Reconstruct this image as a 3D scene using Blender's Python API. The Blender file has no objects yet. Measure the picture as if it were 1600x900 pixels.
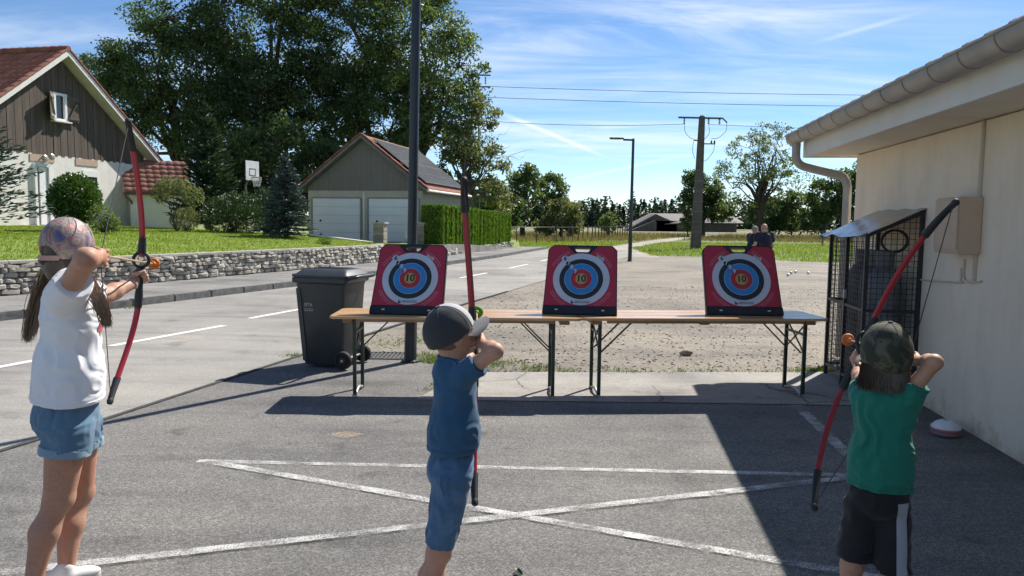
import bpy, bmesh, math, random
import numpy as np
from mathutils import Vector, Matrix

sc = bpy.context.scene
R = math.radians

# ---------------------------------------------------------------- camera
cam_d = bpy.data.cameras.new('camera')
cam = bpy.data.objects.new('camera', cam_d)
sc.collection.objects.link(cam)
CAM_H, PITCH, ROLL = 1.65, math.atan(105 / 1200), R(0.7)
cam_d.sensor_width = 36.0
cam_d.lens = 36.0 * 1200 / 1600
cam_d.clip_start, cam_d.clip_end = 0.05, 3000
cam.matrix_world = (Matrix.Translation((0, 0, CAM_H)) @ Matrix.Rotation(math.pi / 2 - PITCH, 4, 'X')
                    @ Matrix.Rotation(ROLL, 4, 'Z'))
sc.camera = cam

# ---------------------------------------------------------------- light
SUN_AZ, SUN_EL = R(37), R(47)
world = bpy.data.worlds.new('World')
sc.world = world
world.use_nodes = True
wt = world.node_tree
wt.nodes.clear()
def wn(t, **k):
    n = wt.nodes.new(t)
    for a, b in k.items():
        setattr(n, a, b)
    return n
wo = wn('ShaderNodeOutputWorld')
bg = wn('ShaderNodeBackground')
bg.inputs[1].default_value = 0.09
sky = wn('ShaderNodeTexSky', sky_type='NISHITA', sun_disc=False)
sky.sun_elevation, sky.sun_rotation = SUN_EL, SUN_AZ
sky.air_density, sky.dust_density, sky.ozone_density, sky.altitude = 1.0, 0.0, 3.0, 2600
tc = wn('ShaderNodeTexCoord')
# thin cirrus: noise laid out on a flat layer high above (direction divided by its height)
sep = wn('ShaderNodeSeparateXYZ')
wt.links.new(tc.outputs['Generated'], sep.inputs[0])
zc = wn('ShaderNodeMath', operation='MAXIMUM'); zc.inputs[1].default_value = 0.04
wt.links.new(sep.outputs[2], zc.inputs[0])
zb = wn('ShaderNodeMath', operation='ADD'); zb.inputs[1].default_value = 0.10
wt.links.new(zc.outputs[0], zb.inputs[0])
dx = wn('ShaderNodeMath', operation='DIVIDE'); dy = wn('ShaderNodeMath', operation='DIVIDE')
for d, o in ((dx, 0), (dy, 1)):
    wt.links.new(sep.outputs[o], d.inputs[0]); wt.links.new(zb.outputs[0], d.inputs[1])
comb = wn('ShaderNodeCombineXYZ')
wt.links.new(dx.outputs[0], comb.inputs[0]); wt.links.new(dy.outputs[0], comb.inputs[1])
def layer(rot, sx, sy, scale, detail, rough, dist, lo, hi, off=0.0):
    mp = wn('ShaderNodeMapping'); mp.inputs['Rotation'].default_value[2] = rot
    mp.inputs['Scale'].default_value = (sx, sy, 1); mp.inputs['Location'].default_value = (off, off * .7, 0)
    wt.links.new(comb.outputs[0], mp.inputs[0])
    nz = wn('ShaderNodeTexNoise'); nz.inputs['Scale'].default_value = scale
    nz.inputs['Detail'].default_value = detail; nz.inputs['Roughness'].default_value = rough
    nz.inputs['Distortion'].default_value = dist
    wt.links.new(mp.outputs[0], nz.inputs[0])
    mr = wn('ShaderNodeMapRange', interpolation_type='SMOOTHSTEP')
    mr.inputs[1].default_value, mr.inputs[2].default_value = lo, hi
    wt.links.new(nz.outputs[0], mr.inputs[0])
    return mr.outputs[0]
a = layer(R(62), 0.55, 1.7, 1.25, 9, .62, .9, .36, .74)
b = layer(R(40), 0.35, 1.3, 0.55, 4, .5, .3, .36, .68, 3.1)
mul = wn('ShaderNodeMath', operation='MULTIPLY')
wt.links.new(a, mul.inputs[0]); wt.links.new(b, mul.inputs[1])
c2 = layer(R(70), 0.22, 2.2, 0.9, 6, .55, .5, .5, .85, 7.7)
c2m = wn('ShaderNodeMath', operation='MULTIPLY'); c2m.inputs[1].default_value = .45
wt.links.new(c2, c2m.inputs[0])
addc = wn('ShaderNodeMath', operation='ADD')
wt.links.new(mul.outputs[0], addc.inputs[0]); wt.links.new(c2m.outputs[0], addc.inputs[1])
# contrails: straight soft streaks on the same layer
def trail(px, py, ang, width, length, amount, prev):
    mp = wn('ShaderNodeMapping', vector_type='TEXTURE')
    mp.inputs['Location'].default_value = (px, py, 0); mp.inputs['Rotation'].default_value[2] = ang
    wt.links.new(comb.outputs[0], mp.inputs[0])
    s = wn('ShaderNodeSeparateXYZ'); wt.links.new(mp.outputs[0], s.inputs[0])
    ax = wn('ShaderNodeMath', operation='ABSOLUTE'); wt.links.new(s.outputs[0], ax.inputs[0])
    ay = wn('ShaderNodeMath', operation='ABSOLUTE'); wt.links.new(s.outputs[1], ay.inputs[0])
    m1 = wn('ShaderNodeMapRange', interpolation_type='SMOOTHSTEP')
    for i, v in ((1, 0), (2, width), (3, 1), (4, 0)): m1.inputs[i].default_value = v
    wt.links.new(ay.outputs[0], m1.inputs[0])
    m2 = wn('ShaderNodeMapRange', interpolation_type='SMOOTHSTEP')
    for i, v in ((1, length * .3), (2, length), (3, amount), (4, 0)): m2.inputs[i].default_value = v
    wt.links.new(ax.outputs[0], m2.inputs[0])
    mm = wn('ShaderNodeMath', operation='MULTIPLY')
    wt.links.new(m1.outputs[0], mm.inputs[0]); wt.links.new(m2.outputs[0], mm.inputs[1])
    ad = wn('ShaderNodeMath', operation='ADD')
    wt.links.new(prev, ad.inputs[0]); wt.links.new(mm.outputs[0], ad.inputs[1])
    return ad.outputs[0]
cl = addc.outputs[0]
for t in [(.25, 4.75, R(60), .05, .95, .6), (1.23, 2.77, R(-59), .035, .24, .25), (.75, 6.0, R(120), .08, 1.1, .4),
          (-.15, 6.6, R(20), .07, 1.2, .4), (-1.4, 1.2, R(35), .03, .9, .35), (-2.5, -1.5, R(80), .04, 1.4, .4), (2.1, -2.0, R(15), .04, 1.2, .4)]:
    cl = trail(*t, cl)
clm = wn('ShaderNodeMath', operation='MULTIPLY'); clm.inputs[1].default_value = .80; clm.use_clamp = True
wt.links.new(cl, clm.inputs[0])
mixc = wn('ShaderNodeMix', data_type='RGBA')
wt.links.new(clm.outputs[0], mixc.inputs[0])
hs = wn('ShaderNodeHueSaturation'); hs.inputs['Saturation'].default_value = 1.10; hs.inputs['Value'].default_value = .95
wt.links.new(sky.outputs[0], hs.inputs['Color'])
wt.links.new(hs.outputs[0], mixc.inputs[6])
mixc.inputs[7].default_value = (7.2, 7.6, 8.0, 1)
wt.links.new(mixc.outputs[2], bg.inputs[0])
wt.links.new(bg.outputs[0], wo.inputs[0])

sun_d = bpy.data.lights.new('sun', 'SUN')
sun_d.energy, sun_d.angle, sun_d.color = 4.6, R(0.53), (1.0, .95, .87)
sun = bpy.data.objects.new('sun', sun_d)
sc.collection.objects.link(sun)
to_sun = Vector((math.sin(SUN_AZ) * math.cos(SUN_EL), math.cos(SUN_AZ) * math.cos(SUN_EL), math.sin(SUN_EL)))
sun.rotation_euler = to_sun.to_track_quat('Z', 'Y').to_euler()
sun.location = to_sun * 60

sc.view_settings.view_transform = 'Standard'
sc.view_settings.look = 'None'
sc.view_settings.exposure = 0.75
sc.view_settings.gamma = 1.0
sc.cycles.max_bounces = 6
sc.cycles.adaptive_threshold = 0.03
sc.cycles.transparent_max_bounces = 16

# ---------------------------------------------------------------- helpers
COL = sc.collection
def vec(*a): return np.array(a, float)
def norm(v):
    v = np.asarray(v, float); return v / (np.linalg.norm(v) + 1e-12)

ORG = {}
def org(o):
    return ORG.get(o.name, np.zeros(3)) if o else np.zeros(3)

def link_mesh(name, me, mat, parent=None, world_origin=None):
    o = bpy.data.objects.new(name, me)
    COL.objects.link(o)
    if mat is not None:
        for m in (mat if isinstance(mat, (list, tuple)) else [mat]):
            me.materials.append(m)
    if parent is not None:
        o.parent = parent
        ORG[o.name] = org(parent)
    else:
        p = np.zeros(3) if world_origin is None else np.asarray(world_origin, float)
        o.location = p
        ORG[o.name] = p
    return o

def mesh_np(name, v, f, mat, parent=None, smooth=False, origin=None, nv=None):
    """v (n,3) array in world space; f (m,k) int array (all faces k-gons)"""
    v = np.asarray(v, np.float32)
    o0 = org(parent) if parent is not None else (np.zeros(3) if origin is None else np.asarray(origin, float))
    v = v - o0.astype(np.float32)
    f = np.asarray(f, np.int32)
    me = bpy.data.meshes.new(name)
    k = f.shape[1]
    me.vertices.add(len(v)); me.vertices.foreach_set('co', v.ravel())
    me.loops.add(f.size); me.loops.foreach_set('vertex_index', f.ravel())
    me.polygons.add(len(f)); me.polygons.foreach_set('loop_start', np.arange(0, f.size, k, dtype=np.int32))
    if smooth:
        me.polygons.foreach_set('use_smooth', np.ones(len(f), bool))
    me.update(calc_edges=True)
    return link_mesh(name, me, mat, parent, o0)

class MB:
    def __init__(s): s.v, s.f = [], []
    def add(s, vs, fs):
        b = len(s.v); s.v += [tuple(map(float, p)) for p in vs]; s.f += [tuple(i + b for i in q) for q in fs]; return s
    def box(s, c, size, ex=(1, 0, 0), ey=(0, 1, 0), ez=(0, 0, 1)):
        c = np.asarray(c, float); ex, ey, ez = map(np.asarray, (ex, ey, ez)); h = np.asarray(size, float) / 2
        P = [c + ex * h[0] * i + ey * h[1] * j + ez * h[2] * k for k in (-1, 1) for j in (-1, 1) for i in (-1, 1)]
        return s.add(P, [(0, 2, 3, 1), (4, 5, 7, 6), (0, 1, 5, 4), (2, 6, 7, 3), (0, 4, 6, 2), (1, 3, 7, 5)])
    def beam(s, a, b, w, h, up=(0, 0, 1)):
        a, b = np.asarray(a, float), np.asarray(b, float); d = norm(b - a)
        x = np.cross(d, up)
        if np.linalg.norm(x) < 1e-4: x = np.cross(d, (1, 0, 0))
        x = norm(x); y = np.cross(x, d)
        return s.box((a + b) / 2, (w, np.linalg.norm(b - a), h), x, d, y)
    def tube(s, pts, rad, n=8, cap=True):
        pts = np.asarray(pts, float)
        rad = np.full(len(pts), rad) if np.isscalar(rad) else np.asarray(rad, float)
        T = np.gradient(pts, axis=0); T /= np.linalg.norm(T, axis=1)[:, None] + 1e-12
        x = np.cross(T[0], (0, 0, 1))
        if np.linalg.norm(x) < .05: x = np.cross(T[0], (1, 0, 0))
        x = norm(x); V = []
        for p, t, r in zip(pts, T, rad):
            x = norm(x - t * (x @ t)); y = np.cross(t, x)
            V += [p + r * (x * math.cos(q) + y * math.sin(q)) for q in np.arange(n) * 2 * math.pi / n]
        F = [(i * n + j, i * n + (j + 1) % n, (i + 1) * n + (j + 1) % n, (i + 1) * n + j) for i in range(len(pts) - 1) for j in range(n)]
        if cap: F += [tuple(range(n))[::-1], tuple(range((len(pts) - 1) * n, len(pts) * n))]
        return s.add(V, F)
    def lathe(s, prof, o=(0, 0, 0), n=20, ax=(0, 0, 1)):
        o = np.asarray(o, float); ax = norm(ax); x = np.cross(ax, (0, 1, 0))
        if np.linalg.norm(x) < .1: x = np.cross(ax, (1, 0, 0))
        x = norm(x); y = np.cross(ax, x); V = []
        for r, z in prof:
            V += [o + ax * z + r * (x * math.cos(q) + y * math.sin(q)) for q in np.arange(n) * 2 * math.pi / n]
        m = len(prof)
        F = [(i * n + j, i * n + (j + 1) % n, (i + 1) * n + (j + 1) % n, (i + 1) * n + j) for i in range(m - 1) for j in range(n)]
        F += [tuple(range(n))[::-1], tuple(range((m - 1) * n, m * n))]
        return s.add(V, F)
    def prism(s, pts, o, ex, ey, ez, depth):
        """2-D outline in the (ex, ey) plane at o, thickness depth along ez"""
        o, ex, ey, ez = (np.asarray(q, float) for q in (o, ex, ey, ez)); n = len(pts)
        V = [o + ex * p[0] + ey * p[1] for p in pts] + [o + ex * p[0] + ey * p[1] + ez * depth for p in pts]
        return s.add(V, [tuple(range(n))[::-1], tuple(range(n, 2 * n))] + [(i, (i + 1) % n, n + (i + 1) % n, n + i) for i in range(n)])
    def build(s, name, mat, parent=None, smooth=False, bevel=0, seg=2, origin=None):
        o0 = org(parent) if parent is not None else (np.zeros(3) if origin is None else np.asarray(origin, float))
        me = bpy.data.meshes.new(name)
        me.from_pydata([tuple(np.asarray(p) - o0) for p in s.v], [], s.f)
        bm = bmesh.new(); bm.from_mesh(me)
        bmesh.ops.recalc_face_normals(bm, faces=bm.faces)
        if bevel:
            ed = [e for e in bm.edges if len(e.link_faces) == 2 and e.calc_face_angle(0) > .5]
            bmesh.ops.bevel(bm, geom=ed, offset=bevel, segments=seg, affect='EDGES', clamp_overlap=True)
        if smooth:
            for f in bm.faces: f.smooth = True
            for e in bm.edges:
                if len(e.link_faces) == 2 and e.calc_face_angle(0) > .7: e.smooth = False
        bm.to_mesh(me); bm.free()
        return link_mesh(name, me, mat, parent, o0)

def tag(o, label=None, cat=None, group=None, kind=None):
    if label: o['label'] = label
    if cat: o['category'] = cat
    if group: o['group'] = group
    if kind: o['kind'] = kind
    return o
def thing(name, label, cat, loc, group=None):
    o = bpy.data.objects.new(name, None); COL.objects.link(o)
    o.location = loc; o.empty_display_size = .1
    ORG[o.name] = np.asarray(loc, float)
    return tag(o, label, cat, group)
def structure(o): o['kind'] = 'structure'; return o
def copy_tree(o, loc, parent=None):
    c = o.copy(); COL.objects.link(c); c.parent = parent
    if parent is None: c.location = loc; ORG[c.name] = np.asarray(loc, float)
    for ch in o.children: copy_tree(ch, loc, c)
    return c

# ---------------------------------------------------------------- materials
def mnode(nt, t, **k):
    n = nt.nodes.new(t)
    for a, b in k.items(): setattr(n, a, b)
    return n
def base_mat(name):
    m = bpy.data.materials.new(name); m.use_nodes = True
    nt = m.node_tree; p = nt.nodes['Principled BSDF']
    return m, nt, p
def c4(c): return (*c, 1) if len(c) == 3 else c
def noise(nt, scale, detail=5, rough=.55, dist=0, coord='Object', sc3=None, rot=None):
    tcn = mnode(nt, 'ShaderNodeTexCoord'); out = tcn.outputs[coord]
    if sc3 or rot:
        mp = mnode(nt, 'ShaderNodeMapping')
        if sc3: mp.inputs['Scale'].default_value = sc3
        if rot: mp.inputs['Rotation'].default_value = rot
        nt.links.new(out, mp.inputs[0]); out = mp.outputs[0]
    n = mnode(nt, 'ShaderNodeTexNoise'); n.inputs['Scale'].default_value = scale
    n.inputs['Detail'].default_value = detail; n.inputs['Roughness'].default_value = rough; n.inputs['Distortion'].default_value = dist
    nt.links.new(out, n.inputs[0])
    return n.outputs[0]
def ramp(nt, src, stops):
    r = mnode(nt, 'ShaderNodeValToRGB'); e = r.color_ramp.elements
    while len(e) < len(stops): e.new(.5)
    for q, (p, c) in zip(e, stops): q.position = p; q.color = c4(c)
    nt.links.new(src, r.inputs[0]); return r.outputs[0]
def mixrgb(nt, fac, A, B, mode='MIX'):
    m = mnode(nt, 'ShaderNodeMix', data_type='RGBA', blend_type=mode)
    for i, x in ((0, fac), (6, A), (7, B)):
        if isinstance(x, (int, float)): m.inputs[i].default_value = x
        elif isinstance(x, tuple): m.inputs[i].default_value = c4(x)
        else: nt.links.new(x, m.inputs[i])
    return m.outputs[2]
def bump(nt, p, src, strength, dist=.01):
    b = mnode(nt, 'ShaderNodeBump'); b.inputs['Strength'].default_value = strength; b.inputs['Distance'].default_value = dist
    nt.links.new(src, b.inputs['Height']); nt.links.new(b.outputs[0], p.inputs['Normal'])
def mat(name, a, b=None, scale=6, rough=.6, metal=0, bmp=0, bscale=None, bdist=.01, spec=.5, sc3=None, detail=6, lo=.35, hi=.65, alpha=None):
    m, nt, p = base_mat(name)
    p.inputs['Roughness'].default_value = rough; p.inputs['Metallic'].default_value = metal
    p.inputs['Specular IOR Level'].default_value = spec
    if b is None: b = tuple(x * .82 for x in a)
    n = noise(nt, scale, detail, sc3=sc3)
    nt.links.new(ramp(nt, n, [(lo, a), (hi, b)]), p.inputs['Base Color'])
    if bmp:
        bump(nt, p, noise(nt, bscale or scale * 3, 5, sc3=sc3), bmp, bdist)
    return m
def aggregate_mat(name, dark, mid, light, scale, big, rough=.85, bmp=.5, crack=0):
    """asphalt / gravel: small stones in a binder, with large faint patches and stains"""
    m, nt, p = base_mat(name)
    p.inputs['Roughness'].default_value = rough
    p.inputs['Specular IOR Level'].default_value = .3
    tcn = mnode(nt, 'ShaderNodeTexCoord')
    vo = mnode(nt, 'ShaderNodeTexVoronoi'); vo.inputs['Scale'].default_value = scale
    nt.links.new(tcn.outputs['Object'], vo.inputs[0])
    sepc = mnode(nt, 'ShaderNodeSeparateColor'); nt.links.new(vo.outputs['Color'], sepc.inputs[0])
    st = ramp(nt, sepc.outputs[0], [(0, dark), (.5, mid), (1, light)])
    fine = noise(nt, scale * 2.3, 4, .7)
    st = mixrgb(nt, .45, st, ramp(nt, fine, [(.3, dark), (.7, light)]))
    tyre = noise(nt, 1.0, 5, .6, sc3=(.35, 2.6, 1), rot=(0, 0, .3))
    st = mixrgb(nt, 1.0, st, ramp(nt, tyre, [(.34, (.80, .80, .81)), (.48, (1, 1, 1)), (.66, (1.10, 1.09, 1.07))]), 'MULTIPLY')
    pat = noise(nt, big, 6, .6)
    st = mixrgb(nt, 1.0, st, ramp(nt, pat, [(.3, (.66, .66, .67)), (.5, (1, 1, 1)), (.72, (1.24, 1.21, 1.16))]), 'MULTIPLY')
    spot = noise(nt, big * 5, 4, .5)
    st = mixrgb(nt, 1.0, st, ramp(nt, spot, [(.28, (.7, .7, .7)), (.4, (1, 1, 1))]), 'MULTIPLY')
    if crack:
        v2 = mnode(nt, 'ShaderNodeTexVoronoi', feature='DISTANCE_TO_EDGE'); v2.inputs['Scale'].default_value = crack
        nz = mnode(nt, 'ShaderNodeTexNoise'); nz.inputs['Scale'].default_value = crack * 3.0; nz.inputs['Detail'].default_value = 5
        nt.links.new(tcn.outputs['Object'], nz.inputs[0])
        mx = mixrgb(nt, .28, tcn.outputs['Object'], nz.outputs['Color'], 'ADD')
        nt.links.new(mx, v2.inputs[0])
        msk = ramp(nt, v2.outputs['Distance'], [(0.0, (0, 0, 0)), (.012, (1, 1, 1))])
        msk2 = ramp(nt, noise(nt, crack * .8, 3), [(.46, (1, 1, 1)), (.54, (0, 0, 0))])
        cm = mixrgb(nt, 1.0, msk, msk2, 'LIGHTEN')
        st = mixrgb(nt, 1.0, st, ramp(nt, cm, [(0, (.35, .34, .33)), (1, (1, 1, 1))]), 'MULTIPLY')
    nt.links.new(st, p.inputs['Base Color'])
    h = mixrgb(nt, .5, sepc.outputs[0], fine)
    bump(nt, p, h, bmp, .012)
    return m
def worn_paint(name, col, lo=.40, hi=.52, scale=26):
    m, nt, p = base_mat(name)
    p.inputs['Roughness'].default_value = .7
    nt.links.new(ramp(nt, noise(nt, 9, 5), [(.3, tuple(x * .8 for x in col)), (.7, col)]), p.inputs['Base Color'])
    w = mixrgb(nt, .55, noise(nt, scale * 4, 3, .7), noise(nt, scale * .14, 6, .7))
    nt.links.new(ramp(nt, w, [(lo, (0, 0, 0)), (hi, (1, 1, 1))]), p.inputs['Alpha'])
    bump(nt, p, noise(nt, 150, 3), .4, .006)
    return m
def leaf_mat(name, cols, rough=.5, trans=.35, spec=.35):
    m, nt, p = base_mat(name)
    g = mnode(nt, 'ShaderNodeNewGeometry')
    col = ramp(nt, g.outputs['Random Per Island'], [(i / max(1, len(cols) - 1), c) for i, c in enumerate(cols)])
    nt.links.new(col, p.inputs['Base Color']); p.inputs['Roughness'].default_value = rough
    p.inputs['Specular IOR Level'].default_value = spec
    tr = mnode(nt, 'ShaderNodeBsdfTranslucent')
    nt.links.new(mixrgb(nt, 1.0, col, (1.25, 1.2, .55), 'MULTIPLY'), tr.inputs[0])
    mx = mnode(nt, 'ShaderNodeMixShader'); mx.inputs[0].default_value = trans
    nt.links.new(p.outputs[0], mx.inputs[1]); nt.links.new(tr.outputs[0], mx.inputs[2])
    nt.links.new(mx.outputs[0], nt.nodes['Material Output'].inputs[0])
    return m
def text_geo(s, size, bold=0.0):
    cu = bpy.data.curves.new('t', 'FONT'); cu.body = s; cu.size = size; cu.align_x = 'CENTER'; cu.align_y = 'CENTER'
    cu.offset = bold; cu.resolution_u = 3
    ob = bpy.data.objects.new('t', cu); COL.objects.link(ob)
    dg = bpy.context.evaluated_depsgraph_get()
    me = ob.evaluated_get(dg).to_mesh()
    v = np.array([x.co[:] for x in me.vertices]); f = [tuple(q.vertices) for q in me.polygons]
    ob.evaluated_get(dg).to_mesh_clear()
    bpy.data.objects.remove(ob); bpy.data.curves.remove(cu)
    return v, f
def text_on(name, s, size, o, ex, ey, mat_, parent, rot=0.0, bold=0.0, sx=1.0):
    v, f = text_geo(s, size, bold); o, ex, ey = map(lambda q: np.asarray(q, float), (o, ex, ey))
    ca, sa = math.cos(rot), math.sin(rot); mb = MB()
    mb.add([o + ex * (sx * p[0] * ca - p[1] * sa) + ey * (sx * p[0] * sa + p[1] * ca) for p in v], f)
    return mb.build(name, mat_, parent)

# ================================================================ SETTING
rng = np.random.default_rng(7)
random.seed(7)
UP = vec(0, 0, 1)
MT = {}
MT['asphalt'] = aggregate_mat('asphalt', (.050, .048, .046), (.130, .125, .118), (.33, .317, .298), 120, .6, bmp=.65)
MT['road'] = aggregate_mat('road_surface', (.17, .162, .15), (.27, .257, .237), (.37, .352, .322), 110, .35, bmp=.35)
MT['path'] = aggregate_mat('path_surface', (.14, .135, .13), (.215, .207, .196), (.30, .29, .27), 110, .5, bmp=.4)
MT['slab'] = aggregate_mat('old_concrete', (.20, .19, .172), (.30, .285, .26), (.40, .38, .345), 120, .9, bmp=.35, crack=.75)
MT['gravelbed'] = aggregate_mat('gravel_bed', (.135, .115, .088), (.225, .197, .157), (.33, .295, .245), 60, .5, bmp=.7)
MT['track'] = aggregate_mat('track_gravel', (.22, .20, .165), (.32, .29, .24), (.42, .39, .33), 30, .5, bmp=.4)
MT['kerb'] = mat('kerb_stone', (.17, .165, .155), (.09, .088, .085), 9, .85, bmp=.5, bscale=60)
MT['grassbed'] = mat('grass_bed', (.11, .165, .032), (.075, .115, .026), 2.2, .9, bmp=.6, bscale=40, bdist=.03)
MT['lawnbed'] = mat('lawn_bed', (.19, .255, .036), (.15, .215, .03), 1.6, .9, bmp=.5, bscale=60, bdist=.02)
MT['meadow'] = mat('meadow_bed', (.20, .17, .075), (.12, .13, .045), .35, .9, bmp=.6, bscale=8, bdist=.1)
MT['paint'] = worn_paint('parking_paint', (.66, .65, .62), .42, .60)
MT['roadpaint'] = worn_paint('road_paint', (.8, .79, .75), .30, .44)
MT['spot'] = worn_paint('faded_spot_paint', (.44, .35, .25), .44, .70, 14)

def sheet(name, poly, z, m):
    mb = MB(); mb.add([(x, y, z) for x, y in poly], [tuple(range(len(poly)))])
    return structure(mb.build(name, m))

sheet('ground', [(-900, -300), (900, -300), (900, 1600), (-900, 1600)], -.030, MT['grassbed'])
sheet('meadow', [(-60, 62), (4, 62), (16.5, 74), (400, 66), (700, 900), (-400, 900)], -.026, MT['meadow'])
sheet('track', [(4.6, 37), (7.2, 37), (7.6, 50), (10.9, 59.5), (16.0, 74.5), (31, 111), (28.6, 112), (14.3, 75.5), (9.3, 60.5), (6.0, 50.4)], -.016, MT['track'])
sheet('gravel_area', [(-3.4, 8.0), (6.5, 8.0), (18, 12), (21, 30), (17, 33), (13.3, 34.2), (10, 38.0), (7.4, 38.4), (5.0, 37.0), (-.6, 20)], -.020, MT['gravelbed'])
# ---- road between the kerb and the seam of the car park
KERB = [(-16, -6), (-11.2, 5.0), (-7.99, 11.89), (-7.08, 13.76), (-5.23, 18.66), (-3.0, 26.1), (-.6, 34.71), (1.02, 41.74), (2.2, 46.5)]
SEAM = [(-7.0, -6), (-3.57, 5.25), (-3.30, 6.13), (-2.54, 9.18), (-1.21, 14.2), (.95, 21.69), (3.2, 29.6), (5.79, 37.6), (6.4, 39.5), (6.8, 43), (6.2, 46.5)]
sheet('road', KERB + SEAM[::-1], -.008, MT['road'])
sheet('parking_asphalt', [(-7.0, -6), (11, -6), (11, 8.45), (3.7, 8.42), (-.45, 8.22), (-.75, 8.55), (-1.2, 8.95), (-1.85, 9.12), (-2.54, 9.18), (-3.30, 6.13), (-3.57, 5.25)], -.003, MT['asphalt'])
# raised, tarred seam where the car park meets the road
mb = MB(); sm = [(-7.0, -6), (-3.57, 5.25), (-3.30, 6.13), (-2.54, 9.18), (-1.9, 11.6), (-1.21, 14.2), (-.1, 18)]
for (a, b) in zip(sm[:-1], sm[1:]): mb.beam((*a, .0), (*b, .0), .045, .016)
structure(mb.build('road_seam', mat('tar', (.03, .03, .03), (.06, .058, .055), 20, .8)))
sheet('concrete_slab', [(-.87, 6.95), (1.4, 6.95), (3.55, 6.93), (3.80, 7.0), (4.0, 8.55), (2.2, 8.43), (-.02, 8.28), (-.54, 8.25), (-.62, 7.9)], .003, MT['slab'])

def strip(a, b, w):
    a, b = vec(*a), vec(*b); d = norm(b - a); n = vec(-d[1], d[0]) * w / 2
    return [tuple(a - n), tuple(b - n), tuple(b + n), tuple(a + n)]
def offs(poly, n): return poly
pk = bpy.data.objects.new('parking_markings', None); COL.objects.link(pk); structure(pk)
for k, (a, b, w, z) in enumerate([((-2.12, 5.09), (2.40, 4.955), .065, .0012), ((-2.02, 5.06), (1.85, 3.42), .070, .0052), ((-2.6, 3.32), (2.30, 4.915), .070, .0092), ((2.62, 6.92), (2.40, 5.08), .095, .0012)]):
    mb = MB(); q = strip(a, b, w); N = 24
    V = []; 
    for i in range(N + 1):
        t = i / N
        for s0, s1 in ((q[0], q[1]), (q[3], q[2])):
            j = rng.normal(0, .0035, 2)
            V.append((s0[0] + (s1[0] - s0[0]) * t + j[0], s0[1] + (s1[1] - s0[1]) * t + j[1], z))
    mb.add(V, [(2 * i, 2 * i + 2, 2 * i + 3, 2 * i + 1) for i in range(N)])
    mb.build('painted_line', MT['paint'], pk)
rm = bpy.data.objects.new('road_markings', None); COL.objects.link(rm); structure(rm)
for a, b in [((-6.9, 4.6), (-6.2, 6.6)), ((-5.643,8.062,0.000)[:2], (-5.422,8.723,0.000)[:2]), ((-5.123,9.700,0.000)[:2], (-4.416,11.697,0.000)[:2]), ((-4.319,12.563,0.000)[:2], (-3.848,14.005,0.000)[:2]), ((-2.9, 17.2), (-2.2, 19.4)), ((-1.5, 22), (-.8, 24.3)), ((-.1, 27), (.6, 29.5)), ((1.2, 32), (1.9, 34.6))]:
    mb = MB(); q = strip(a, b, .12); mb.add([(x, y, -.0035) for x, y in q], [(0, 1, 2, 3)]); mb.build('lane_dash', MT['roadpaint'], rm)
mb = MB(); t = [(math.cos(a) * (.115 + .012 * math.sin(3 * a)), math.sin(a) * (.085 + .01 * math.cos(4 * a))) for a in np.arange(28) * 2 * math.pi / 28]
mb.add([(-1.26 + x, 5.77 + y, .0012) for x, y in t], [tuple(range(28))]); structure(mb.build('faded_paint_spot', MT['spot']))

# ---- kerb and footpath on the far side of the road
def resample(poly, step):
    p = np.array(poly, float); d = np.r_[0, np.cumsum(np.linalg.norm(np.diff(p, axis=0), axis=1))]
    t = np.arange(0, d[-1], step); return np.c_[np.interp(t, d, p[:, 0]), np.interp(t, d, p[:, 1])]
kr = bpy.data.objects.new('kerb', None); COL.objects.link(kr); structure(kr)
kp = resample(KERB[1:], 1.0)
for i in range(len(kp) - 1):
    a, b = kp[i], kp[i + 1]; d = norm(b - a); n = vec(-d[1], d[0])
    h = .125 + rng.normal(0, .003)
    c0 = (a + b) / 2 + n * .075
    MB().box((c0[0], c0[1], h / 2 - .03), (np.linalg.norm(b - a) - .012, .15, h + .06), (*d, 0), (*n, 0), (0, 0, 1)).build('kerb_stone', MT['kerb'], kr, bevel=.018)
WALL = [(-13.6, 4.6), (-9.69, 14.46), (-8.84, 16.56), (-6.23, 23.31), (-4.93, 27.3), (-4.5, 28.6), (-2.75, 33.3), (-.37, 41.6), (.6, 46)]
kin = [(x - .13, y + .05) for x, y in KERB[1:]]
w0 = [(x - .2, y + .07) for x, y in WALL]
structure(MB().add([(x, y, .112) for x, y in kin + w0[::-1]], [tuple(range(len(kin) + len(w0)))]).build('footpath', MT['path']))

# ---- raised garden behind the wall
WD = vec(.353, .935); WN = vec(-.935, .353); W0 = vec(-9.69, 14.46)
def sstep(a, b, x): t = np.clip((x - a) / (b - a), 0, 1); return t * t * (3 - 2 * t)
def garden_z(x, y):
    dx, dy = x - W0[0], y - W0[1]; d = dx * WN[0] + dy * WN[1]; t = dx * WD[0] + dy * WD[1]
    z = .66 + .52 * (1 - np.exp(-np.maximum(d, 0) / 3.6)) + .0065 * np.maximum(d, 0)
    f = sstep(12.5, 19.5, t)
    z = z * (1 - f) + .60 * f
    g = sstep(19, 34, t)
    return z * (1 - g) + .10 * g
wl = np.array(WALL)
def wall_x(y): return np.interp(y, wl[:, 1], wl[:, 0])
ys = np.r_[np.linspace(-5, 12, 10), np.linspace(12.5, 48, 90), np.linspace(52, 130, 14)]
us = np.r_[0, .12, .3, .6, 1, 1.5, 2.2, 3, 4, 5, 6.5, 8, 10, 12, 15, 19, 25, 35, 60, 110]
GX = np.array([[wall_x(min(y, 46)) - .16 - u for u in us] for y in ys]); GY = np.repeat(ys[:, None], len(us), 1)
GZ = garden_z(GX, GY) + rng.normal(0, .006, GX.shape)
V = np.stack([GX, GY, GZ], -1).reshape(-1, 3); nu = len(us)
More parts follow.
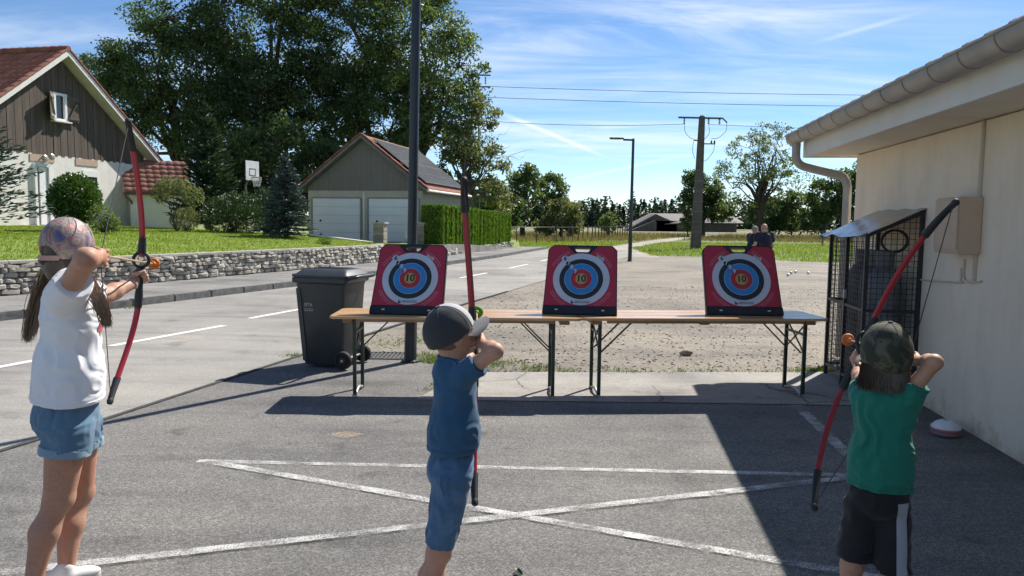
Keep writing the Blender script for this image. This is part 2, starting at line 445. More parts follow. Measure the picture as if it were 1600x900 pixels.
F = [(i * nu + j, i * nu + j + 1, (i + 1) * nu + j + 1, (i + 1) * nu + j) for i in range(len(ys) - 1) for j in range(nu - 1)]
structure(mesh_np('lawn', V, np.array(F)[:, ::-1], MT['lawnbed'], smooth=True))
E0 = V.reshape(len(ys), nu, 3)[:, 0]; E0 = E0[(E0[:, 1] > 2) & (E0[:, 1] < 48)]
SKV = np.vstack([E0 + np.array([.004, 0, -.002]), E0 * np.array([1, 1, 0]) + np.array([.004, 0, -.05])]); nE = len(E0)
structure(mesh_np('garden_bank', SKV, np.array([(i, i + 1, nE + i + 1, nE + i) for i in range(nE - 1)]), MT['slab']))

# ---- rubble stone wall
stone_m = []
for k, (a, b) in enumerate([((.50, .46, .39), (.38, .35, .295)), ((.44, .41, .36), (.32, .30, .265)), ((.57, .53, .45), (.44, .41, .35)), ((.38, .34, .28), (.28, .25, .21))]):
    stone_m.append(mat('rubble_stone', a, b, 7, .9, bmp=.8, bscale=28, bdist=.02))
sw = thing('stone_wall', 'low rubble stone garden wall along the footpath below the lawn', 'wall', (-8, 18, 0))
wp = resample(WALL[:5] + [(-4.72, 28.0), (-5.0, 29.7)], .05)
def wall_at(s):
    i = min(int(s / .05), len(wp) - 2); a, b = wp[i], wp[i + 1]; d = norm(b - a); return a + d * (s - i * .05), d
Ls = (len(wp) - 1) * .05
mb = MB()
for i in range(0, len(wp) - 12, 10):
    a, b = wp[i], wp[min(i + 10, len(wp) - 1)]; d = norm(b - a); n = vec(-d[1], d[0]); c = (a + b) / 2 + n * .14
    mb.box((*c, .33), (np.linalg.norm(b - a) + .01, .16, .66), (*d, 0), (*n, 0))
mb.build('wall_core', mat('mortar', (.34, .32, .275), (.25, .23, .2), 12, .95, bmp=.6, bscale=50), sw)
def stone_mesh(seed):
    r = np.random.default_rng(seed); bm = bmesh.new(); bmesh.ops.create_cube(bm, size=1.0)
    bmesh.ops.bevel(bm, geom=list(bm.edges), offset=.17, segments=1, affect='EDGES')
    for v in bm.verts: v.co += Vector(r.normal(0, .055, 3))
    me = bpy.data.meshes.new('stone'); bm.to_mesh(me); bm.free(); return me
SM = []
for k in range(12):
    me = stone_mesh(k); me.materials.append(stone_m[k % 4]); SM.append(me)
sts = []
z = .12
for row, h in enumerate([.115, .10, .10, .10, .09, .085]):
    s = rng.uniform(0, .2) + .5
    while s < Ls - .3:
        L = rng.uniform(.13, .34) * (1.15 if row == 0 else 1)
        hh = h * rng.uniform(.85, 1.12)
        sts.append((s + L / 2, z + h / 2 + rng.normal(0, .008), L - .012, hh - .008)); s += L
    z += h
sts.sort(key=lambda q: abs(q[0] - 15.0))
vis = [q for q in sts if wall_at(q[0])[0][1] > 13.2][:300]
rest = [q for q in sts if q not in vis]
bmr = bmesh.new()
for k, (s, zz, L, h) in enumerate(vis + rest):
    p, d = wall_at(s); n = vec(-d[1], d[0])
    me = SM[int(rng.integers(12))]; c = p + n * .07
    mw = Matrix(((d[0] * L, n[0] * .17, 0, c[0]), (d[1] * L, n[1] * .17, 0, c[1]), (0, 0, h, zz), (0, 0, 0, 1)))
    mw = mw @ Matrix.Rotation(rng.normal(0, .05), 4, 'Y') @ Matrix.Translation((0, rng.normal(-.08, .14), 0))
    if k < len(vis):
        o = bpy.data.objects.new('stone', me); COL.objects.link(o); o.parent = sw
        o.matrix_local = Matrix.Translation(Vector((8, -18, 0))) @ mw
    else:
        b2 = bmesh.new(); b2.from_mesh(me); b2.transform(mw); tmp = bpy.data.meshes.new('x'); b2.to_mesh(tmp); b2.free(); bmr.from_mesh(tmp); bpy.data.meshes.remove(tmp)
bmr.transform(Matrix.Translation((8, -18, 0)))
me = bpy.data.meshes.new('stones'); bmr.to_mesh(me); bmr.free(); tag(link_mesh('stones', me, stone_m[0], sw), kind='stuff')
cop_m = mat('coping_concrete', (.44, .42, .37), (.33, .31, .27), 5, .9, bmp=.4, bscale=40)
cp = resample(WALL[:5] + [(-4.72, 28.0), (-5.0, 29.7)], 1.2)
for i in range(len(cp) - 1):
    a, b = cp[i], cp[i + 1]; d = norm(b - a); n = vec(-d[1], d[0]); c = (a + b) / 2 + n * .13
    zt = .718 - .0028 * max(0, a[1] - 14) 
    MB().box((*c, zt + .02), (np.linalg.norm(b - a) - .008, .30, .06), (*d, 0), (*n, 0)).build('coping_stone', cop_m, sw, bevel=.012)

# ================================================================ BUILDING ON THE RIGHT
BD = vec(.128, .9918, 0); BN = vec(.9918, -.128, 0); B0 = vec(3.59, 5.24, 0)      # along the wall, into the building
def bp(t, n, z): return B0 + BD * t + BN * n + UP * z
T0, T1 = -12.0, 4.10
render_m, nt, p = base_mat('cream_render')
p.inputs['Roughness'].default_value = .9
cc = ramp(nt, noise(nt, 1.1, 6, .6), [(.3, (.76, .645, .51)), (.7, (.82, .705, .565))])
cc = mixrgb(nt, 1.0, cc, ramp(nt, noise(nt, 3.5, 6, .65, sc3=(1, 1, .35)), [(.34, (.92, .90, .87)), (.56, (1, 1, 1))]), 'MULTIPLY')
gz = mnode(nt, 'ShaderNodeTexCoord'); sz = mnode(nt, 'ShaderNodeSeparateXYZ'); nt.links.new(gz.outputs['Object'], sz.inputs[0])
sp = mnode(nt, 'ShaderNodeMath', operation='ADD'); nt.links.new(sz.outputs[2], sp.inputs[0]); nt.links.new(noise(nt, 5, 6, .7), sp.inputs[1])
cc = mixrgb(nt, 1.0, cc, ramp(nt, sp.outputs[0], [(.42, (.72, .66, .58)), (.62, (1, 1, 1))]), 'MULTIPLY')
nt.links.new(cc, p.inputs['Base Color']); bump(nt, p, noise(nt, 160, 4, .6), .25, .004)
bl = thing('building', 'cream rendered single storey building with grey gutter and boxed eaves', 'building', tuple(bp(0, 0, 0)))
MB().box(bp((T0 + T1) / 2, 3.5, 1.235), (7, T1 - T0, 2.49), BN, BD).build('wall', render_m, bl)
sof_m = mat('soffit_board', (.70, .64, .54), (.64, .58, .48), 2, .7, bmp=.1)
white_m = mat('fascia_paint', (.74, .71, .66), (.68, .65, .60), 3, .55)
zinc_m = mat('zinc', (.42, .385, .35), (.33, .31, .285), 4, .5, metal=.35, bmp=.12, bscale=30)
roof_m = mat('dark_roof_tile', (.10, .08, .07), (.06, .05, .045), 8, .85, bmp=.5)
# soffit boards, with dark joints between them
tt = T0
for L in [3.2, 3.2, 3.2, 3.2, 2.05, 1.74]:
    a, b = tt, min(tt + L, T1 + .27); tt += L
    if b > a: MB().box(bp((a + b) / 2 - .004, -.25, 2.500), (.60, b - a - .009, .02), BN, BD).build('soffit_board', sof_m, bl)
MB().box(bp((T0 + T1 + .28) / 2, -.545, 2.60), (.03, T1 + .28 - T0, .25), BN, BD).build('fascia', white_m, bl)
MB().box(bp(T1 + .285, 3.0, 2.60), (7.1, .03, .25), BN, BD).build('fascia', white_m, bl)
MB().box(bp(T1 + .14, 3.6, 2.500), (7.1, .26, .02), BN, BD).build('soffit_board', sof_m, bl)
zinc_dark = mat('zinc_band', (.25, .235, .215), (.2, .19, .175), 4, .5, metal=.3)
gt = MB(); rg = .098; th = np.linspace(-.15, math.pi + .15, 17)
A0, A1 = T0, T1 + .36
def gsec(t, r, dz=0):
    return [bp(t, -.665 - r * math.cos(q), 2.735 - r * math.sin(q) + dz) for q in th]
for r, fl in ((rg, 1), (rg - .006, -1)):
    V = gsec(A0, r) + gsec(A1, r); n = len(th); gt.add(V, [(i, i + 1, n + i + 1, n + i)[::fl] for i in range(n - 1)])
gt.add(gsec(A1, rg), [tuple(range(len(th)))])
gt.tube([bp(A0, -.765, 2.748), bp(A1, -.765, 2.748)], .011, 8)
gutter = gt.build('gutter', zinc_m, bl, smooth=True)
t = A1 - .16
while t > A0:
    mb = MB(); n = len(th)
    for rr, w in ((rg + .0035, .007),):
        V = gsec(t - w, rr) + gsec(t + w, rr); mb.add(V, [(i, i + 1, n + i + 1, n + i) for i in range(n - 1)])
        V2 = gsec(t - w, rg) + gsec(t + w, rg); mb.add(V2, [(n + i, n + i + 1, i + 1, i) for i in range(n - 1)])
        for e in (0, n):
            b = len(mb.v); mb.add(V[e:e + n] + V2[e:e + n], [(i, i + 1, n + i + 1, n + i) for i in range(n - 1)])
    mb.build('gutter_bracket', zinc_dark, gutter)
    t -= .47
# downpipe with its swan neck
dp = [bp(4.28, -.665, 2.66), bp(4.28, -.665, 2.52), bp(4.28, -.655, 2.44), bp(4.28, -.60, 2.375), bp(4.28, -.50, 2.34), bp(4.27, -.28, 2.285), bp(4.26, -.14, 2.25), bp(4.24, -.085, 2.20), bp(4.22, -.065, 2.12), bp(4.21, -.06, 1.9), bp(4.21, -.06, .02)]
def spl(pts, n=6):
    pts = np.asarray(pts, float); P = np.vstack([2 * pts[0] - pts[1], pts, 2 * pts[-1] - pts[-2]]); out = []
    for i in range(1, len(P) - 2):
        for t in np.arange(n) / n:
            a, b, c, d = P[i - 1:i + 3]
            out.append(.5 * (2 * b + (c - a) * t + (2 * a - 5 * b + 4 * c - d) * t * t + (3 * b - a - 3 * c + d) * t ** 3))
    return np.vstack(out + [pts[-1]])
MB().tube(spl(dp), .05, 14).build('downpipe', zinc_m, bl, smooth=True)
# roof: sheet of rows of tiles rising to the right
rf = MB(); sl = .42
rf.prism([(-.62, 2.79), (3.5, 2.80 + 4.1 * sl), (7.7, 2.80), (7.7, 2.74), (3.5, 2.74 + 4.1 * sl), (-.62, 2.735)], bp(T0, 0, 0), BN, UP, BD, T1 + .34 - T0)
roof = rf.build('roof', roof_m, bl)
t = T1 + .34 - .12
while t > -5:
    MB().lathe([(.0, -.005), (.07, 0), (.075, .03), (.07, .2), (.0, .33)], bp(t, -.62, 2.765), 10, BN * .92 + UP * sl * .92).build('roof_tile', roof_m, roof)
    t -= .30
# gable wall infill under the roof end
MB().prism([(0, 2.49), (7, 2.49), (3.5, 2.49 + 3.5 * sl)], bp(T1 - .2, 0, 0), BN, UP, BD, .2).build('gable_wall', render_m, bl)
# cable cover strip running down from the eaves, and conduit
strip_m = mat('cover_strip', (.60, .51, .39), (.55, .46, .35), 4, .6)
b1 = (0.896,2.472); b2 = (0.756,1.221)
MB().box(bp(b1[0], -.012, (b1[1] + 2.49) / 2 * .5 + b2[1] / 2 ), (.024, .035, 2.485 - b2[1]), BN, BD).build('cable_cover', strip_m, bl, bevel=.004)
q0, q1 = (2.086,1.137), (1.129,1.182)
cd = [bp(q0[0] + .1, -.012, q0[1]), bp(q1[0] + .03, -.012, q1[1] - .0), bp(q1[0] + .005, -.012, q1[1] + .02), bp(q1[0], -.012, q1[1] + .12)]
MB().tube(spl(cd, 4), .008, 8).build('conduit', strip_m, bl, smooth=True)
e0, e1, e2 = (1.086,1.381), (1.027,1.201), (0.756,1.221)
MB().tube(spl([bp(e0[0], -.012, e0[1]), bp(e0[0] - .005, -.012, e1[1] + .05), bp(e1[0] - .02, -.012, e1[1]), bp(e2[0] + .01, -.012, e2[1])], 4), .008, 8).build('conduit', strip_m, bl, smooth=True)

# meter cabinets
box_m = mat('beige_plastic', (.55, .40, .29), (.50, .36, .26), 3, .5)
box2_m = mat('cream_plastic', (.62, .53, .41), (.57, .48, .37), 3, .5)
c0, c1 = (1.300,1.884), (0.837,1.428)
ct = thing('meter_box', 'beige plastic meter box on the cream wall beside the cover strip', 'meter box', tuple(bp((c0[0] + c1[0]) / 2, 0, c1[1])))
w, h = abs(c0[0] - c1[0]), c0[1] - c1[1]; tm = (c0[0] + c1[0]) / 2; zm = (c0[1] + c1[1]) / 2
MB().box(bp(tm, -.085, zm), (.17, w, h), BN, BD).build('cabinet', box_m, ct, bevel=.008)
MB().box(bp(tm, -.176, zm + .01), (.012, w - .03, h - .05), BN, BD).build('door', box_m, ct, bevel=.004)
for f in (.25, -.08): MB().box(bp(tm, -.184, zm + h * f), (.006, w - .07, .01), BN, BD).build('rib', box_m, ct)
c0, c1 = (1.564,1.875), (1.280,1.491)
ct = thing('junction_box', 'pale flat junction box on the wall beside the meter box', 'junction box', tuple(bp((c0[0] + c1[0]) / 2, 0, c1[1])))
w, h = abs(c0[0] - c1[0]), c0[1] - c1[1]; tm = (c0[0] + c1[0]) / 2; zm = (c0[1] + c1[1]) / 2
MB().box(bp(tm, -.03, zm), (.06, w, h), BN, BD).build('cabinet', box2_m, ct, bevel=.006)
MB().box(bp(tm, -.064, zm + .05), (.008, w - .04, h - .2), BN, BD).build('lid', box2_m, ct, bevel=.003)
MB().tube([bp(tm, -.06, zm - h * .4), bp(tm, -.075, zm - h * .4)], .007, 8).build('lock', mat('lock_metal', (.1, .1, .1)), ct)

# ================================================================ HOUSE ON THE LEFT
HA = vec(-17.05, 30, 7.95); Hg = vec(.22, .9755, 0); Hr = vec(-.9755, .22, 0)         # verge apex, along the gable, along the ridge
def hp(s, z, d=0.0): return vec(HA[0], HA[1], 0) + Hg * s + Hr * (d + .5) + UP * z     # d = 0 is the face of the gable wall
house = thing('house', 'white house with dark timber gable and red tiled roof above the lawn', 'house', tuple(hp(0, 1.2)))
hwall = mat('white_render', (.74, .71, .66), (.66, .63, .58), 2.5, .9, bmp=.25, bscale=90)
timber = [mat('dark_timber', a, b, 3, .8, sc3=(6, 6, .5), bmp=.5, bscale=10) for a, b in (((.115, .086, .066), (.075, .057, .045)), ((.13, .098, .076), (.085, .065, .051)), ((.10, .076, .059), (.066, .051, .041)))]
tile_m = [mat('red_roof_tile', a, b, 5, .85, bmp=.35, bscale=25) for a, b in (((.30, .105, .07), (.21, .075, .055)), ((.26, .088, .062), (.18, .066, .05)), ((.34, .13, .085), (.25, .095, .065)))]
pvc = mat('white_pvc', (.80, .80, .79), (.75, .75, .74), 2, .35)
glass = mat('dark_glass', (.03, .035, .04), (.02, .022, .025), 2, .06, spec=.8)
ZE, ZB = 4.10, 3.94
SL = (HA[2] - ZE) / 5.25
WS = 4.65
MB().box(hp(0, (ZB + .6) / 2, 5.5), (2 * WS, 11, ZB - .6), Hg, -Hr).build('wall', hwall, house)
MB().prism([(-WS, ZB), (WS, ZB), (WS, HA[2] - SL * WS - .25), (0, HA[2] - .25), (-WS, HA[2] - SL * WS - .25)], hp(0, 0, .06), Hg, UP, Hr, 10.8).build('gable_wall', timber[2], house)
s = -WS
bi = 0
while s < WS - .01:
    w = .172; zt = lambda q: HA[2] - SL * abs(q) - .26
    a, b = s, min(s + w - .008, WS)
    wx0, wx1 = (-0.208,9.767)[0], (0.544,9.973)[0]
    pr = [(a, ZB - .04), (b, ZB - .04), (b, zt(b)), (a, zt(a))]
    dep = .06 + rng.uniform(-.006, .006)
    MB().prism(pr, hp(0, 0, .062), Hg, UP, -Hr, dep + (.008 if bi % 2 else 0)).build('cladding_board', timber[bi % 3], house)
    s += w; bi += 1
# roof slabs with the tile field on top
slab_n = norm(vec(*(Hg * SL)) + UP)
def roof_plane(sgn, d0, d1, zoff=0, smax=5.3):
    return [hp(0, HA[2] + zoff, d0), hp(0, HA[2] + zoff, d1), hp(sgn * smax, HA[2] - SL * smax + zoff, d1), hp(sgn * smax, HA[2] - SL * smax + zoff, d0)]
rfm = mat('roof_underside', (.55, .52, .47), (.48, .45, .41), 3, .7)
for sgn in (-1, 1):
    a = roof_plane(sgn, -.48, 11, -.06); b = roof_plane(sgn, -.48, 11, -.20)
    MB().add(a + b, [(0, 1, 2, 3), (4, 7, 6, 5), (0, 4, 5, 1), (1, 5, 6, 2), (2, 6, 7, 3), (3, 7, 4, 0)]).build('soffit', rfm, house)
    # white barge board along the verge
    q = [hp(0, HA[2] - .01, -.50), hp(sgn * 5.3, HA[2] - SL * 5.3 - .01, -.50), hp(sgn * 5.3, HA[2] - SL * 5.3 - .2, -.50), hp(0, HA[2] - .22, -.50)]
    MB().add([x for x in q] + [x + Hr * .03 for x in q], [(0, 1, 2, 3), (7, 6, 5, 4), (0, 4, 5, 1), (1, 5, 6, 2), (2, 6, 7, 3), (3, 7, 4, 0)]).build('barge_board', white_m, house)
def tile_field(name, o, along, down, n_along, n_down, wa, wd, up, m, parent, seed=1):
    """interlocking pantiles: one wavy strip with a raised lower edge for each course"""
    r = np.random.default_rng(seed); V, F = [], []; K = 4
    for j in range(n_down):
        for i in range(n_along):
            b = len(V); jit = r.normal(0, .004)
            for e in (0, 1):
                for k in range(K + 1):
                    t = k / K; bumpz = .030 * math.sin(math.pi * t) ** 2 + .006
                    base = o + along * ((i + t) * wa) + down * ((j + e * 1.12) * wd) + up * (bumpz + jit + (.028 if e else .004))
                    V.append(base)
            for k in range(K): F.append((b + k, b + k + 1, b + K + 2 + k, b + K + 1 + k))
            b2 = len(V)
            for k in range(K + 1): V.append(np.asarray(V[b + K + 1 + k]) - up * .03)
            for k in range(K): F.append((b + K + 1 + k, b + K + 2 + k, b2 + k + 1, b2 + k))
    return tag(mesh_np(name, np.array(V), np.array(F), m, parent), kind='stuff')
roofp = MB().box(hp(0, HA[2] + .0, 5.2), (.2, 11.2, .07), Hg, Hr).build('roof', tile_m[0], house)
dn = norm(-Hg - UP * SL); un = norm(np.cross(Hr, dn)); un = un if un[2] > 0 else -un
tile_m_rand = leaf_mat('red_pantiles', [(.27, .098, .070), (.36, .13, .090), (.31, .11, .078), (.42, .165, .115)], .85, 0.0, .3)
tile_field('roof_tiles', hp(0, HA[2] - .04, -.30), Hr, dn, 34, 17, .30, .385, un, tile_m_rand, roofp, 3)
dn2 = norm(Hg - UP * SL); un2 = norm(np.cross(dn2, Hr)); un2 = un2 if un2[2] > 0 else -un2
tile_field('roof_tiles', hp(0, HA[2] - .04, -.30), Hr, dn2, 34, 17, .30, .385, un2, tile_m_rand, roofp, 4)
Lr = math.hypot(5.3, SL * 5.3)
for sgn, dd, uu in ((-1, dn, un), (1, dn2, un2)):
    k = 0; s = .05
    while s < Lr - .1:
        c = hp(0, HA[2] - .01, -.44) + dd * (s + .19) + uu * (.045 + .012)
        MB().box(c, (.40, .20, .085), norm(dd + uu * .05), Hr, np.cross(norm(dd + uu * .05), Hr)).build('verge_tile', tile_m[k % 3], roofp, bevel=.02, seg=1)
        s += .385; k += 1
k = 0; d = -.52
while d < 10.5:
    MB().tube([hp(0, HA[2] + .035, d), hp(0, HA[2] + .045, d + .40)], [.115, .13], 10).build('ridge_tile', tile_m[k % 3], roofp); d += .37; k += 1
# gable window with shutters
(wa, zt), (wb, zb) = (-0.322,6.273), (0.220,5.309)
wc, zc_ = (wa + wb) / 2, (zt + zb) / 2; ww, wh = abs(wb - wa), zt - zb
win = MB()
for (cs, cz, a, b) in ((0, wh / 2, ww + .12, .09), (0, -wh / 2, ww + .12, .09), (-ww / 2, 0, .09, wh + .1), (ww / 2, 0, .09, wh + .1)):
    win.box(hp(wc + cs, zc_ + cz, -.045), (a, .12, b), Hg, Hr)
wino = win.build('window', pvc, house)
MB().box(hp(wc, zc_, .0), (ww, .02, wh), Hg, Hr).build('pane', glass, wino)
MB().box(hp(wc, zb - .07, -.10), (ww + .3, .24, .05), Hg, Hr).build('sill', white_m, wino)
MB().beam(hp(wc + ww * .42, zc_ - wh * .45, -.06), hp(wc + ww * .42, zc_ + wh * .45, -.06), .07, .08).build('sash', pvc, wino)
sh_m = timber[1]
for sgn in (-1, 1):
    so = None
    ang = R(150) if sgn < 0 else R(176)
    hinge = wc + sgn * (ww / 2 + .06)
    dirv = Hg * (sgn * -math.cos(ang)) - Hr * math.sin(ang)
    nrm = np.cross(dirv, UP)
    for i in range(4):
        c = hp(hinge, zc_, -.09) + dirv * ((i + .5) * ww * .24)
        o = MB().box(c, (ww * .23, .03, wh + .05), dirv, nrm).build('shutter' if i == 0 else 'shutter_board', sh_m, house if i == 0 else so)
        if i == 0: so = o
    lit = timber[1] if sgn > 0 else mat('lit_board', (.30, .27, .23), (.24, .21, .18), 4)  # angled shutter's battens get a lighter copy, light put into the colour
    for zz in (.38, -.38):
        MB().box(hp(hinge, zc_ + zz * wh, -.09) + dirv * (ww * .48) - Hr * .03, (ww * .94, .03, .10), dirv, nrm).build('batten', lit, so)
    MB().beam(hp(hinge, zc_ - .34 * wh, -.125) + dirv * (ww * .1), hp(hinge, zc_ + .34 * wh, -.125) + dirv * (ww * .86), .03, .09, nrm).build('brace', lit, so)
# front door, wall lamp, lower window and step
(da, dzt), (db, dzb) = (-1.345,3.564), (-0.693,1.264)
dc = (da + db) / 2; dw = abs(db - da); dh = dzt - dzb
fr = MB()
for cs in (-1, 1): fr.box(hp(dc + cs * dw / 2, (dzt + dzb) / 2, -.05), (.11, .12, dh), Hg, Hr)
fr.box(hp(dc, dzt - .05, -.05), (dw, .12, .12), Hg, Hr)
dro = fr.build('door', pvc, house)
MB().box(hp(dc + .05, (dzt + dzb) / 2 - .05, -.03), (dw - .3, .05, dh - .14), Hg, Hr).build('door_leaf', pvc, dro, bevel=.01)
MB().box(hp(dc - dw * .36, (dzt + dzb) / 2 - .05, -.035), (dw * .14, .04, dh - .2), Hg, Hr).build('side_pane', glass, dro)
MB().tube([hp(dc + .28, dzb + 1.05, -.07), hp(dc + .28, dzb + 1.05, -.14), hp(dc + .16, dzb + 1.05, -.14)], .014, 8).build('handle', zinc_m, dro)
MB().box(hp(dc, dzb - .06, -.6), (dw + 1.4, 1.3, .12), Hg, Hr).build('door_step', cop_m, house)
for (px, py) in ((-1.015,3.779), (-0.684,3.854)):
    la = MB().tube([hp(px, py, 0), hp(px, py + .05, -.16)], .025, 8).build('wall_lamp', zinc_m, house)
    MB().lathe([(.02, -.1), (.10, -.07), (.13, .0), (.10, .07), (.02, .1)], hp(px, py, -.2), 12, norm(-Hr + UP * .3)).build('lamp_globe', mat('lamp_glass', (.35, .32, .28), None, 3, .2), la, smooth=True)
(wa, zt), (wb, zb) = (1.180,3.472), (1.776,2.152)
lw = MB().box(hp((wa + wb) / 2, (zt + zb) / 2, -.01), (abs(wb - wa) + .3, .03, zt - zb), Hg, Hr).build('lower_window', pvc, house)
MB().box(hp((wa + wb) / 2, (zt + zb) / 2 - .1, -.03), (abs(wb - wa), .02, zt - zb - .3), Hg, Hr).build('pane', glass, lw)
brickp = mat('brick_band', (.50, .36, .28), (.42, .30, .24), 12, .9)
for px0, px1 in ((46, 84), (118, 152)):
    a, b = 0, 0
    ha = (-1.504,3.810) if px0 == 46 else (0.687,3.641)
    hb = (-0.378,3.904) if px0 == 46 else (1.849,3.725)
    MB().box(hp((ha[0] + hb[0]) / 2, 3.78, -.012), (abs(hb[0] - ha[0]), .03, .26), Hg, Hr).build('lintel_band', brickp, house)
MB().tube([hp(dc - 3.1, .9, -.4), hp(dc - 3.1, .91, -.4)], .02, 6).build('ground_peg', zinc_m, house)

# ---- low annex with its own tiled roof
AX = vec(-15.55, 33.0, 0); ae = norm(vec(.86, .5, 0)); an = vec(-ae[1], ae[0], 0)      # front wall direction, back
annex = thing('annex', 'small white annex with red tiled lean-to roof beside the timber gable', 'building', (-15, 33, 1))
def xp(a, b, z): return AX + ae * a + an * b + UP * z
MB().box(xp(.45, 1.6, 1.7), (2.3, 3.0, 1.75), ae, an).build('wall', hwall, annex)
tile_m2 = leaf_mat('annex_pantiles', [(.24, .105, .078), (.31, .14, .10), (.27, .12, .086)], .85, 0, .3)
dnA = norm(-an * .9 - UP * .62); unA = norm(np.cross(ae, dnA)); unA = unA if unA[2] > 0 else -unA
ridge_z = 4.15
a0 = xp(-.95, 2.0, ridge_z)
MB().add([a0 - unA * .02, a0 + ae * 2.75 - unA * .02, a0 + ae * 2.75 + dnA * 2.55 - unA * .02, a0 + dnA * 2.55 - unA * .02] + [a0 - unA * .12, a0 + ae * 2.75 - unA * .12, a0 + ae * 2.75 + dnA * 2.55 - unA * .12, a0 + dnA * 2.55 - unA * .12],
         [(0, 1, 2, 3), (7, 6, 5, 4), (0, 4, 5, 1), (1, 5, 6, 2), (2, 6, 7, 3), (3, 7, 4, 0)]).build('roof', rfm, annex)
tile_field('roof_tiles', a0 + unA * .0, ae, dnA, 9, 7, .305, .37, unA, tile_m2, annex, 9)
eb = a0 + dnA * 2.62 - UP * .06
MB().tube([eb - ae * .05, eb + ae * 2.8], .06, 10).build('gutter', mat('brown_gutter', (.16, .085, .06), (.12, .07, .05), 4, .4), annex, smooth=True)
MB().tube(spl([eb + ae * .05, eb + ae * .05 - UP * .15, eb + ae * .28 + an * .25 - UP * .35, eb + ae * .30 + an * .33 - UP * .7, eb + ae * .30 + an * .33 - UP * 1.7], 5), .045, 8).build('downpipe', mat('brown_pipe', (.16, .085, .06), (.12, .07, .05), 4, .4), annex, smooth=True)

# ================================================================ GARAGE
GA = vec(-7.1, 36.0, 0); Ge = vec(.981, -.194, 0); Gd = vec(.194, .981, 0)
def gp(a, d, z): return GA + Ge * a + Gd * d + UP * z            # a along the front, d = 0 the verge
gar = thing('garage', 'double garage with grey gable, white doors and solar panels on its roof', 'garage', tuple(gp(0, .35, .6)))
gwall = mat('beige_render', (.52, .47, .39), (.46, .41, .34), 2.5, .9, bmp=.2, bscale=80)
ggab = [mat('grey_cladding', a, tuple(x * .85 for x in a), 3, .7, sc3=(5, 5, .4)) for a in ((.195, .172, .158), (.20, .176, .162), (.19, .168, .154))]
ZA, GE, HWd = 5.57, 3.05, 3.22
gs = (ZA - GE) / HWd; GL = 7.9
MB().box(gp(0, .45 + 3.6, 1.70), (5.7, 7.2, 2.7), Ge, Gd).build('wall', gwall, gar)
MB().prism([(-2.84, 3.05), (2.84, 3.05), (2.84, ZA - .2 - gs * 2.84), (0, ZA - .2), (-2.84, ZA - .2 - gs * 2.84)], gp(0, .46, 0), Ge, UP, Gd, 6.9).build('gable_wall', ggab[0], gar)
a = -2.84; i = 0
while a < 2.83:
    b = min(a + .27, 2.84); zt2 = lambda q: max(3.06, ZA - .2 - gs * abs(q))
    pr = [(a, 2.98), (b - .004, 2.98), (b - .004, zt2(b - .004)), (a, zt2(a))]
    if a < 0 < b: pr.insert(3, (0, ZA - .2))
    MB().prism(pr, gp(0, .455, 0), Ge, UP, -Gd, .04 + .003 * (i % 2)).build('cladding_board', ggab[i % 3], gar); a += .27; i += 1
gdoor = mat('garage_door_white', (.80, .80, .82), (.77, .77, .79), 2, .4)
for (qa, qz), (qb, qzb) in (((-2.622,2.749), (-0.204,0.718)), ((0.221,2.765), (2.674,0.676))):
    w = abs(qb - qa); c = (qa + qb) / 2; zb_, zt_ = .60, 2.62
    frm = MB()
    for q in (-1, 1): frm.box(gp(c + q * (w / 2 + .03), .43, (zb_ + zt_) / 2), (.08, .06, zt_ - zb_ + .06), Ge, Gd)
    frm.box(gp(c, .43, zt_ + .02), (w + .0, .06, .08), Ge, Gd)
    go = frm.build('garage_door', mat('door_frame_grey', (.30, .28, .26)), gar)
    nP = 5
    for k in range(nP):
        z0 = zb_ + (zt_ - zb_) * k / nP; z1 = zb_ + (zt_ - zb_) * (k + 1) / nP
        MB().box(gp(c, .435, (z0 + z1) / 2), (w - .02, .03, z1 - z0 - .012), Ge, Gd).build('door_panel', gdoor, go, bevel=.008)
    for zz in (zb_ + .3, zb_ + .95):
        MB().lathe([(.0, 0), (.05, 0), (.05, .03), (.0, .05)], gp(c - w * .33, .42, zz), 10, -Gd).build('knob', mat('black_knob', (.02, .02, .02)), go)
MB().box(gp(-.02, .425, 1.75), (.07, .05, 2.35), Ge, Gd).build('post', white_m, gar)
for sgn in (-1, 1):
    A4 = [gp(0, d, ZA - .03) for d in (0, GL)] + [gp(sgn * HWd, d, GE - .03) for d in (GL, 0)]
    MB().add(A4 + [x - UP * .14 for x in A4], [(0, 1, 2, 3), (7, 6, 5, 4), (0, 4, 5, 1), (1, 5, 6, 2), (2, 6, 7, 3), (3, 7, 4, 0)]).build('roof' if sgn > 0 else 'roof', mat('grey_fascia', (.17, .165, .16), (.14, .135, .13), 4), gar)
    dd = norm(Ge * sgn - UP * gs); uu = norm(np.cross(dd, Gd)); uu = uu if uu[2] > 0 else -uu
    tile_field('roof_tiles', gp(0, .02, ZA - .03), Gd, dd, 26, 11, .303, .372, uu, tile_m2, gar, 12 + sgn)
    L = math.hypot(HWd, gs * HWd); s = .0; k = 0
    while s < L - .05:
        c = gp(0, .06, ZA) + dd * (s + .18) + uu * .04
        MB().box(c, (.38, .18, .08), norm(dd + uu * .05), Gd, np.cross(norm(dd + uu * .05), Gd)).build('verge_tile', tile_m[k % 3], gar, bevel=.02, seg=1); s += .37; k += 1
    MB().tube([gp(sgn * (HWd + .06), .0, GE - .08), gp(sgn * (HWd + .06), GL, GE - .08)], .065, 10).build('gutter', white_m, gar, smooth=True)
solar = mat('solar_cell', (.06, .066, .08), (.075, .08, .095), 1.5, .22, spec=.9)
alu = mat('aluminium', (.16, .165, .17), (.12, .125, .13), 4, .35, metal=.6)
dd = norm(Ge - UP * gs); uu = norm(np.cross(dd, Gd)); uu = uu if uu[2] > 0 else -uu
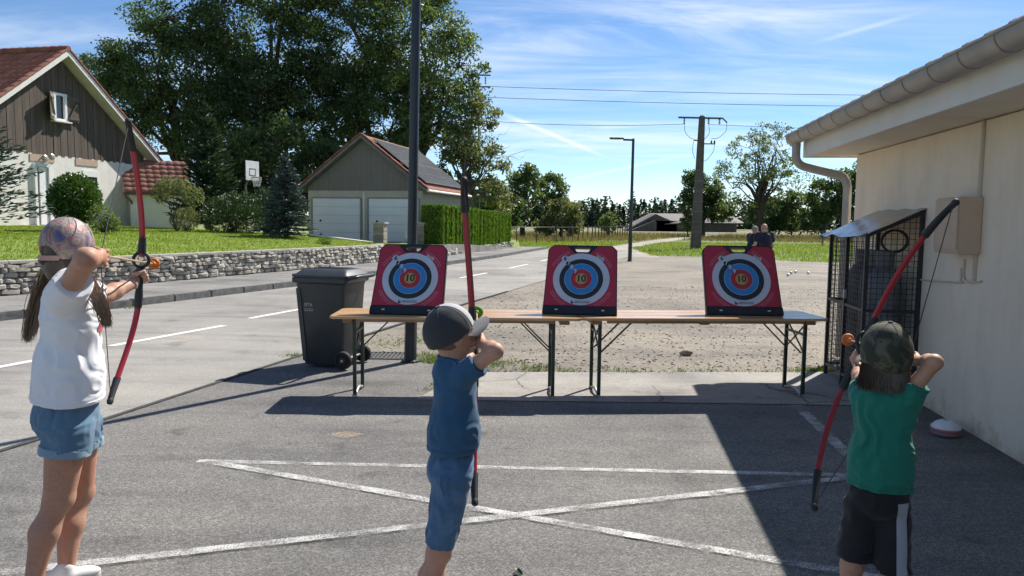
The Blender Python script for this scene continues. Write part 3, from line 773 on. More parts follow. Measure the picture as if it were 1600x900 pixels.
for i in range(7):
    for j in range(2):
        c = gp(0, .95 + i * 1.0, ZA) + dd * (.45 + .82 + j * 1.66) + uu * .14
        so = MB().box(c, (1.62, .97, .035), dd, Gd, uu).build('solar_panel', alu, gar)
        for u2 in range(2):
            for v2 in range(3):
                MB().box(c + dd * ((u2 - .5) * .79) + Gd * ((v2 - 1) * .313) + uu * .018, (.775, .303, .006), dd, Gd, uu).build('solar_cell', solar, so)
# driveway slope edge wall, gate pillars, warning plate
dwm = mat('dark_concrete', (.13, .125, .12), (.09, .088, .085), 5, .9)
dv = thing('driveway_wall', 'low grey driveway edging with pale coping before the garage doors', 'wall', (-7.5, 33.4, .5))
MB().prism([(0, .3), (3.4, .3), (3.4, .62), (0, .92)], vec(-8.9, 33.4, 0), norm(vec(.93, -.36, 0)), UP, norm(vec(.36, .93, 0)), .2).build('wall', dwm, dv)
MB().prism([(0, .92), (3.4, .62), (3.4, .68), (0, .98)], vec(-8.92, 33.36, 0), norm(vec(.93, -.36, 0)), UP, norm(vec(.36, .93, 0)), .26).build('coping', white_m, dv)
bk = [mat('pillar_stone', a, b, 8, .9, bmp=.5, bscale=40) for a, b in (((.36, .31, .245), (.28, .24, .19)), ((.30, .26, .21), (.22, .19, .16)))]
for nm, (x, y), lab in (('a', (-5.16, 30.0), 'stone gate pillar with pale cap standing clear of the lamp post'), ('b', (-4.02, 33.6), 'stone gate pillar beside the hedge, half hidden by the lamp post')):
    g = thing('gate_pillar', lab, 'pillar', (x, y, .1), 'gate pillars of the driveway')
    zc0 = .12; k = 0
    while zc0 < 1.36:
        MB().box((x, y, zc0 + .074), (.42 + .012 * (k % 2), .42, .142), Ge, Gd).build('stone_block', bk[k % 2], g, bevel=.012, seg=1); zc0 += .15; k += 1
    MB().box((x, y, zc0 + .03), (.54, .54, .07), Ge, Gd).build('cap', cop_m, g, bevel=.015)
p1 = vec(-4.28, 32.6, 0)
sg = thing('warning_plate', 'white pointed plate on a thin stake beside the lamp post', 'sign', (p1[0], p1[1], .45))
MB().prism([(-.30, .0), (-.14, .38), (.2, .38), (.2, -.40), (-.14, -.40)], p1 + UP * 1.02, Ge, UP, Gd, .02).build('plate', mat('plate_white', (.62, .63, .64)), sg)
MB().tube([p1 + UP * .4 + Gd * .04, p1 + UP * 1.3 + Gd * .04], .02, 8).build('stake', zinc_m, sg)

# ================================================================ OBJECTS
# ---- folding trestle tables
wood_t = mat('varnished_spruce', (.64, .40, .21), (.52, .31, .155), 2.2, .24, sc3=(.6, 9, 9), bmp=.1, bscale=12, spec=.5)
wood_e = mat('spruce_edge', (.34, .19, .09), (.26, .14, .065), 3, .5, sc3=(.8, 9, 9))
steel_g = mat('green_steel', (.022, .040, .032), (.015, .026, .022), 6, .35, spec=.5)
galv = mat('galvanised', (.5, .5, .48), (.4, .4, .39), 9, .4, metal=.7)
def table(label, a, ang, L, legs):
    ex = vec(math.cos(ang), math.sin(ang), 0); ey = vec(-ex[1], ex[0], 0); a = vec(*a, 0); Wd = .67; ZT = .765
    t = thing('trestle_table', label, 'table', tuple(a + ex * L / 2 + ey * Wd / 2), 'trestle tables holding the targets')
    P = lambda u, v, z: a + ex * u + ey * v + UP * z
    # three planks with rounded ends make the top
    for k in range(3):
        v0 = Wd * k / 3
        c = [(0, v0 + .002), (L, v0 + .002), (L, v0 + Wd / 3 - .002), (0, v0 + Wd / 3 - .002)]
        if k == 0: c = [(.05, 0), (L - .05, 0), (L, .05), (L, Wd / 3 - .002), (0, Wd / 3 - .002), (0, .05)]
        if k == 2: c = [(0, v0 + .002), (L, v0 + .002), (L, Wd - .05), (L - .05, Wd), (.05, Wd), (0, Wd - .05)]
        MB().prism(c, P(0, 0, ZT - .025), ex, ey, UP, .025).build('tabletop_plank', wood_t, t, bevel=.004)
    for u in (.16, L * .5, L - .16):
        MB().box(P(u, Wd / 2, ZT - .048), (.09, Wd - .10, .038), ex, ey).build('batten', wood_e, t, bevel=.004)
    MB().box(P(L / 2, .014, ZT - .038), (L - .5, .010, .024), ex, ey).build('edge_rail', wood_e, t)
    for (u, s) in legs:
        for v in (.09, .50):
            MB().box(P(u, v, (ZT - .03) / 2), (.032, .032, ZT - .035), ex, ey).build('leg', steel_g, t, bevel=.004)
        MB().tube(spl([P(u, .06, .015), P(u, .12, .018), P(u, .295, .05), P(u, .47, .018), P(u, .53, .015)], 4), .014, 8).build('foot_bar', galv, t)
        MB().beam(P(u, .09, .60), P(u, .50, .60), .022, .022).build('cross_bar', steel_g, t)
        MB().beam(P(u, .09, .42), P(u, .50, .70), .014, .008).build('cross_brace', steel_g, t)
        MB().beam(P(u, .50, .42), P(u, .09, .70), .014, .008).build('cross_brace', steel_g, t)
        for v in (.13, .46):
            MB().beam(P(u + s * .015, v, .42), P(u + s * .33, v, ZT - .035), .022, .012).build('brace', steel_g, t)
    return t
table('trestle table standing partly in front of the black wheeled bin, carrying two targets', (-1.667,6.933,0.760)[:2], R(1.2), 2.32, [(.22, 1), (2.06, -1)])
table('trestle table reaching to the gas cage, carrying only the target farthest from the bin', (0.634,7.017,0.760)[:2], R(4.2), 2.38, [(.20, 1), (2.18, -1)])

# ---- archery targets
navy = mat('black_plastic', (.018, .021, .028), (.013, .015, .02), 8, .4)
tred = mat('target_red', (.45, .028, .055), (.40, .024, .048), 5, .45)
tcol = {'w': mat('target_white', (.55, .58, .65), (.51, .54, .60), 4, .5), 'k': mat('target_dark', (.020, .028, .034), (.015, .02, .025), 4, .5), 'b': mat('target_blue', (.03, .235, .55), (.027, .21, .50), 4, .5),
        'r': mat('target_ring_red', (.40, .035, .05), (.36, .03, .045), 4, .5), 'g': mat('target_gold', (.50, .33, .09), (.46, .30, .08), 4, .5), 'line': mat('target_line', (.52, .38, .42), None, 4, .5), 'latch': mat('latch_white', (.7, .7, .7), None, 4, .3)}
def fill_holes(loops, o, ex, ey, ez, depth, name, m, parent):
    bm = bmesh.new(); o = np.asarray(o)
    for lp in loops:
        vs = [bm.verts.new(tuple(o - org(parent) + ex * p[0] + ey * p[1])) for p in lp]
        for i in range(len(vs)): bm.edges.new((vs[i], vs[(i + 1) % len(vs)]))
    bmesh.ops.triangle_fill(bm, edges=list(bm.edges), use_beauty=True, use_dissolve=False)
    r = bmesh.ops.extrude_face_region(bm, geom=list(bm.faces))
    bmesh.ops.translate(bm, verts=[v for v in r['geom'] if isinstance(v, bmesh.types.BMVert)], vec=Vector(tuple(ez * depth)))
    bmesh.ops.recalc_face_normals(bm, faces=bm.faces)
    me = bpy.data.meshes.new(name); bm.to_mesh(me); bm.free()
    return link_mesh(name, me, m, parent)
def rounded(poly, r, n=4):
    out = []; P = [np.array(p, float) for p in poly]
    for i, p in enumerate(P):
        a, b = norm(P[i - 1] - p), norm(P[(i + 1) % len(P)] - p)
        s0, s1 = p + a * r, p + b * r
        for k in range(n + 1):
            t = k / n; out.append(tuple((1 - t) ** 2 * s0 + 2 * t * (1 - t) * p + t * t * s1))
    return out
def target(label, foot, yaw, bw, tw, h, lean):
    """foot: centre of the front bottom edge on the table"""
    ex = vec(math.cos(yaw), math.sin(yaw), 0); back = vec(-ex[1], ex[0], 0)
    ey = norm(UP * math.cos(lean) + back * math.sin(lean)); ez = np.cross(ex, ey); ez = ez if ez @ back < 0 else -ez     # ez towards the archer
    t = thing('archery_target', label, 'archery target', tuple(foot), 'folding archery targets on the tables')
    o = np.asarray(foot, float) - ez * 0 + UP * .004
    hb, ht = bw / 2, tw / 2; D = .045
    def half(y): 
        f = min(1, max(0, (y - .07) / (h - .07))); return hb + (ht - hb) * f
    outer = rounded([(-hb, 0), (hb, 0), (hb, .07), (half(h * .93), h * .93), (ht * .86, h), (-ht * .86, h), (-half(h * .93), h * .93), (-hb, .07)], .012)
    hx = .035; hole = rounded([(-.056, h - .072), (.056, h - .072), (.086, h - .022), (-.086, h - .022)], .010)
    fill_holes([outer, hole], o, ex, ey, -ez, D, 'case', navy, t)
    fr = o + ez * .002
    inner = [(-half(.09) + .010, .088), (half(.09) - .010, .088), (half(h * .93) - .008, h * .92), (ht * .85, h - .012), (.150, h - .012), (.078, h - .088), (-.078, h - .088), (-.150, h - .012), (-ht * .85, h - .012), (-half(h * .93) + .008, h * .92)]
    face = MB().prism(inner, fr - ez * .001, ex, ey, ez, .003).build('face', tred, t)
    cy = h * .502; cx = 0.0
    z = .0032
    R0 = bw * .388
    ang = R(128)
    rings = [('w', 1.0, '6', (.03, .035, .05)), ('k', .775, '7', None), ('b', .585, '8', None), ('r', .375, '9', None), ('g', .205, None, None)]
    # thin printed arcs on the red corners
    for rr in (1.10, 1.17):
        for a0, a1 in ((25, 66), (114, 155), (205, 243), (297, 335)):
            V = []; aa = np.radians(np.linspace(a0, a1, 18))
            for q in aa:
                for r2 in (R0 * rr - .0016, R0 * rr + .0016):
                    px, py = cx + r2 * math.cos(q), cy + r2 * math.sin(q)
                    lim = half(py) - .014; px = max(-lim, min(lim, px)); py = max(.092, py)
                    V.append(fr + ex * px + ey * py + ez * .0028)
            MB().add(V, [(2 * i, 2 * i + 1, 2 * i + 3, 2 * i + 2) for i in range(17)]).build('printed_arc', tcol['line'], face)
    for k, (c, f, num, _) in enumerate(rings):
        r = R0 * f; n = 56
        pts = [(cx + r * math.cos(q), cy + r * math.sin(q)) for q in np.arange(n) * 2 * math.pi / n]
        if k < 4 or True:
            if c != 'w':
                rl = r + .0035; lp = [(cx + rl * math.cos(q), cy + rl * math.sin(q)) for q in np.arange(n) * 2 * math.pi / n]
                if c in 'rb': MB().prism(lp, fr + ez * (z - .0006), ex, ey, ez, .0006).build('ring_edge', tcol['line'] if c == 'r' else tcol['w'], face)
        ro = MB().prism(pts, fr + ez * z, ex, ey, ez, .0008).build('ring', tcol[c], face)
        if num:
            bx_, by_ = cx + (r - .004) * math.cos(ang), cy + (r - .004) * math.sin(ang); rb = .034 if k == 0 else .027
            pts = [(bx_ + rb * math.cos(q), by_ + rb * math.sin(q)) for q in np.arange(20) * 2 * math.pi / 20]
            MB().prism(pts, fr + ez * (z - .0002), ex, ey, ez, .0008).build('number_spot', tcol[c], face)
            text_on('number', num, .062, fr + ex * bx_ + ey * by_ + ez * (z + .0040), ex, ey, tcol['k'] if k == 0 else tcol['w'], face, bold=.0015)
        z += .0011
    text_on('number', '10', .095, fr + ex * cx + ey * cy + ez * (z + .001), ex, ey, tcol['k'], face, bold=.003)
    for dxy, (sx, sy) in (((0, .885), (.0015, .055)), ((-.885, 0), (.055, .0015)), ((.885, 0), (.055, .0015))):
        MB().box(fr + ex * (cx + dxy[0] * R0) + ey * (cy + dxy[1] * R0) + ez * .0047, (sx * 1.0, sy * 1.0, .0004), ex, ey, ez).build('tick', tcol['line'], face)
    q = R(52); rr = R0 * 1.055
    text_on('lettering', 'soft', .058, fr + ex * (cx + rr * math.cos(q)) + ey * (cy + rr * math.sin(q)) + ez * .0035, ex, ey, tcol['w'], face, rot=q - math.pi / 2, bold=.001)
    ly = cy - R0 * .885
    text_on('lettering', 'GEOLOGIC', .030, fr + ex * .022 + ey * ly + ez * .0048, ex, ey, tcol['k'], face, bold=.0006)
    lg = MB(); lg.prism([(-.012, -.016), (.012, -.016), (.012, .004), (-.004, .004), (-.004, .018), (-.012, .018)], fr + ex * -.075 + ey * ly + ez * .0045, ex, ey, ez, .0004)
    lg.build('logo', tcol['k'], face)
    base = MB().prism(rounded([(-hb - .004, -.002), (hb + .004, -.002), (hb + .001, .078), (-hb - .001, .078)], .010), fr - ez * (D + .006), ex, ey, ez, D + .020).build('base', navy, t, bevel=.004)
    for lx in (-.22 * bw / .7, .22 * bw / .7):
        MB().box(o + ex * lx + ey * .038 + ez * .019, (.03, .012, .014), ex, ey, ez).build('latch', tcol['latch'], base, bevel=.003)
    # folding stay behind the case
    MB().beam(o - ez * D + ey * h * .55, o + back * .42 + UP * .004, .05, .012, ex).build('stay', navy, t)
    return t
target('red archery target on the table nearest the black bin', tuple(np.array((-0.984,7.087,0.767))), R(-6), .690, .655, .725, R(28))
target('red archery target standing where the two tables meet', tuple(np.array((0.642,7.250,0.767))), R(-9), .705, .675, .730, R(28))
target('red archery target nearest the gas cage, two men behind it', tuple(np.array((2.251,7.361,0.767))), R(-1), .735, .71, .745, R(28))

# ---- wheeled bin
bin_m = mat('bin_plastic', (.030, .036, .040), (.022, .027, .031), 5, .42, bmp=.05, bscale=200)
bx0 = vec(-2.02, 8.62, 0); yaw = R(-14)
be = vec(math.cos(yaw), math.sin(yaw), 0); bf = vec(-be[1], be[0], 0)            # be: towards the wheels, bf: away
bn = thing('wheeled_bin', 'black wheeled rubbish bin standing at the road edge beside the table', 'bin', tuple(bx0))
BPt = lambda u, v, z: bx0 + be * u * .90 + bf * v * .95 + UP * z
def ring(u0, u1, v0, v1, z, r=.03, n=3):
    return [BPt(x, y, z) for x, y in rounded([(u0, v0), (u1, v0), (u1, v1), (u0, v1)], r, n)]
def loft(mb, rings, cap=True):
    n = len(rings[0]); V = [p for r_ in rings for p in r_]
    F = [(i * n + j, i * n + (j + 1) % n, (i + 1) * n + (j + 1) % n, (i + 1) * n + j) for i in range(len(rings) - 1) for j in range(n)]
    if cap: F += [tuple(range(n))[::-1], tuple(range((len(rings) - 1) * n, len(rings) * n))]
    return mb.add(V, F)
mb = MB()
loft(mb, [ring(-.26, .24, -.22, .22, .03), ring(-.275, .25, -.23, .23, .06), ring(-.335, .30, -.285, .285, .90), ring(-.34, .31, -.29, .29, .935), ring(-.385, .345, -.315, .315, .95), ring(-.385, .345, -.315, .315, 1.0)])
body = mb.build('body', bin_m, bn, smooth=True)
for u in (-.30, .0): pass
for v in (-1, 1):   # moulded corner pillars
    mb = MB(); loft(mb, [[BPt(x, y, z) for x, y in ((u0 - .012, v * v0 - .0), (u0 + .05, v * (v0 + .010)), (u0 + .05, v * (v0 - .03)), (u0 - .012, v * (v0 - .03)))] for (u0, v0, z) in ((-.275, .23, .07), (-.33, .283, .88))])
    mb.build('corner_rib', bin_m, body)
mb = MB()
loft(mb, [ring(-.375, .35, -.31, .31, 1.005, .04), ring(-.375, .35, -.31, .31, 1.03, .04), ring(-.35, .33, -.285, .285, 1.045, .04), ring(-.31, .30, -.22, .22, 1.085, .05), ring(-.26, .25, -.17, .17, 1.095, .05)])
lid = mb.build('lid', bin_m, bn, smooth=True)
for v in (-.12, .0, .12): MB().box(BPt(-.02, v, 1.093), (.42, .03, .014), be, bf).build('lid_rib', bin_m, lid, bevel=.004)
for v in (-.2, .2): MB().box(BPt(-.385, v, 1.02), (.04, .12, .035), be, bf).build('lid_grip', bin_m, lid, bevel=.006)
MB().tube(spl([BPt(.33, -.27, .99), BPt(.42, -.26, 1.01), BPt(.45, -.2, 1.02), BPt(.455, 0, 1.02), BPt(.45, .2, 1.02), BPt(.42, .26, 1.01), BPt(.33, .27, .99)], 5), .019, 10).build('handle', bin_m, bn, smooth=True)
MB().tube([BPt(.27, -.30, .10), BPt(.27, .30, .10)], .012, 8).build('axle', galv, bn)
for v in (-.285, .245):
    w = MB().lathe([(.0, 0), (.05, 0), (.055, .012), (.072, .012), (.075, .0), (.092, .0), (.10, .012), (.10, .04), (.092, .05), (.0, .05)], BPt(.27, v, .10), 24, bf).build('wheel', mat('tyre_rubber', (.014, .014, .014), (.02, .02, .02), 10, .8), bn, smooth=True)
    MB().lathe([(.0, -.004), (.03, -.004), (.03, .056), (.0, .056)], BPt(.27, v, .10), 12, bf).build('hub', bin_m, w)
stk = mat('bin_sticker', (.42, .43, .43), None, 6, .5)
fx = -.3145
text_on('lettering', 'SITA', .052, BPt(-.315 - .005, -.02, .70) - be * .006, -bf, norm(UP - be * .07), stk, body, bold=.001)
text_on('lettering', 'SITA', .050, BPt(-.18, -.272, .70) - bf * .004, be, norm(UP - bf * .07), stk, body, bold=.001)
for zz in (.655, .636): MB().box(BPt(-.18, -.2715 + (.7 - zz) * .07, zz), (.11, .004, .006), be, bf).build('label_line', stk, body)

# ---- street lamps
lamp_m = mat('anthracite_steel', (.030, .036, .045), (.022, .027, .034), 5, .38, metal=.25, bmp=.05, bscale=60)
def lamp(label, base, lean, h, armdir, r0, r1, group=True):
    b = vec(*base, 0); top = b + vec(lean, 0, h)
    L = thing('street_lamp', label, 'street lamp', tuple(b), 'street lamps along the road')
    MB().tube([b, b + (top - b) * .22], [r0, r0 * .98], 8).build('post_base', lamp_m, L)
    MB().tube([b + (top - b) * .22, top], [r0 * .80, r1], 16).build('post', lamp_m, L, smooth=True)
    MB().lathe([(r0 * 1.5, 0), (r0 * 1.5, .02), (r0 * 1.05, .03)], b - UP * .004, 12).build('foot_plate', lamp_m, L)
    d = norm(vec(*armdir, .03))
    MB().tube([top - UP * .06, top + d * .42 - UP * .05], r1 * .75, 10).build('arm', lamp_m, L)
    c = top + d * .70 - UP * .03; x = np.cross(d, UP)
    hd = MB().prism(rounded([(-.3, -.09), (.3, -.12), (.3, .12), (-.3, .09)], .05), c, d, x, np.cross(d, -x), .06).build('lamp_head', lamp_m, L, bevel=.01)
    MB().box(c - np.cross(d, -x) * .008 + d * .05, (.4, .16, .012), d, x, np.cross(d, -x)).build('lens', mat('lamp_lens', (.6, .6, .6), None, 4, .2), hd)
    MB().box(b + (top - b) * .14 - vec(0, r0 * .97, 0), (.09, .012, .34)).build('access_door', lamp_m, L, bevel=.004)
lamp('tall dark street lamp post rising behind the near table beyond the top of the picture', (-1.176,8.846,0.000)[:2], .08, 5.15, (-1, .25), .072, .048)
lamp('distant dark street lamp at the gravel edge with its arm over the road', (5.002,32.695,0.000)[:2], .02, 5.15, (-1, .25), .085, .055)

# ---- utility pole and overhead lines
conc = mat('pole_concrete', (.155, .12, .10), (.105, .085, .075), 3, .9, bmp=.4, bscale=25)
conl = mat('pole_band', (.30, .27, .245), (.24, .22, .2), 5, .8)
ub = vec(12.0, 50.4, -.03); ut = vec(12.14, 50.4, 8.45)
up_ = thing('utility_pole', 'thick brown utility pole with crossarm standing in the grass', 'utility pole', tuple(ub))
pe = norm(ut - ub); N_ = 2
loftm = MB(); rr = []
for f, w, d in ((0, .66, .44), (1, .36, .28)):
    c = ub + (ut - ub) * f; rr.append([c + vec(sx * w / 2, sy * d / 2, 0) for sx, sy in ((-1, -.7), (-.8, -1), (.8, -1), (1, -.7), (1, .7), (.8, 1), (-.8, 1), (-1, .7))])
loft(loftm, rr).build('shaft', conc, up_)
for k in range(7):
    f = .10 + .078 * k * 1.0 + .03; c = ub + (ut - ub) * f; w = .66 + (.36 - .66) * f
    MB().box(c, (w + .02, .44 + (.28 - .44) * f + .02, .022)).build('band', conl, up_)
MB().lathe([(.19, 0), (.19, .05), (.12, .12), (.0, .14)], ut, 12).build('cap', conc, up_)
arm_m = mat('galvanised_dark', (.10, .10, .10), (.07, .07, .07), 6, .6)
aa, ab = vec(10.62, 50.3, 8.43), vec(13.45, 50.3, 8.40)
MB().beam(aa, ab, .10, .09).build('crossarm', arm_m, up_)
MB().beam(aa + vec(0, .2, 0), ab + vec(0, .2, 0), .08, .07).build('crossarm', arm_m, up_)
ins = mat('insulator_glass', (.05, .06, .06), (.03, .04, .04), 5, .15)
MB().beam(ab, ab + vec(.3, -.0, -.28), .07, .07).build('arm_end', arm_m, up_)
for x, dz in ((10.98, 0), (12.55, 0), (13.25, 0)):
    for k in range(4): MB().lathe([(.02, 0), (.085, .02), (.02, .075)], vec(x, 50.3, 8.02 + k * .09), 10).build('insulator', ins, up_)
wire_m = mat('wire', (.045, .05, .055), None, 5, .5)
for pts in (((11.0, 8.0), (11.05, 7.5), (11.4, 7.12), (11.85, 6.98)), ((13.7, 8.1), (13.68, 7.6), (13.2, 7.15), (12.75, 7.08)), ((12.55, 7.95), (12.62, 7.5), (12.45, 7.2), (12.3, 7.05))):
    MB().tube(spl([(x, 50.25, z_) for x, z_ in pts], 5), .016, 5).build('jumper_cable', wire_m, up_)
MB().beam(vec(12.2, 50.2, 6.75), vec(13.0, 50.2, 6.75), .07, .07).build('bracket', arm_m, up_)
MB().beam(vec(11.6, 50.2, 6.95), vec(11.9, 50.2, 6.95), .06, .06).build('bracket', arm_m, up_)
for x in (12.75, 12.95): MB().lathe([(.03, 0), (.06, .03), (.06, .12), (.02, .2)], vec(x, 50.2, 6.78), 8).build('insulator', ins, up_)
MB().tube(spl([(12.95, 50.2, 6.8), (12.9, 50.2, 6.3), (12.5, 50.15, 5.75), (12.2, 50.1, 5.6)], 5), .016, 5).build('jumper_cable', wire_m, up_)
MB().tube(spl([(11.6, 50.2, 6.9), (11.55, 50.2, 6.3), (11.7, 50.15, 5.8)], 5), .016, 5).build('jumper_cable', wire_m, up_)
def wire(label, a, b, sag, r=.016):
    a, b = np.asarray(a, float), np.asarray(b, float)
    t = np.linspace(0, 1, 40)[:, None]; P = a + (b - a) * t; P[:, 2] -= sag * 4 * (t[:, 0] * (1 - t[:, 0]))
    tag(MB().tube(P, r, 5).build('power_line', wire_m, origin=tuple(a)), label, 'power line', 'overhead power lines')
wire('uppermost of the three power lines crossing the sky', (-3.0, 62, 12.25), (64, 62, 12.6), .5, .02)
wire('middle one of the three power lines crossing the sky', (-3.0, 62, 11.4), (64, 62, 11.7), .5, .02)
wire('lowest power line, running from the tree to the crossarm of the utility pole', (-3.0, 58.0, 9.1), (10.98, 50.3, 8.0), .22, .016)
wire('power line leaving the crossarm rightwards behind the eaves', (12.55, 50.3, 8.0), (60, 52, 8.6), .5, .014)
py = thing('power_line_pylon', 'slim lattice pylon half hidden behind the large tree, carrying the power lines', 'pylon', (-3.1, 62, 0))
for dx in (-.45, .45):
    for dy in (-.3, .3): MB().beam((-3.1 + dx, 62 + dy, 0), (-3.1 + dx * .5, 62 + dy * .5, 13.2), .08, .08).build('leg', arm_m, py)
for k in range(14):
    z0 = .6 + k * .9; f = 1 - .5 * z0 / 13.2; f2 = 1 - .5 * (z0 + .9) / 13.2; s_ = 1 if k % 2 else -1
    for dy in (-.3, .3): MB().beam((-3.1 - s_ * .45 * f, 62 + dy * f, z0), (-3.1 + s_ * .45 * f2, 62 + dy * f2, z0 + .9), .045, .045).build('lattice_bar', arm_m, py)
for z_ in (13.1, 12.2): MB().beam((-4.1, 62, z_), (-1.9, 62, z_), .10, .10).build('crossarm', arm_m, py)
for x in (-3.6, -2.3):
    for k in range(5): MB().lathe([(.02, 0), (.09, .03), (.02, .10)], (x, 62, 12.4 + k * .12), 8).build('insulator', ins, py)

# ---- gas cage against the wall
cage_m = mat('black_steel', (.020, .022, .026), (.03, .031, .034), 9, .45, metal=.2)
Tn, Tf, Dp = 1.97, 3.16, .50            # along the wall: near and far end, depth off the wall
cg = thing('gas_cage', 'black wire mesh cage with sloping sheet lid against the cream wall', 'cage', tuple(bp((Tn + Tf) / 2, -Dp / 2, 0)))
zl = lambda n: 1.80 + n * .46          # n negative away from the wall
for t_, n_ in ((Tn, -.02), (Tn, -Dp), (Tf, -.02), (Tf, -Dp), ((Tn + Tf) / 2, -Dp)):
    MB().box(bp(t_, n_, zl(n_) / 2), (.036, .036, zl(n_)), BN, BD).build('post', cage_m, cg)
for z_ in (.12, .84):
    for a_, b_ in (((Tn, -.02), (Tn, -Dp)), ((Tn, -Dp), (Tf, -Dp)), ((Tf, -Dp), (Tf, -.02))):
        MB().beam(bp(*a_, z_), bp(*b_, z_), .028, .028).build('rail', cage_m, cg)
for a_, b_ in (((Tn, -.02), (Tn, -Dp)), ((Tn, -Dp), (Tf, -Dp)), ((Tf, -Dp), (Tf, -.02))):
    MB().beam(bp(*a_, zl(a_[1]) - .02), bp(*b_, zl(b_[1]) - .02), .03, .03).build('rail', cage_m, cg)
def mesh_panel(a_, b_):
    mb = MB(); A_, B_ = np.array(a_), np.array(b_); n = int(np.linalg.norm(B_ - A_) / .052)
    for k in range(1, n):
        c = A_ + (B_ - A_) * k / n; mb.beam(bp(*c, .12), bp(*c, zl(c[1]) - .03), .005, .005)
    z_ = .17
    while z_ < 1.78:
        lim = (z_ + .03 - 1.80) / .46
        p_, q_ = A_.copy(), B_.copy()
        if p_[1] < lim and q_[1] < lim: break
        if p_[1] != q_[1]:
            if min(p_[1], q_[1]) < lim:
                if p_[1] < q_[1]: p_ = A_ + (B_ - A_) * (lim - A_[1]) / (B_[1] - A_[1])
                else: q_ = A_ + (B_ - A_) * (lim - A_[1]) / (B_[1] - A_[1])
        mb.beam(bp(*p_, z_), bp(*q_, z_), .005, .005); z_ += .052
    mb.build('mesh_panel', cage_m, cg)
mesh_panel((Tn, -.02), (Tn, -Dp)); mesh_panel((Tn, -Dp), ((Tn + Tf) / 2, -Dp)); mesh_panel(((Tn + Tf) / 2, -Dp), (Tf, -Dp)); mesh_panel((Tf, -Dp), (Tf, -.02))
lidm = mat('sheet_steel', (.30, .31, .33), (.22, .23, .25), 3, .25, metal=.75, bmp=.15, bscale=6)
V = []; nu_, nv_ = 14, 8
for i in range(nu_ + 1):
    for j in range(nv_ + 1):
        n_ = .0 - (Dp + .10) * j / nv_; t_ = Tn - .05 + (Tf - Tn + .12) * i / nu_
        V.append(bp(t_, n_, zl(n_) + .012 + .006 * math.sin(i * 1.3 + j) + (.012 * math.sin(i * .9) if j == nv_ else 0)))
Fq = [(i * (nv_ + 1) + j, i * (nv_ + 1) + j + 1, (i + 1) * (nv_ + 1) + j + 1, (i + 1) * (nv_ + 1) + j) for i in range(nu_) for j in range(nv_)]
n0 = len(V); V2 = V + [v - UP * .004 for v in V]
MB().add(V2, Fq + [tuple(n0 + q for q in f[::-1]) for f in Fq]).build('lid', lidm, cg, smooth=True)
MB().box(bp((Tn + Tf) / 2 - .06, -Dp - .025, .95), (.03, .05, .09), BN, BD).build('padlock', galv, cg, bevel=.006)
gas_m = mat('gas_cylinder_grey', (.17, .175, .185), (.12, .125, .13), 5, .5, sc3=(3, 3, .6), bmp=.15)
for k, (t_, n_) in enumerate([(Tn + .20, -.26), (Tn + .52, -.24), (Tn + .84, -.27)]):
    g = thing('gas_cylinder', ['grey gas cylinder at the near end of the wire cage', 'grey gas cylinder in the middle of the wire cage', 'grey gas cylinder at the far end of the wire cage'][k], 'gas cylinder', tuple(bp(t_, n_, 0)), 'gas cylinders in the cage')
    MB().lathe([(.12, .0), (.14, .02), (.15, .08), (.15, 1.08), (.135, 1.17), (.09, 1.235), (.035, 1.26)], bp(t_, n_, 0), 24).build('tank', gas_m, g, smooth=True)
    MB().lathe([(.075, 1.24), (.08, 1.25), (.08, 1.40), (.074, 1.40), (.074, 1.25)], bp(t_, n_, 0), 16).build('collar', gas_m, g, smooth=True)
    MB().lathe([(.02, 1.25), (.022, 1.32), (.035, 1.325), (.035, 1.36), (.0, 1.365)], bp(t_, n_, 0), 10).build('valve', galv, g)
hs = mat('rubber_hose', (.02, .02, .022), None, 8, .5)
pts = [bp(Tn + .16 + .1 * math.sin(q * .7) * .2, -.20 + .115 * math.cos(q), 1.50 + .105 * math.sin(q)) for q in np.linspace(-1.2, 13.5, 60)]
tag(MB().tube(pts, .011, 7).build('gas_hose', hs, smooth=True, origin=tuple(pts[0])), 'coiled black gas hose hanging in the top of the wire cage', 'hose')

# ---- marker cones by the wall
cx, cy = (3.457,5.981,0.000)[:2]
cc_ = [((.72, .73, .78), 'white flat marker cone on top of the stack by the wall'), ((.50, .16, .10), 'orange flat marker cone directly under the white one'), ((.12, .10, .14), 'dark flat marker cone in the middle of the stack'),
       ((.45, .12, .10), 'red flat marker cone low in the stack by the wall'), ((.10, .09, .13), 'dark flat marker cone at the bottom of the stack')]
for k, (c, lab) in enumerate(cc_[::-1]):
    z_ = .004 + k * .013
    mb = MB().lathe([(.105, 0), (.110, .004), (.108, .014), (.075, .045), (.034, .066), (.030, .066), (.028, .06), (.07, .038), (.1, .004)], (cx, cy, z_), 32)
    tag(mb.build('marker_cone', mat('cone_plastic', c, None, 6, .4), smooth=True, origin=(cx, cy, z_)), lab, 'marker cone', 'stacked marker cones')
MB_ = MB()

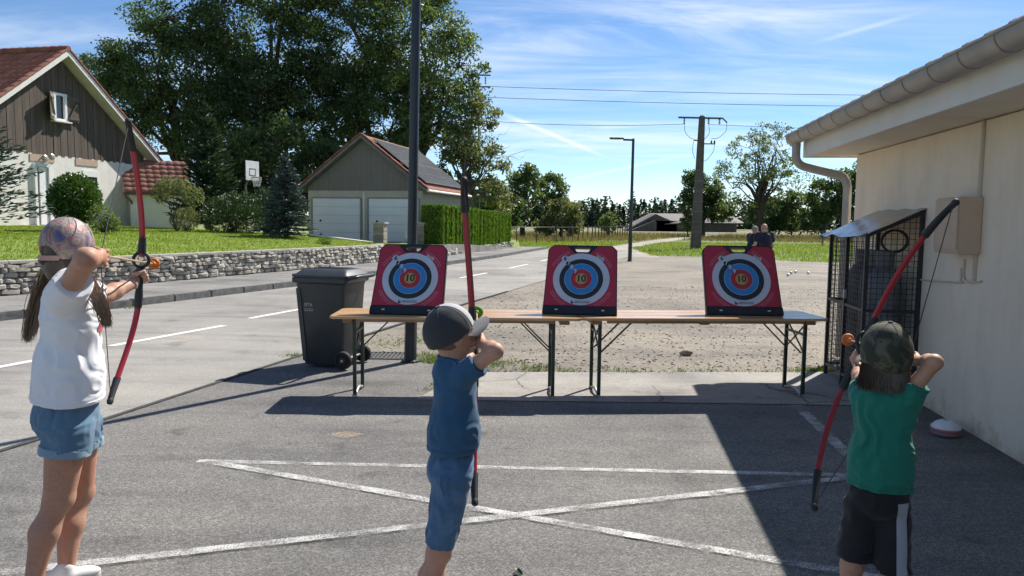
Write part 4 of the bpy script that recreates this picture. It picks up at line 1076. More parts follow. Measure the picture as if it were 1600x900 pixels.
# ---- basketball hoop in the garden
hb = vec(-11.12, 33.0, 0)
gz_ = float(garden_z(hb[0], hb[1]))
hp_ = thing('basketball_hoop', 'white basketball backboard and net above the garden conifers', 'basketball hoop', (hb[0], hb[1], gz_))
he = norm(vec(.30, .95, 0)); hn_ = vec(he[1], -he[0], 0)
MB().box(hb + UP * 3.64, (.9, .03, .82), he, hn_).build('backboard', mat('board_white', (.72, .72, .72), None, 4, .4), hp_, bevel=.005)
for (u, w_, z_, h_) in ((0, .40, 3.72, .03), (0, .40, 3.44, .03), (-.2, .03, 3.58, .3), (.2, .03, 3.58, .3)):
    MB().box(hb + he * u + hn_ * .018 + UP * z_, (w_, .01, h_), he, hn_).build('board_stripe', mat('stripe_dark', (.15, .15, .16)), hp_)
MB().tube([hb + hn_ * .22 + vec(math.cos(q) * .2, math.sin(q) * .2, 3.36) for q in np.linspace(0, 2 * math.pi, 20)], .012, 6).build('rim', mat('rim_orange', (.45, .12, .04)), hp_)
net = MB()
for k in range(12):
    q = k * math.pi / 6
    for s_ in (-1, 1): net.tube([hb + hn_ * .22 + vec(math.cos(q + s_ * t * .8) * (.2 - .08 * t), math.sin(q + s_ * t * .8) * (.2 - .08 * t), 3.36 - .4 * t) for t in np.linspace(0, 1, 5)], .006, 4)
net.build('net', mat('net_white', (.7, .7, .7)), hp_)
MB().tube([hb - hn_ * .35 + UP * gz_, hb - hn_ * .35 + UP * 3.0, hb - hn_ * .02 + UP * 3.6], .04, 10).build('pole', mat('pole_grey', (.2, .2, .2)), hp_)

# ---- barn far behind
brn = thing('barn', 'long low grey roofed barn beyond the meadow', 'barn', (28, 150, 0))
tim = mat('barn_timber', (.12, .105, .092), (.085, .075, .066), 2, .9, sc3=(3, 3, .3)); brf = mat('barn_roof', (.17, .15, .14), (.125, .112, .105), 1, .8, bmp=.3)
def hexa(a, b): return MB().add(a + b, [(0, 1, 2, 3), (7, 6, 5, 4), (0, 4, 5, 1), (1, 5, 6, 2), (2, 6, 7, 3), (3, 7, 4, 0)])
MB().box((34.5, 151.5, 1.0), (17, 7, 2.0)).build('wall', tim, brn)
MB().prism([(22.2, 0), (27.3, 0), (27.3, 1.7), (27.0, 2.1)], (0, 146.4, 0), (1, 0, 0), (0, 0, 1), (0, 1, 0), 4).build('side_wall', tim, brn)
hexa([vec(27.5, 155, 3.5), vec(43.5, 155, 3.5), vec(44.3, 147.2, 1.75), vec(32, 147.2, 1.75)], [vec(27.5, 155, 3.35), vec(43.5, 155, 3.35), vec(44.3, 147.2, 1.6), vec(32, 147.2, 1.6)]).build('roof', brf, brn)
hexa([vec(27.5, 155, 3.5), vec(32, 147.2, 1.75), vec(31.5, 147.0, 1.6), vec(22.0, 151, 1.0)], [vec(27.5, 155, 3.35), vec(32, 147.2, 1.6), vec(31.5, 147.0, 1.45), vec(22.0, 151, .85)]).build('roof', brf, brn)
MB().prism([(21.5, 0), (31.5, 0), (31.5, 1.5), (27.4, 3.3)], (0, 148.0, 0), (1, 0, 0), (0, 0, 1), (0, 1, 0), 5).build('gable_wall', tim, brn)
for k in range(6): MB().box((33.5 + k * 1.8, 147.9, 1.0), (.25, .15, 1.9)).build('post', tim, brn)

# ---- fences round the meadow
fpm = mat('fence_post_wood', (.16, .13, .10), (.10, .085, .07), 4, .9)
def fence(label, pts, n, h=1.1, wires=(.5, .95), r=.05):
    P = np.array(pts, float); d = np.r_[0, np.cumsum(np.linalg.norm(np.diff(P, axis=0), axis=1))]
    t = np.linspace(0, d[-1], n); Q = np.c_[np.interp(t, d, P[:, 0]), np.interp(t, d, P[:, 1])]
    f = thing('fence', label, 'fence', (*Q[0], -.03), 'wire fences round the meadow')
    for q in Q:
        hh = h * rng.uniform(.88, 1.12); l = rng.normal(0, .05, 2)
        MB().tube([(q[0], q[1], -.05), (q[0] + l[0], q[1] + l[1], hh)], [r, r * .85], 6).build('post', fpm, f)
    for w_ in wires:
        MB().tube([(q[0], q[1], w_ * h) for q in Q], .011, 4).build('wire', wire_m, f)
fence('wire fence with spaced posts along the meadow left of the track', [(-1.2, 56), (3.4, 62)], 4, 1.25)
fence('close row of weathered stakes fencing the track side', [(3.6, 62.5), (7.2, 70), (13, 86)], 22, 1.3, (.9,), .06)
fence('wire fence across the dry meadow behind the two men', [(15, 63), (24, 60), (33, 58), (48, 58)], 8, 1.15)

# ---- petanque balls, loose stone, drain grate
steel = mat('boule_steel', (.62, .62, .60), (.5, .5, .48), 5, .22, metal=.85)
lab = ['petanque ball at the near edge of the cluster on the gravel', 'petanque ball second in the cluster on the gravel', 'petanque ball at the far end of the close cluster', 'petanque ball lying apart on the gravel']
for k, (x, y, _) in enumerate([(8.837,24.568,0.000), (9.291,25.542,0.000), (9.700,26.250,0.000), (9.908,25.651,-0.000)]):
    tag(MB().lathe([(.045 * math.sin(q), -.045 * math.cos(q)) for q in np.linspace(.05, math.pi - .05, 10)], (x, y, .03), 14).build('petanque_ball', steel, smooth=True, origin=(x, y, .03)), lab[k], 'ball', 'petanque balls')
bm = bmesh.new(); bmesh.ops.create_icosphere(bm, subdivisions=2, radius=1)
for v in bm.verts: v.co = Vector((v.co.x * .085, v.co.y * .06, v.co.z * .045)) * (1 + random.uniform(-.16, .16))
me = bpy.data.meshes.new('rock'); bm.to_mesh(me); bm.free()
rk = link_mesh('rock', me, mat('rock_stone', (.36, .28, .20), (.24, .19, .145), 12, .9, bmp=.6), None, (*(2.211,9.604,0.000)[:2], .012)); tag(rk, 'fist sized brown stone lying on the gravel behind the tables', 'stone')
dr = thing('drain_grate', 'iron drain grate let into the ground behind the table', 'drain', (*(-1.519,9.205,0.000)[:2], 0))
dx_, dy_ = (-1.519,9.205,0.000)[:2]
iron = mat('cast_iron', (.07, .068, .065), (.11, .105, .1), 20, .7, metal=.3)
for s_ in (-1, 1):
    MB().box((dx_ + s_ * .22, dy_, .0), (.03, .44, .02)).build('frame', iron, dr); MB().box((dx_, dy_ + s_ * .22, .0), (.41, .03, .02)).build('frame', iron, dr)
for k in range(8): MB().box((dx_ - .175 + k * .05, dy_, -.001), (.026, .41, .016)).build('bar', iron, dr)

# ================================================================ PEOPLE
import mathutils
class Field:
    """implicit surface on a grid: limbs and trunk blend into one continuous skin"""
    def __init__(s, lo, hi, h):
        s.lo = np.asarray(lo, float) - 3 * h; s.h = h
        n = np.ceil((np.asarray(hi, float) + 3 * h - s.lo) / h).astype(int) + 1
        s.ax = [s.lo[i] + np.arange(n[i]) * h for i in range(3)]
        s.F = np.full(n, .5, np.float32)
    def win(s, lo, hi):
        a = [int(max(0, math.floor((lo[i] - s.lo[i]) / s.h))) for i in range(3)]
        b = [int(min(s.F.shape[i], math.ceil((hi[i] - s.lo[i]) / s.h) + 1)) for i in range(3)]
        sl = tuple(slice(a[i], max(a[i] + 1, b[i])) for i in range(3))
        P = np.stack(np.meshgrid(*[s.ax[i][sl[i]] for i in range(3)], indexing='ij'), -1).astype(np.float32)
        return sl, P
    def blend(s, sl, d, k):
        A = s.F[sl]; d = d.astype(np.float32)
        if k <= 0: s.F[sl] = np.minimum(A, d); return
        h = np.clip(.5 + .5 * (A - d) / k, 0, 1)
        s.F[sl] = A + (d - A) * h - k * h * (1 - h)
    def cone(s, a, b, ra, rb, k=.03, flat=None):
        a, b = np.asarray(a, float), np.asarray(b, float); m = max(ra, rb) * (1.0 if flat is None else max(1, 1 / flat[1])) + k + .01
        sl, P = s.win(np.minimum(a, b) - m, np.maximum(a, b) + m)
        ab = b - a; q = P - a.astype(np.float32); t = np.clip(q @ ab.astype(np.float32) / (ab @ ab + 1e-9), 0, 1)
        q = q - t[..., None] * ab.astype(np.float32)
        if flat is not None:
            n, sc_ = norm(flat[0]).astype(np.float32), flat[1]; q = q + (q @ n)[..., None] * n * (sc_ - 1)
        s.blend(sl, np.sqrt((q * q).sum(-1)) - (ra + (rb - ra) * t), k); return s
    def chain(s, pts, rad, k=.02, flat=None):
        for i in range(len(pts) - 1): s.cone(pts[i], pts[i + 1], rad[i], rad[i + 1], k, flat)
        return s
    def ell(s, c, r, axes=None, k=.03, sub=False):
        c = np.asarray(c, float); m = max(r) + k + .01; sl, P = s.win(c - m, c + m)
        Q = P - c.astype(np.float32)
        if axes is not None: Q = np.stack([Q @ np.asarray(x, np.float32) for x in axes], -1)
        r = np.asarray(r, np.float32); k0 = np.sqrt(((Q / r) ** 2).sum(-1)); k1 = np.sqrt(((Q / (r * r)) ** 2).sum(-1)) + 1e-6
        d = k0 * (k0 - 1) / k1
        if sub: s.F[sl] = np.maximum(s.F[sl], -d)
        else: s.blend(sl, d, k)
        return s
    def cut(s, o, n, lo=None, hi=None):
        """keep the side the normal points away from"""
        if lo is None: lo, hi = s.lo, s.lo + np.array(s.F.shape) * s.h
        sl, P = s.win(lo, hi); n = norm(n)
        s.F[sl] = np.maximum(s.F[sl], ((P - np.asarray(o, np.float32)) @ n.astype(np.float32)))
        return s
    def wrinkle(s, amp, sc3, seed, warp=.6):
        r = np.random.default_rng(seed); L = r.random((24, 24, 24)).astype(np.float32)
        def vn(P):
            i = np.floor(P).astype(int); f = P - i; f = f * f * (3 - 2 * f); i %= 24; j = (i + 1) % 24; o = 0
            for a in (0, 1):
                for b in (0, 1):
                    for c in (0, 1):
                        w = (f[..., 0] if a else 1 - f[..., 0]) * (f[..., 1] if b else 1 - f[..., 1]) * (f[..., 2] if c else 1 - f[..., 2])
                        o = o + w * L[(j if a else i)[..., 0], (j if b else i)[..., 1], (j if c else i)[..., 2]]
            return o
        m = np.abs(s.F) < .03; idx = np.argwhere(m)
        P = np.stack([s.ax[i][idx[:, i]] for i in range(3)], -1)
        w = vn(P * 9 + 31.7)[:, None] * warp
        ca, sa = math.cos(.6), math.sin(.6)
        S = np.c_[P[:, 0] * ca + P[:, 2] * sa, P[:, 1], P[:, 2] * ca - P[:, 0] * sa] * np.asarray(sc3)
        n = np.abs(2 * vn(S + w * 2 + 7.3) - 1) * .65 + vn(S * 2.1 + w * 3 + 3.1) * .35
        s.F[m] += ((n - .42) * amp).astype(np.float32)
        return s
    def mesh(s, name, m, parent):
        F = s.F; F[[0, -1]] = .5; F[:, [0, -1]] = .5; F[:, :, [0, -1]] = .5
        ins = F < 0; nx, ny, nz = F.shape
        C = np.zeros((nx - 1, ny - 1, nz - 1), np.uint8)
        for a in (0, 1):
            for b in (0, 1):
                for c in (0, 1): C += ins[a:nx - 1 + a, b:ny - 1 + b, c:nz - 1 + c]
        cell = np.argwhere((C > 0) & (C < 8)); ids = np.full(C.shape, -1, np.int64); ids[tuple(cell.T)] = np.arange(len(cell))
        acc = np.zeros((len(cell), 3)); cnt = np.zeros(len(cell))
        for axn in range(3):
            o1, o2 = [q for q in range(3) if q != axn]
            for a in (0, 1):
                for b in (0, 1):
                    p0 = cell.copy(); p0[:, o1] += a; p0[:, o2] += b; p1 = p0.copy(); p1[:, axn] += 1
                    f0, f1 = F[tuple(p0.T)], F[tuple(p1.T)]; cr = (f0 < 0) != (f1 < 0)
                    t = np.where(cr, f0 / np.where(cr, f0 - f1, 1), 0)
                    q = p0.astype(float); q[:, axn] += t
                    acc[cr] += q[cr]; cnt[cr] += 1
        V = s.lo + acc / cnt[:, None] * s.h
        FA = []
        for axn in range(3):
            o1, o2 = [(1, 2), (2, 0), (0, 1)][axn]
            sa = [slice(None)] * 3; sb = [slice(None)] * 3; sa[axn] = slice(0, -1); sb[axn] = slice(1, None)
            A, B = ins[tuple(sa)], ins[tuple(sb)]
            e = np.argwhere(A != B); e = e[(e[:, o1] > 0) & (e[:, o2] > 0) & (e[:, o1] < F.shape[o1] - 1) & (e[:, o2] < F.shape[o2] - 1)]
            fl = A[tuple(e.T)]
            def cid(d1, d2):
                q = e.copy(); q[:, o1] -= d1; q[:, o2] -= d2; return ids[tuple(q.T)]
            Q = np.stack([cid(0, 0), cid(1, 0), cid(1, 1), cid(0, 1)], -1)
            Q[~fl] = Q[~fl][:, ::-1]; FA.append(Q)
        return mesh_np(name, V, np.vstack(FA), m, parent, smooth=True)

def skin_mat(name, a, b):
    m, nt, p = base_mat(name)
    col = ramp(nt, noise(nt, 9, 5, .6), [(.3, a), (.7, b)])
    col = mixrgb(nt, 1.0, col, ramp(nt, noise(nt, 2.7, 3, .5), [(.35, (1.08, .90, .86)), (.6, (1, 1, 1))]), 'MULTIPLY')
    col = mixrgb(nt, 1.0, col, ramp(nt, noise(nt, 70, 4, .7), [(.3, (.86, .82, .80)), (.55, (1, 1, 1))]), 'MULTIPLY')
    nt.links.new(col, p.inputs['Base Color']); p.inputs['Roughness'].default_value = .55
    p.inputs['Subsurface Weight'].default_value = .12; p.inputs['Subsurface Radius'].default_value = (.012, .005, .003)
    p.inputs['Specular IOR Level'].default_value = .35
    bump(nt, p, noise(nt, 260, 3), .12, .002); return m
def cloth_mat(name, a, b, weave=900, rough=.85, big=5, fade=None):
    m, nt, p = base_mat(name); p.inputs['Roughness'].default_value = rough; p.inputs['Specular IOR Level'].default_value = .2
    p.inputs['Sheen Weight'].default_value = .15
    col = ramp(nt, noise(nt, big, 6, .6), [(.32, a), (.68, b)])
    col = mixrgb(nt, .35, col, mixrgb(nt, 1.0, col, ramp(nt, noise(nt, weave, 2, .5, sc3=(1, 1, .25)), [(.3, (.7, .7, .7)), (.7, (1.25, 1.25, 1.25))]), 'MULTIPLY'))
    if fade: col = mixrgb(nt, ramp(nt, noise(nt, 11, 5, .6), [(.5, (0, 0, 0)), (.75, (.7, .7, .7))]), col, fade)
    nt.links.new(col, p.inputs['Base Color']); bump(nt, p, noise(nt, weave * .7, 3), .25, .002); return m
def hair_strands(name, roots, paths, m, parent, r=.0022, n=3):
    V, F = [], []
    mb = MB()
    for P in paths: mb.tube(P, np.r_[np.full(len(P) - 2, r), r * .7, r * .2], n, cap=False)
    return mb.build(name, m, parent, smooth=True)
hair_brown = mat('brown_hair', (.13, .082, .05), (.26, .175, .11), 30, .42, sc3=(12, 12, .6), spec=.6)
hair_dark = mat('dark_brown_hair', (.045, .028, .02), (.085, .055, .036), 30, .42, sc3=(12, 12, .6), spec=.6)
hair_blond = mat('short_fair_hair', (.21, .13, .075), (.15, .092, .055), 60, .7)
hair_grey = mat('short_grey_hair', (.25, .23, .21), (.18, .165, .15), 60, .7)
eye_m = mat('eye_dark', (.02, .018, .016), None, 6, .15)

def fist(F, wrist, c, axis, s, side):
    """hand closed round a bar through c along axis; side (+1/-1) is the side the fingers wrap to"""
    wrist, c = np.asarray(wrist, float), np.asarray(c, float)
    d = norm(c - wrist); a = norm(np.asarray(axis, float) - d * (np.asarray(axis, float) @ d)); n = np.cross(a, d) * side
    palm = c - d * .030 * s + n * -.010 * s
    F.cone(wrist, palm, .025 * s, .026 * s, .02, (n, 1.25))
    F.ell(palm, (.040 * s, .034 * s, .020 * s), (a, d, n), .015)
    for i in range(4):
        L = (1.0, 1.08, 1.0, .82)[i]; o = a * ((1.5 - i) * .0195 * s)
        p0 = c - d * .008 * s - n * .022 * s + o * 1.05
        p1 = c + d * .020 * s * L - n * .020 * s + o
        p2 = c + d * .031 * s * L + n * .004 * s + o
        p3 = c + d * .018 * s * L + n * .024 * s + o * .96
        p4 = c - d * .004 * s + n * .024 * s + o * .94
        F.chain([p0, p1, p2, p3, p4], [.0098 * s, .0094 * s, .009 * s, .0084 * s, .0074 * s], .004)
    t0 = palm + a * .030 * s + n * .006 * s; t1 = c + a * .036 * s + n * .024 * s - d * .010 * s; t2 = c + a * .030 * s + n * .033 * s + d * .014 * s
    F.chain([t0, t1, t2], [.0125 * s, .0105 * s, .0085 * s], .006)

def head(F, c, f, u, s, k=.02):
    """c: centre of the skull; f face direction; u up"""
    f = norm(f); u = norm(u - f * (u @ f)); l = np.cross(u, f); c = np.asarray(c, float)
    F.ell(c + u * .010 * s, (.072 * s, .092 * s, .096 * s), (l, f, u), k)
    F.ell(c + f * .030 * s - u * .048 * s, (.054 * s, .060 * s, .068 * s), (l, f, u), .03)
    F.cone(c + f * .090 * s - u * .010 * s, c + f * .106 * s - u * .036 * s, .009 * s, .013 * s, .014)
    F.ell(c + f * .083 * s - u * .068 * s, (.024 * s, .010 * s, .006 * s), (l, f, u), .008)
    F.ell(c + f * .082 * s - u * .079 * s, (.021 * s, .010 * s, .007 * s), (l, f, u), .008)
    for q in (-1, 1):
        F.ell(c + l * q * .030 * s + f * .086 * s - u * .004 * s, (.014 * s, .012 * s, .010 * s), (l, f, u), .004, sub=True)
        F.ell(c + l * q * .030 * s + f * .076 * s - u * .004 * s, (.012 * s, .012 * s, .012 * s), (l, f, u), .003)
        e = c + l * q * .074 * s - f * .004 * s - u * .018 * s
        ax = (norm(l * q - f * .45), norm(f + l * q * .45), u)
        F.ell(e, (.010 * s, .019 * s, .030 * s), ax, .006)
        F.ell(e + ax[0] * .009 * s + ax[1] * .002 * s, (.007 * s, .011 * s, .020 * s), ax, .004, sub=True)
    return l, f, u

def torso(F, pelvis, chest, neck, lp, lc, fp, fc, s, grow=0.0, bust=0.0, wide=1.0):
    """lp, lc: left vectors of pelvis and chest; fp, fc: forward vectors"""
    up = norm(neck - pelvis); g = grow
    F.ell(pelvis, (.125 * s * wide + g, .098 * s + g, .105 * s + g), (lp, fp, up), .04)
    F.ell(pelvis - fp * .035 * s - up * .035 * s, (.115 * s * wide + g, .085 * s + g, .085 * s + g), (lp, fp, up), .04)
    mid = (pelvis * .52 + chest * .48)
    F.ell(mid, (.108 * s * wide + g, .084 * s + g, .14 * s + g), (norm(lp + lc), norm(fp + fc), up), .05)
    F.ell(chest, (.132 * s + g, .094 * s + g, .135 * s + g), (lc, fc, up), .05)
    F.ell(chest + up * .075 * s, (.128 * s + g, .072 * s + g, .065 * s + g), (lc, fc, up), .04)
    if bust:
        for q in (-1, 1): F.ell(chest + fc * .070 * s + lc * q * .05 * s - up * .02 * s, (.05 * s + g, .04 * s + g, .05 * s + g), (lc, fc, up), .04)

def leg(F, hip, knee, ankle, s, fat=1.0, f=None):
    F.cone(hip, knee, .076 * s * fat, .050 * s * fat, .03)
    F.cone(hip * .55 + knee * .45, knee, .064 * s * fat, .049 * s * fat, .03)
    F.ell(knee + f * .012 * s, (.044 * s * fat,) * 3, None, .02)
    back = -f * .016 * s
    F.cone(knee, knee * .62 + ankle * .38 + back, .046 * s * fat, .052 * s * fat, .03)
    F.cone(knee * .62 + ankle * .38 + back, ankle, .052 * s * fat, .030 * s * fat, .03)

def shoe(name, ankle, f, s, m, sole, parent):
    f = norm(vec(f[0], f[1], 0)); l = vec(-f[1], f[0], 0); g = vec(ankle[0], ankle[1], 0)
    lo, hi = g - .22 * s, g + .22 * s; lo[2] = -.01; hi[2] = .16
    F = Field(lo, hi, .006)
    F.ell(g - f * .03 * s + UP * .045 * s, (.040 * s, .06 * s, .05 * s), (l, f, UP), .02)
    F.ell(g + f * .06 * s + UP * .035 * s, (.043 * s, .10 * s, .036 * s), (l, f, UP), .03)
    F.cone(g + UP * .05 * s, g + UP * .085 * s, .044 * s, .042 * s, .02)
    F.cut((0, 0, .006), (0, 0, -1))
    o = F.mesh(name, m, parent)
    mb = MB(); pts = []
    for q in np.linspace(0, 2 * math.pi, 26)[:-1]:
        a = math.cos(q); pts.append((a * .125 * s + .035 * s, math.sin(q) * .048 * s * (1 - .12 * abs(a))))
    mb.prism(pts, g + UP * .001, f, l, UP, .018); mb.build('sole', sole, o)

def arm(F, sh, el, wr, s, fat=1.0):
    F.cone(sh, el, .046 * s * fat, .036 * s * fat, .03)
    F.ell(el, (.034 * s * fat,) * 3, None, .015)
    m = el * .68 + wr * .32
    F.cone(el, m, .036 * s * fat, .037 * s * fat, .02)
    F.cone(m, wr, .037 * s * fat, .024 * s * fat, .02)

def bow(label, top, grip, bot, nock, group, lean, tipfrac=.13, col=(.40, .030, .045)):
    """limbs bend back from the grip to the tips; the string runs tip - nock - tip"""
    top, grip, bot, nock = (np.asarray(q, float) for q in (top, grip, bot, nock))
    B = thing('bow', label, 'bow', tuple(grip), group)
    red = mat('red_fibreglass', col, tuple(x * .85 for x in col), 4, .25, spec=.6); blk = mat('bow_rubber', (.014, .016, .019), (.02, .022, .025), 12, .6)
    ax = norm(top - bot); back = norm((nock - grip) - ax * ((nock - grip) @ ax)); sd = np.cross(ax, back)
    for end, nm in ((top, 'upper_limb'), (bot, 'lower_limb')):
        sg = norm(end - grip); L = np.linalg.norm(end - grip); s0 = ax if end is top else -ax
        c0, c1, c2, c3 = grip + s0 * .10, grip + s0 * (.10 + .30 * L) - back * .015, end - norm(s0 * .6 + back * .55) * .26 * L, end
        P = np.array([(1 - t) ** 3 * c0 + 3 * t * (1 - t) ** 2 * c1 + 3 * t * t * (1 - t) * c2 + t ** 3 * c3 for t in np.linspace(0, 1, 22)])
        k = int(22 * (1 - tipfrac * 1.7))
        def ribbon(P, w0, w1, th0, th1):
            mb = MB(); rings = []
            for i, p_ in enumerate(P):
                f = i / (len(P) - 1); T = norm(P[min(i + 1, len(P) - 1)] - P[max(i - 1, 0)]); b_ = norm(back - T * (back @ T)); w = (w0 + (w1 - w0) * f) / 2; h_ = (th0 + (th1 - th0) * f) / 2
                rings.append([p_ + sd * w * math.cos(q) * 1.0 + b_ * h_ * math.sin(q) for q in np.arange(10) * 2 * math.pi / 10])
            return loft(mb, rings)
        lo_ = ribbon(P[:k], .030, .027, .018, .013).build(nm, red, B, smooth=True)
        ribbon(P[k - 1:], .036, .027, .026, .020).build('limb_tip', blk, lo_, smooth=True)
        MB().lathe([(.002, -.02), (.013, -.014), (.016, .0), (.012, .012), (.002, .016)], end, 10, norm(P[-1] - P[-2])).build('nock_cap', blk, lo_, smooth=True)
        st = mat('bowstring', (.05, .045, .045)); MB().tube([end - norm(P[-1] - P[-2]) * .015, nock], .0022, 5).build('string', st, B)
    MB().tube([grip - ax * .13, grip - ax * .10, grip - ax * .05, grip, grip + ax * .045], [.017, .020, .016, .017, .020], 12).build('grip', blk, B, smooth=True)
    rc = grip + ax * .085
    MB().tube([rc + (ax * math.cos(q) + sd * math.sin(q)) * .036 for q in np.linspace(0, 2 * math.pi, 25)], .0085, 8, cap=False).build('arrow_ring', blk, B, smooth=True)
    MB().tube([grip + ax * .118, grip + ax * .15, grip + ax * .20], [.021, .020, .017], 12).build('upper_socket', blk, B, smooth=True)
    MB().tube([grip - ax * .10, grip - ax * .16], [.020, .018], 12).build('lower_socket', blk, B, smooth=True)
    return B
def arrow(label, nock, tip, col, shaft=(.62, .40, .16)):
    nock, tip = np.asarray(nock, float), np.asarray(tip, float); d = norm(tip - nock)
    A = thing('arrow', label, 'arrow', tuple(nock), 'soft tipped arrows')
    MB().tube([nock, tip - d * .01], .0038, 8).build('shaft', mat('arrow_shaft', shaft, None, 6, .4), A, smooth=True)
    fm = mat('arrow_foam', col, tuple(x * .8 for x in col), 12, .6)
    MB().lathe([(.006, -.03), (.011, -.026), (.012, -.004), (.027, .000), (.031, .006), (.030, .013), (.022, .018), (.0, .020)], tip, 18, d).build('foam_tip', fm, A, smooth=True)
    for k in range(3):   # ribs behind the cup
        x = np.cross(d, UP); y = np.cross(d, x); q = k * 2.094; n_ = x * math.cos(q) + y * math.sin(q)
        MB().prism([(-.026, .006), (.0, .024), (.0, .006)], tip, d, n_, np.cross(d, n_), .003).build('tip_rib', fm, A)
        MB().prism([(.015, .003), (.025, .017), (.065, .016), (.085, .003)], nock, d, n_, np.cross(d, n_), .0015).build('fletching', fm, A)
    return A

def cap(parent, c, f, u, s, m, brim_m, band=None, opening=False, low=-.020, tilt=.12, brim_len=.075, button=None, front_m=None):
    f = norm(f); l = norm(np.cross(u, f)); u = norm(np.cross(f, l)); c = np.asarray(c, float)
    F = Field(c - .15 * s, c + .16 * s, .0045)
    F.ell(c + u * .016 * s - f * .002 * s, (.083 * s, .103 * s, .105 * s), (l, f, u), 0)
    nrm = norm(-u - f * tilt); F.cut(c + u * low * s, nrm)
    if opening: F.ell(c - f * .105 * s + u * (low + .012) * s, (.040 * s, .05 * s, .036 * s), (l, f, u), 0, sub=True)
    F.wrinkle(.004, (14, 14, 10), 5)
    o = F.mesh('cap', m, parent)
    F2 = None
    # six stitched seams and the button
    sm = mat('cap_seam', (.05, .05, .05)) if button is None else button
    for q in np.arange(6) * math.pi / 3 + .0:
        pts = []
        for t in np.linspace(.06, 1.45, 9):
            d_ = (l * math.sin(q) * .0835 + f * math.cos(q) * .1035) * math.sin(t) + u * .1055 * math.cos(t)
            p_ = c + u * .016 * s - f * .002 * s + d_ * s
            if (p_ - (c + u * low * s)) @ nrm < -.004: pts.append(p_)
        if len(pts) > 2 and not (opening and abs(q - math.pi) < .1): MB().tube(pts, .0011, 4).build('seam', sm, o)
    MB().lathe([(.0, -.004), (.009, -.002), (.008, .004), (.0, .006)], c + u * (.016 + .1055) * s - f * .002 * s, 10, u).build('button', sm, o, smooth=True)
    # brim: curved plate
    mb = MB(); V = []; nu2, nv2 = 12, 6; w = .078 * s
    base_c = c + u * (low + .004) * s + nrm * 0
    fd = norm(f - u * (tilt + .12))
    for j in range(nv2 + 1):
        for i in range(nu2 + 1):
            t = -1 + 2 * i / nu2; e = j / nv2
            edge = math.sqrt(max(0, 1 - (t * .97) ** 2))
            x = t * w * (1 - .06 * e)
            y = .080 * s * edge * 1.0 + e * brim_len * s * (edge ** .55)
            zc = -.020 * s * t * t * (.4 + e)
            V.append(base_c + l * x + fd * (y * .98 + .008 * s) + u * (zc + .0))
    Fq = [(j * (nu2 + 1) + i, j * (nu2 + 1) + i + 1, (j + 1) * (nu2 + 1) + i + 1, (j + 1) * (nu2 + 1) + i) for j in range(nv2) for i in range(nu2)]
    n = len(V); V = V + [v - u * .004 for v in V]
    rim = [i for i in range(nu2 + 1)]
    side = [(nv2 * (nu2 + 1) + i, nv2 * (nu2 + 1) + i + 1, n + nv2 * (nu2 + 1) + i + 1, n + nv2 * (nu2 + 1) + i) for i in range(nu2)]
    mb.add(V, Fq + [tuple(n + q for q in g[::-1]) for g in Fq] + side); mb.build('brim', brim_m, o, smooth=True)
    if band is not None:
        pts = [c + u * (low + .006) * s + (l * math.sin(q) * .0845 + f * math.cos(q) * .1045) * s - nrm * 0 - u * (.0) + u * (tilt * -.1045 * math.cos(q)) * s for q in np.linspace(math.pi - .62, math.pi + .62, 12)]
        rings = [[p_ + u * .010 * s, p_ - u * .008 * s, p_ - u * .008 * s + norm(p_ - c) * .003, p_ + u * .010 * s + norm(p_ - c) * .003] for p_ in pts]
        loft(MB(), rings).build('strap', band, o)
    return o

def frame_of(f):
    f = norm(vec(f[0], f[1], 0)); return f, vec(-f[1], f[0], 0)
def bounds(pts, m):
    P = np.array(pts); return P.min(0) - m, P.max(0) + m

def build_person(label, J, fb, fp, fh, s, skin, hand_axis, sides, fat=1.0, h=.0048, group=None, hs=None):
    """one continuous body through the joints J"""
    J = {k: np.asarray(v, float) for k, v in J.items()}
    foot = (J['ankR'] + J['ankL']) / 2; foot[2] = 0
    T = thing('person', label, 'person', tuple(foot), group)
    fc, lc = frame_of(fb); fpv, lp = frame_of(fp)
    pts = list(J.values()); lo, hi = bounds(pts, .17 * s); lo[2] = -.01
    F = Field(lo, hi, h)
    torso(F, J['pelvis'], J['chest'], J['neck'], lp, lc, fpv, fc, s * .93)
    F.cone(J['neck'] - UP * .03 * s, J['head'] - UP * .05 * s - norm(fh) * .012 * s, .050 * s, .046 * s, .03)
    for q in 'RL':
        F.cone(J['chest'] * .3 + J['neck'] * .7, J['sho' + q], .05 * s, .046 * s, .04)
        arm(F, J['sho' + q], J['elb' + q], J['wri' + q], s, fat)
        leg(F, J['hip' + q], J['kne' + q], J['ank' + q], s, fat, fpv)
        g = vec(J['ank' + q][0], J['ank' + q][1], 0)
        F.cone(J['ank' + q], g + fpv * .05 * s + UP * .03 * s, .028 * s, .028 * s, .02)
        if ('grip' + q) in J: fist(F, J['wri' + q], J['grip' + q], hand_axis[q], s * .95, sides[q])
        else:
            d = norm(J['wri' + q] - J['elb' + q]); 
            fist(F, J['wri' + q], J['wri' + q] + d * .065 * s, np.cross(d, fc), s * .95, 1 if q == 'L' else -1)
    hs = hs or s
    l, f, u = head(F, J['head'], fh, norm(J['head'] - J['neck'] + UP * 2), hs)
    body = F.mesh('body', skin, T)
    for q in (-1, 1):
        MB().lathe([(.002, -.003), (.006, -.001), (.006, .002), (.002, .004)], J['head'] + l * q * .030 * hs + f * .0865 * hs - u * .004 * hs, 10, f).build('eye', eye_m, T, smooth=True)
    return T, J, (fc, lc, fpv, lp, l, f, u)

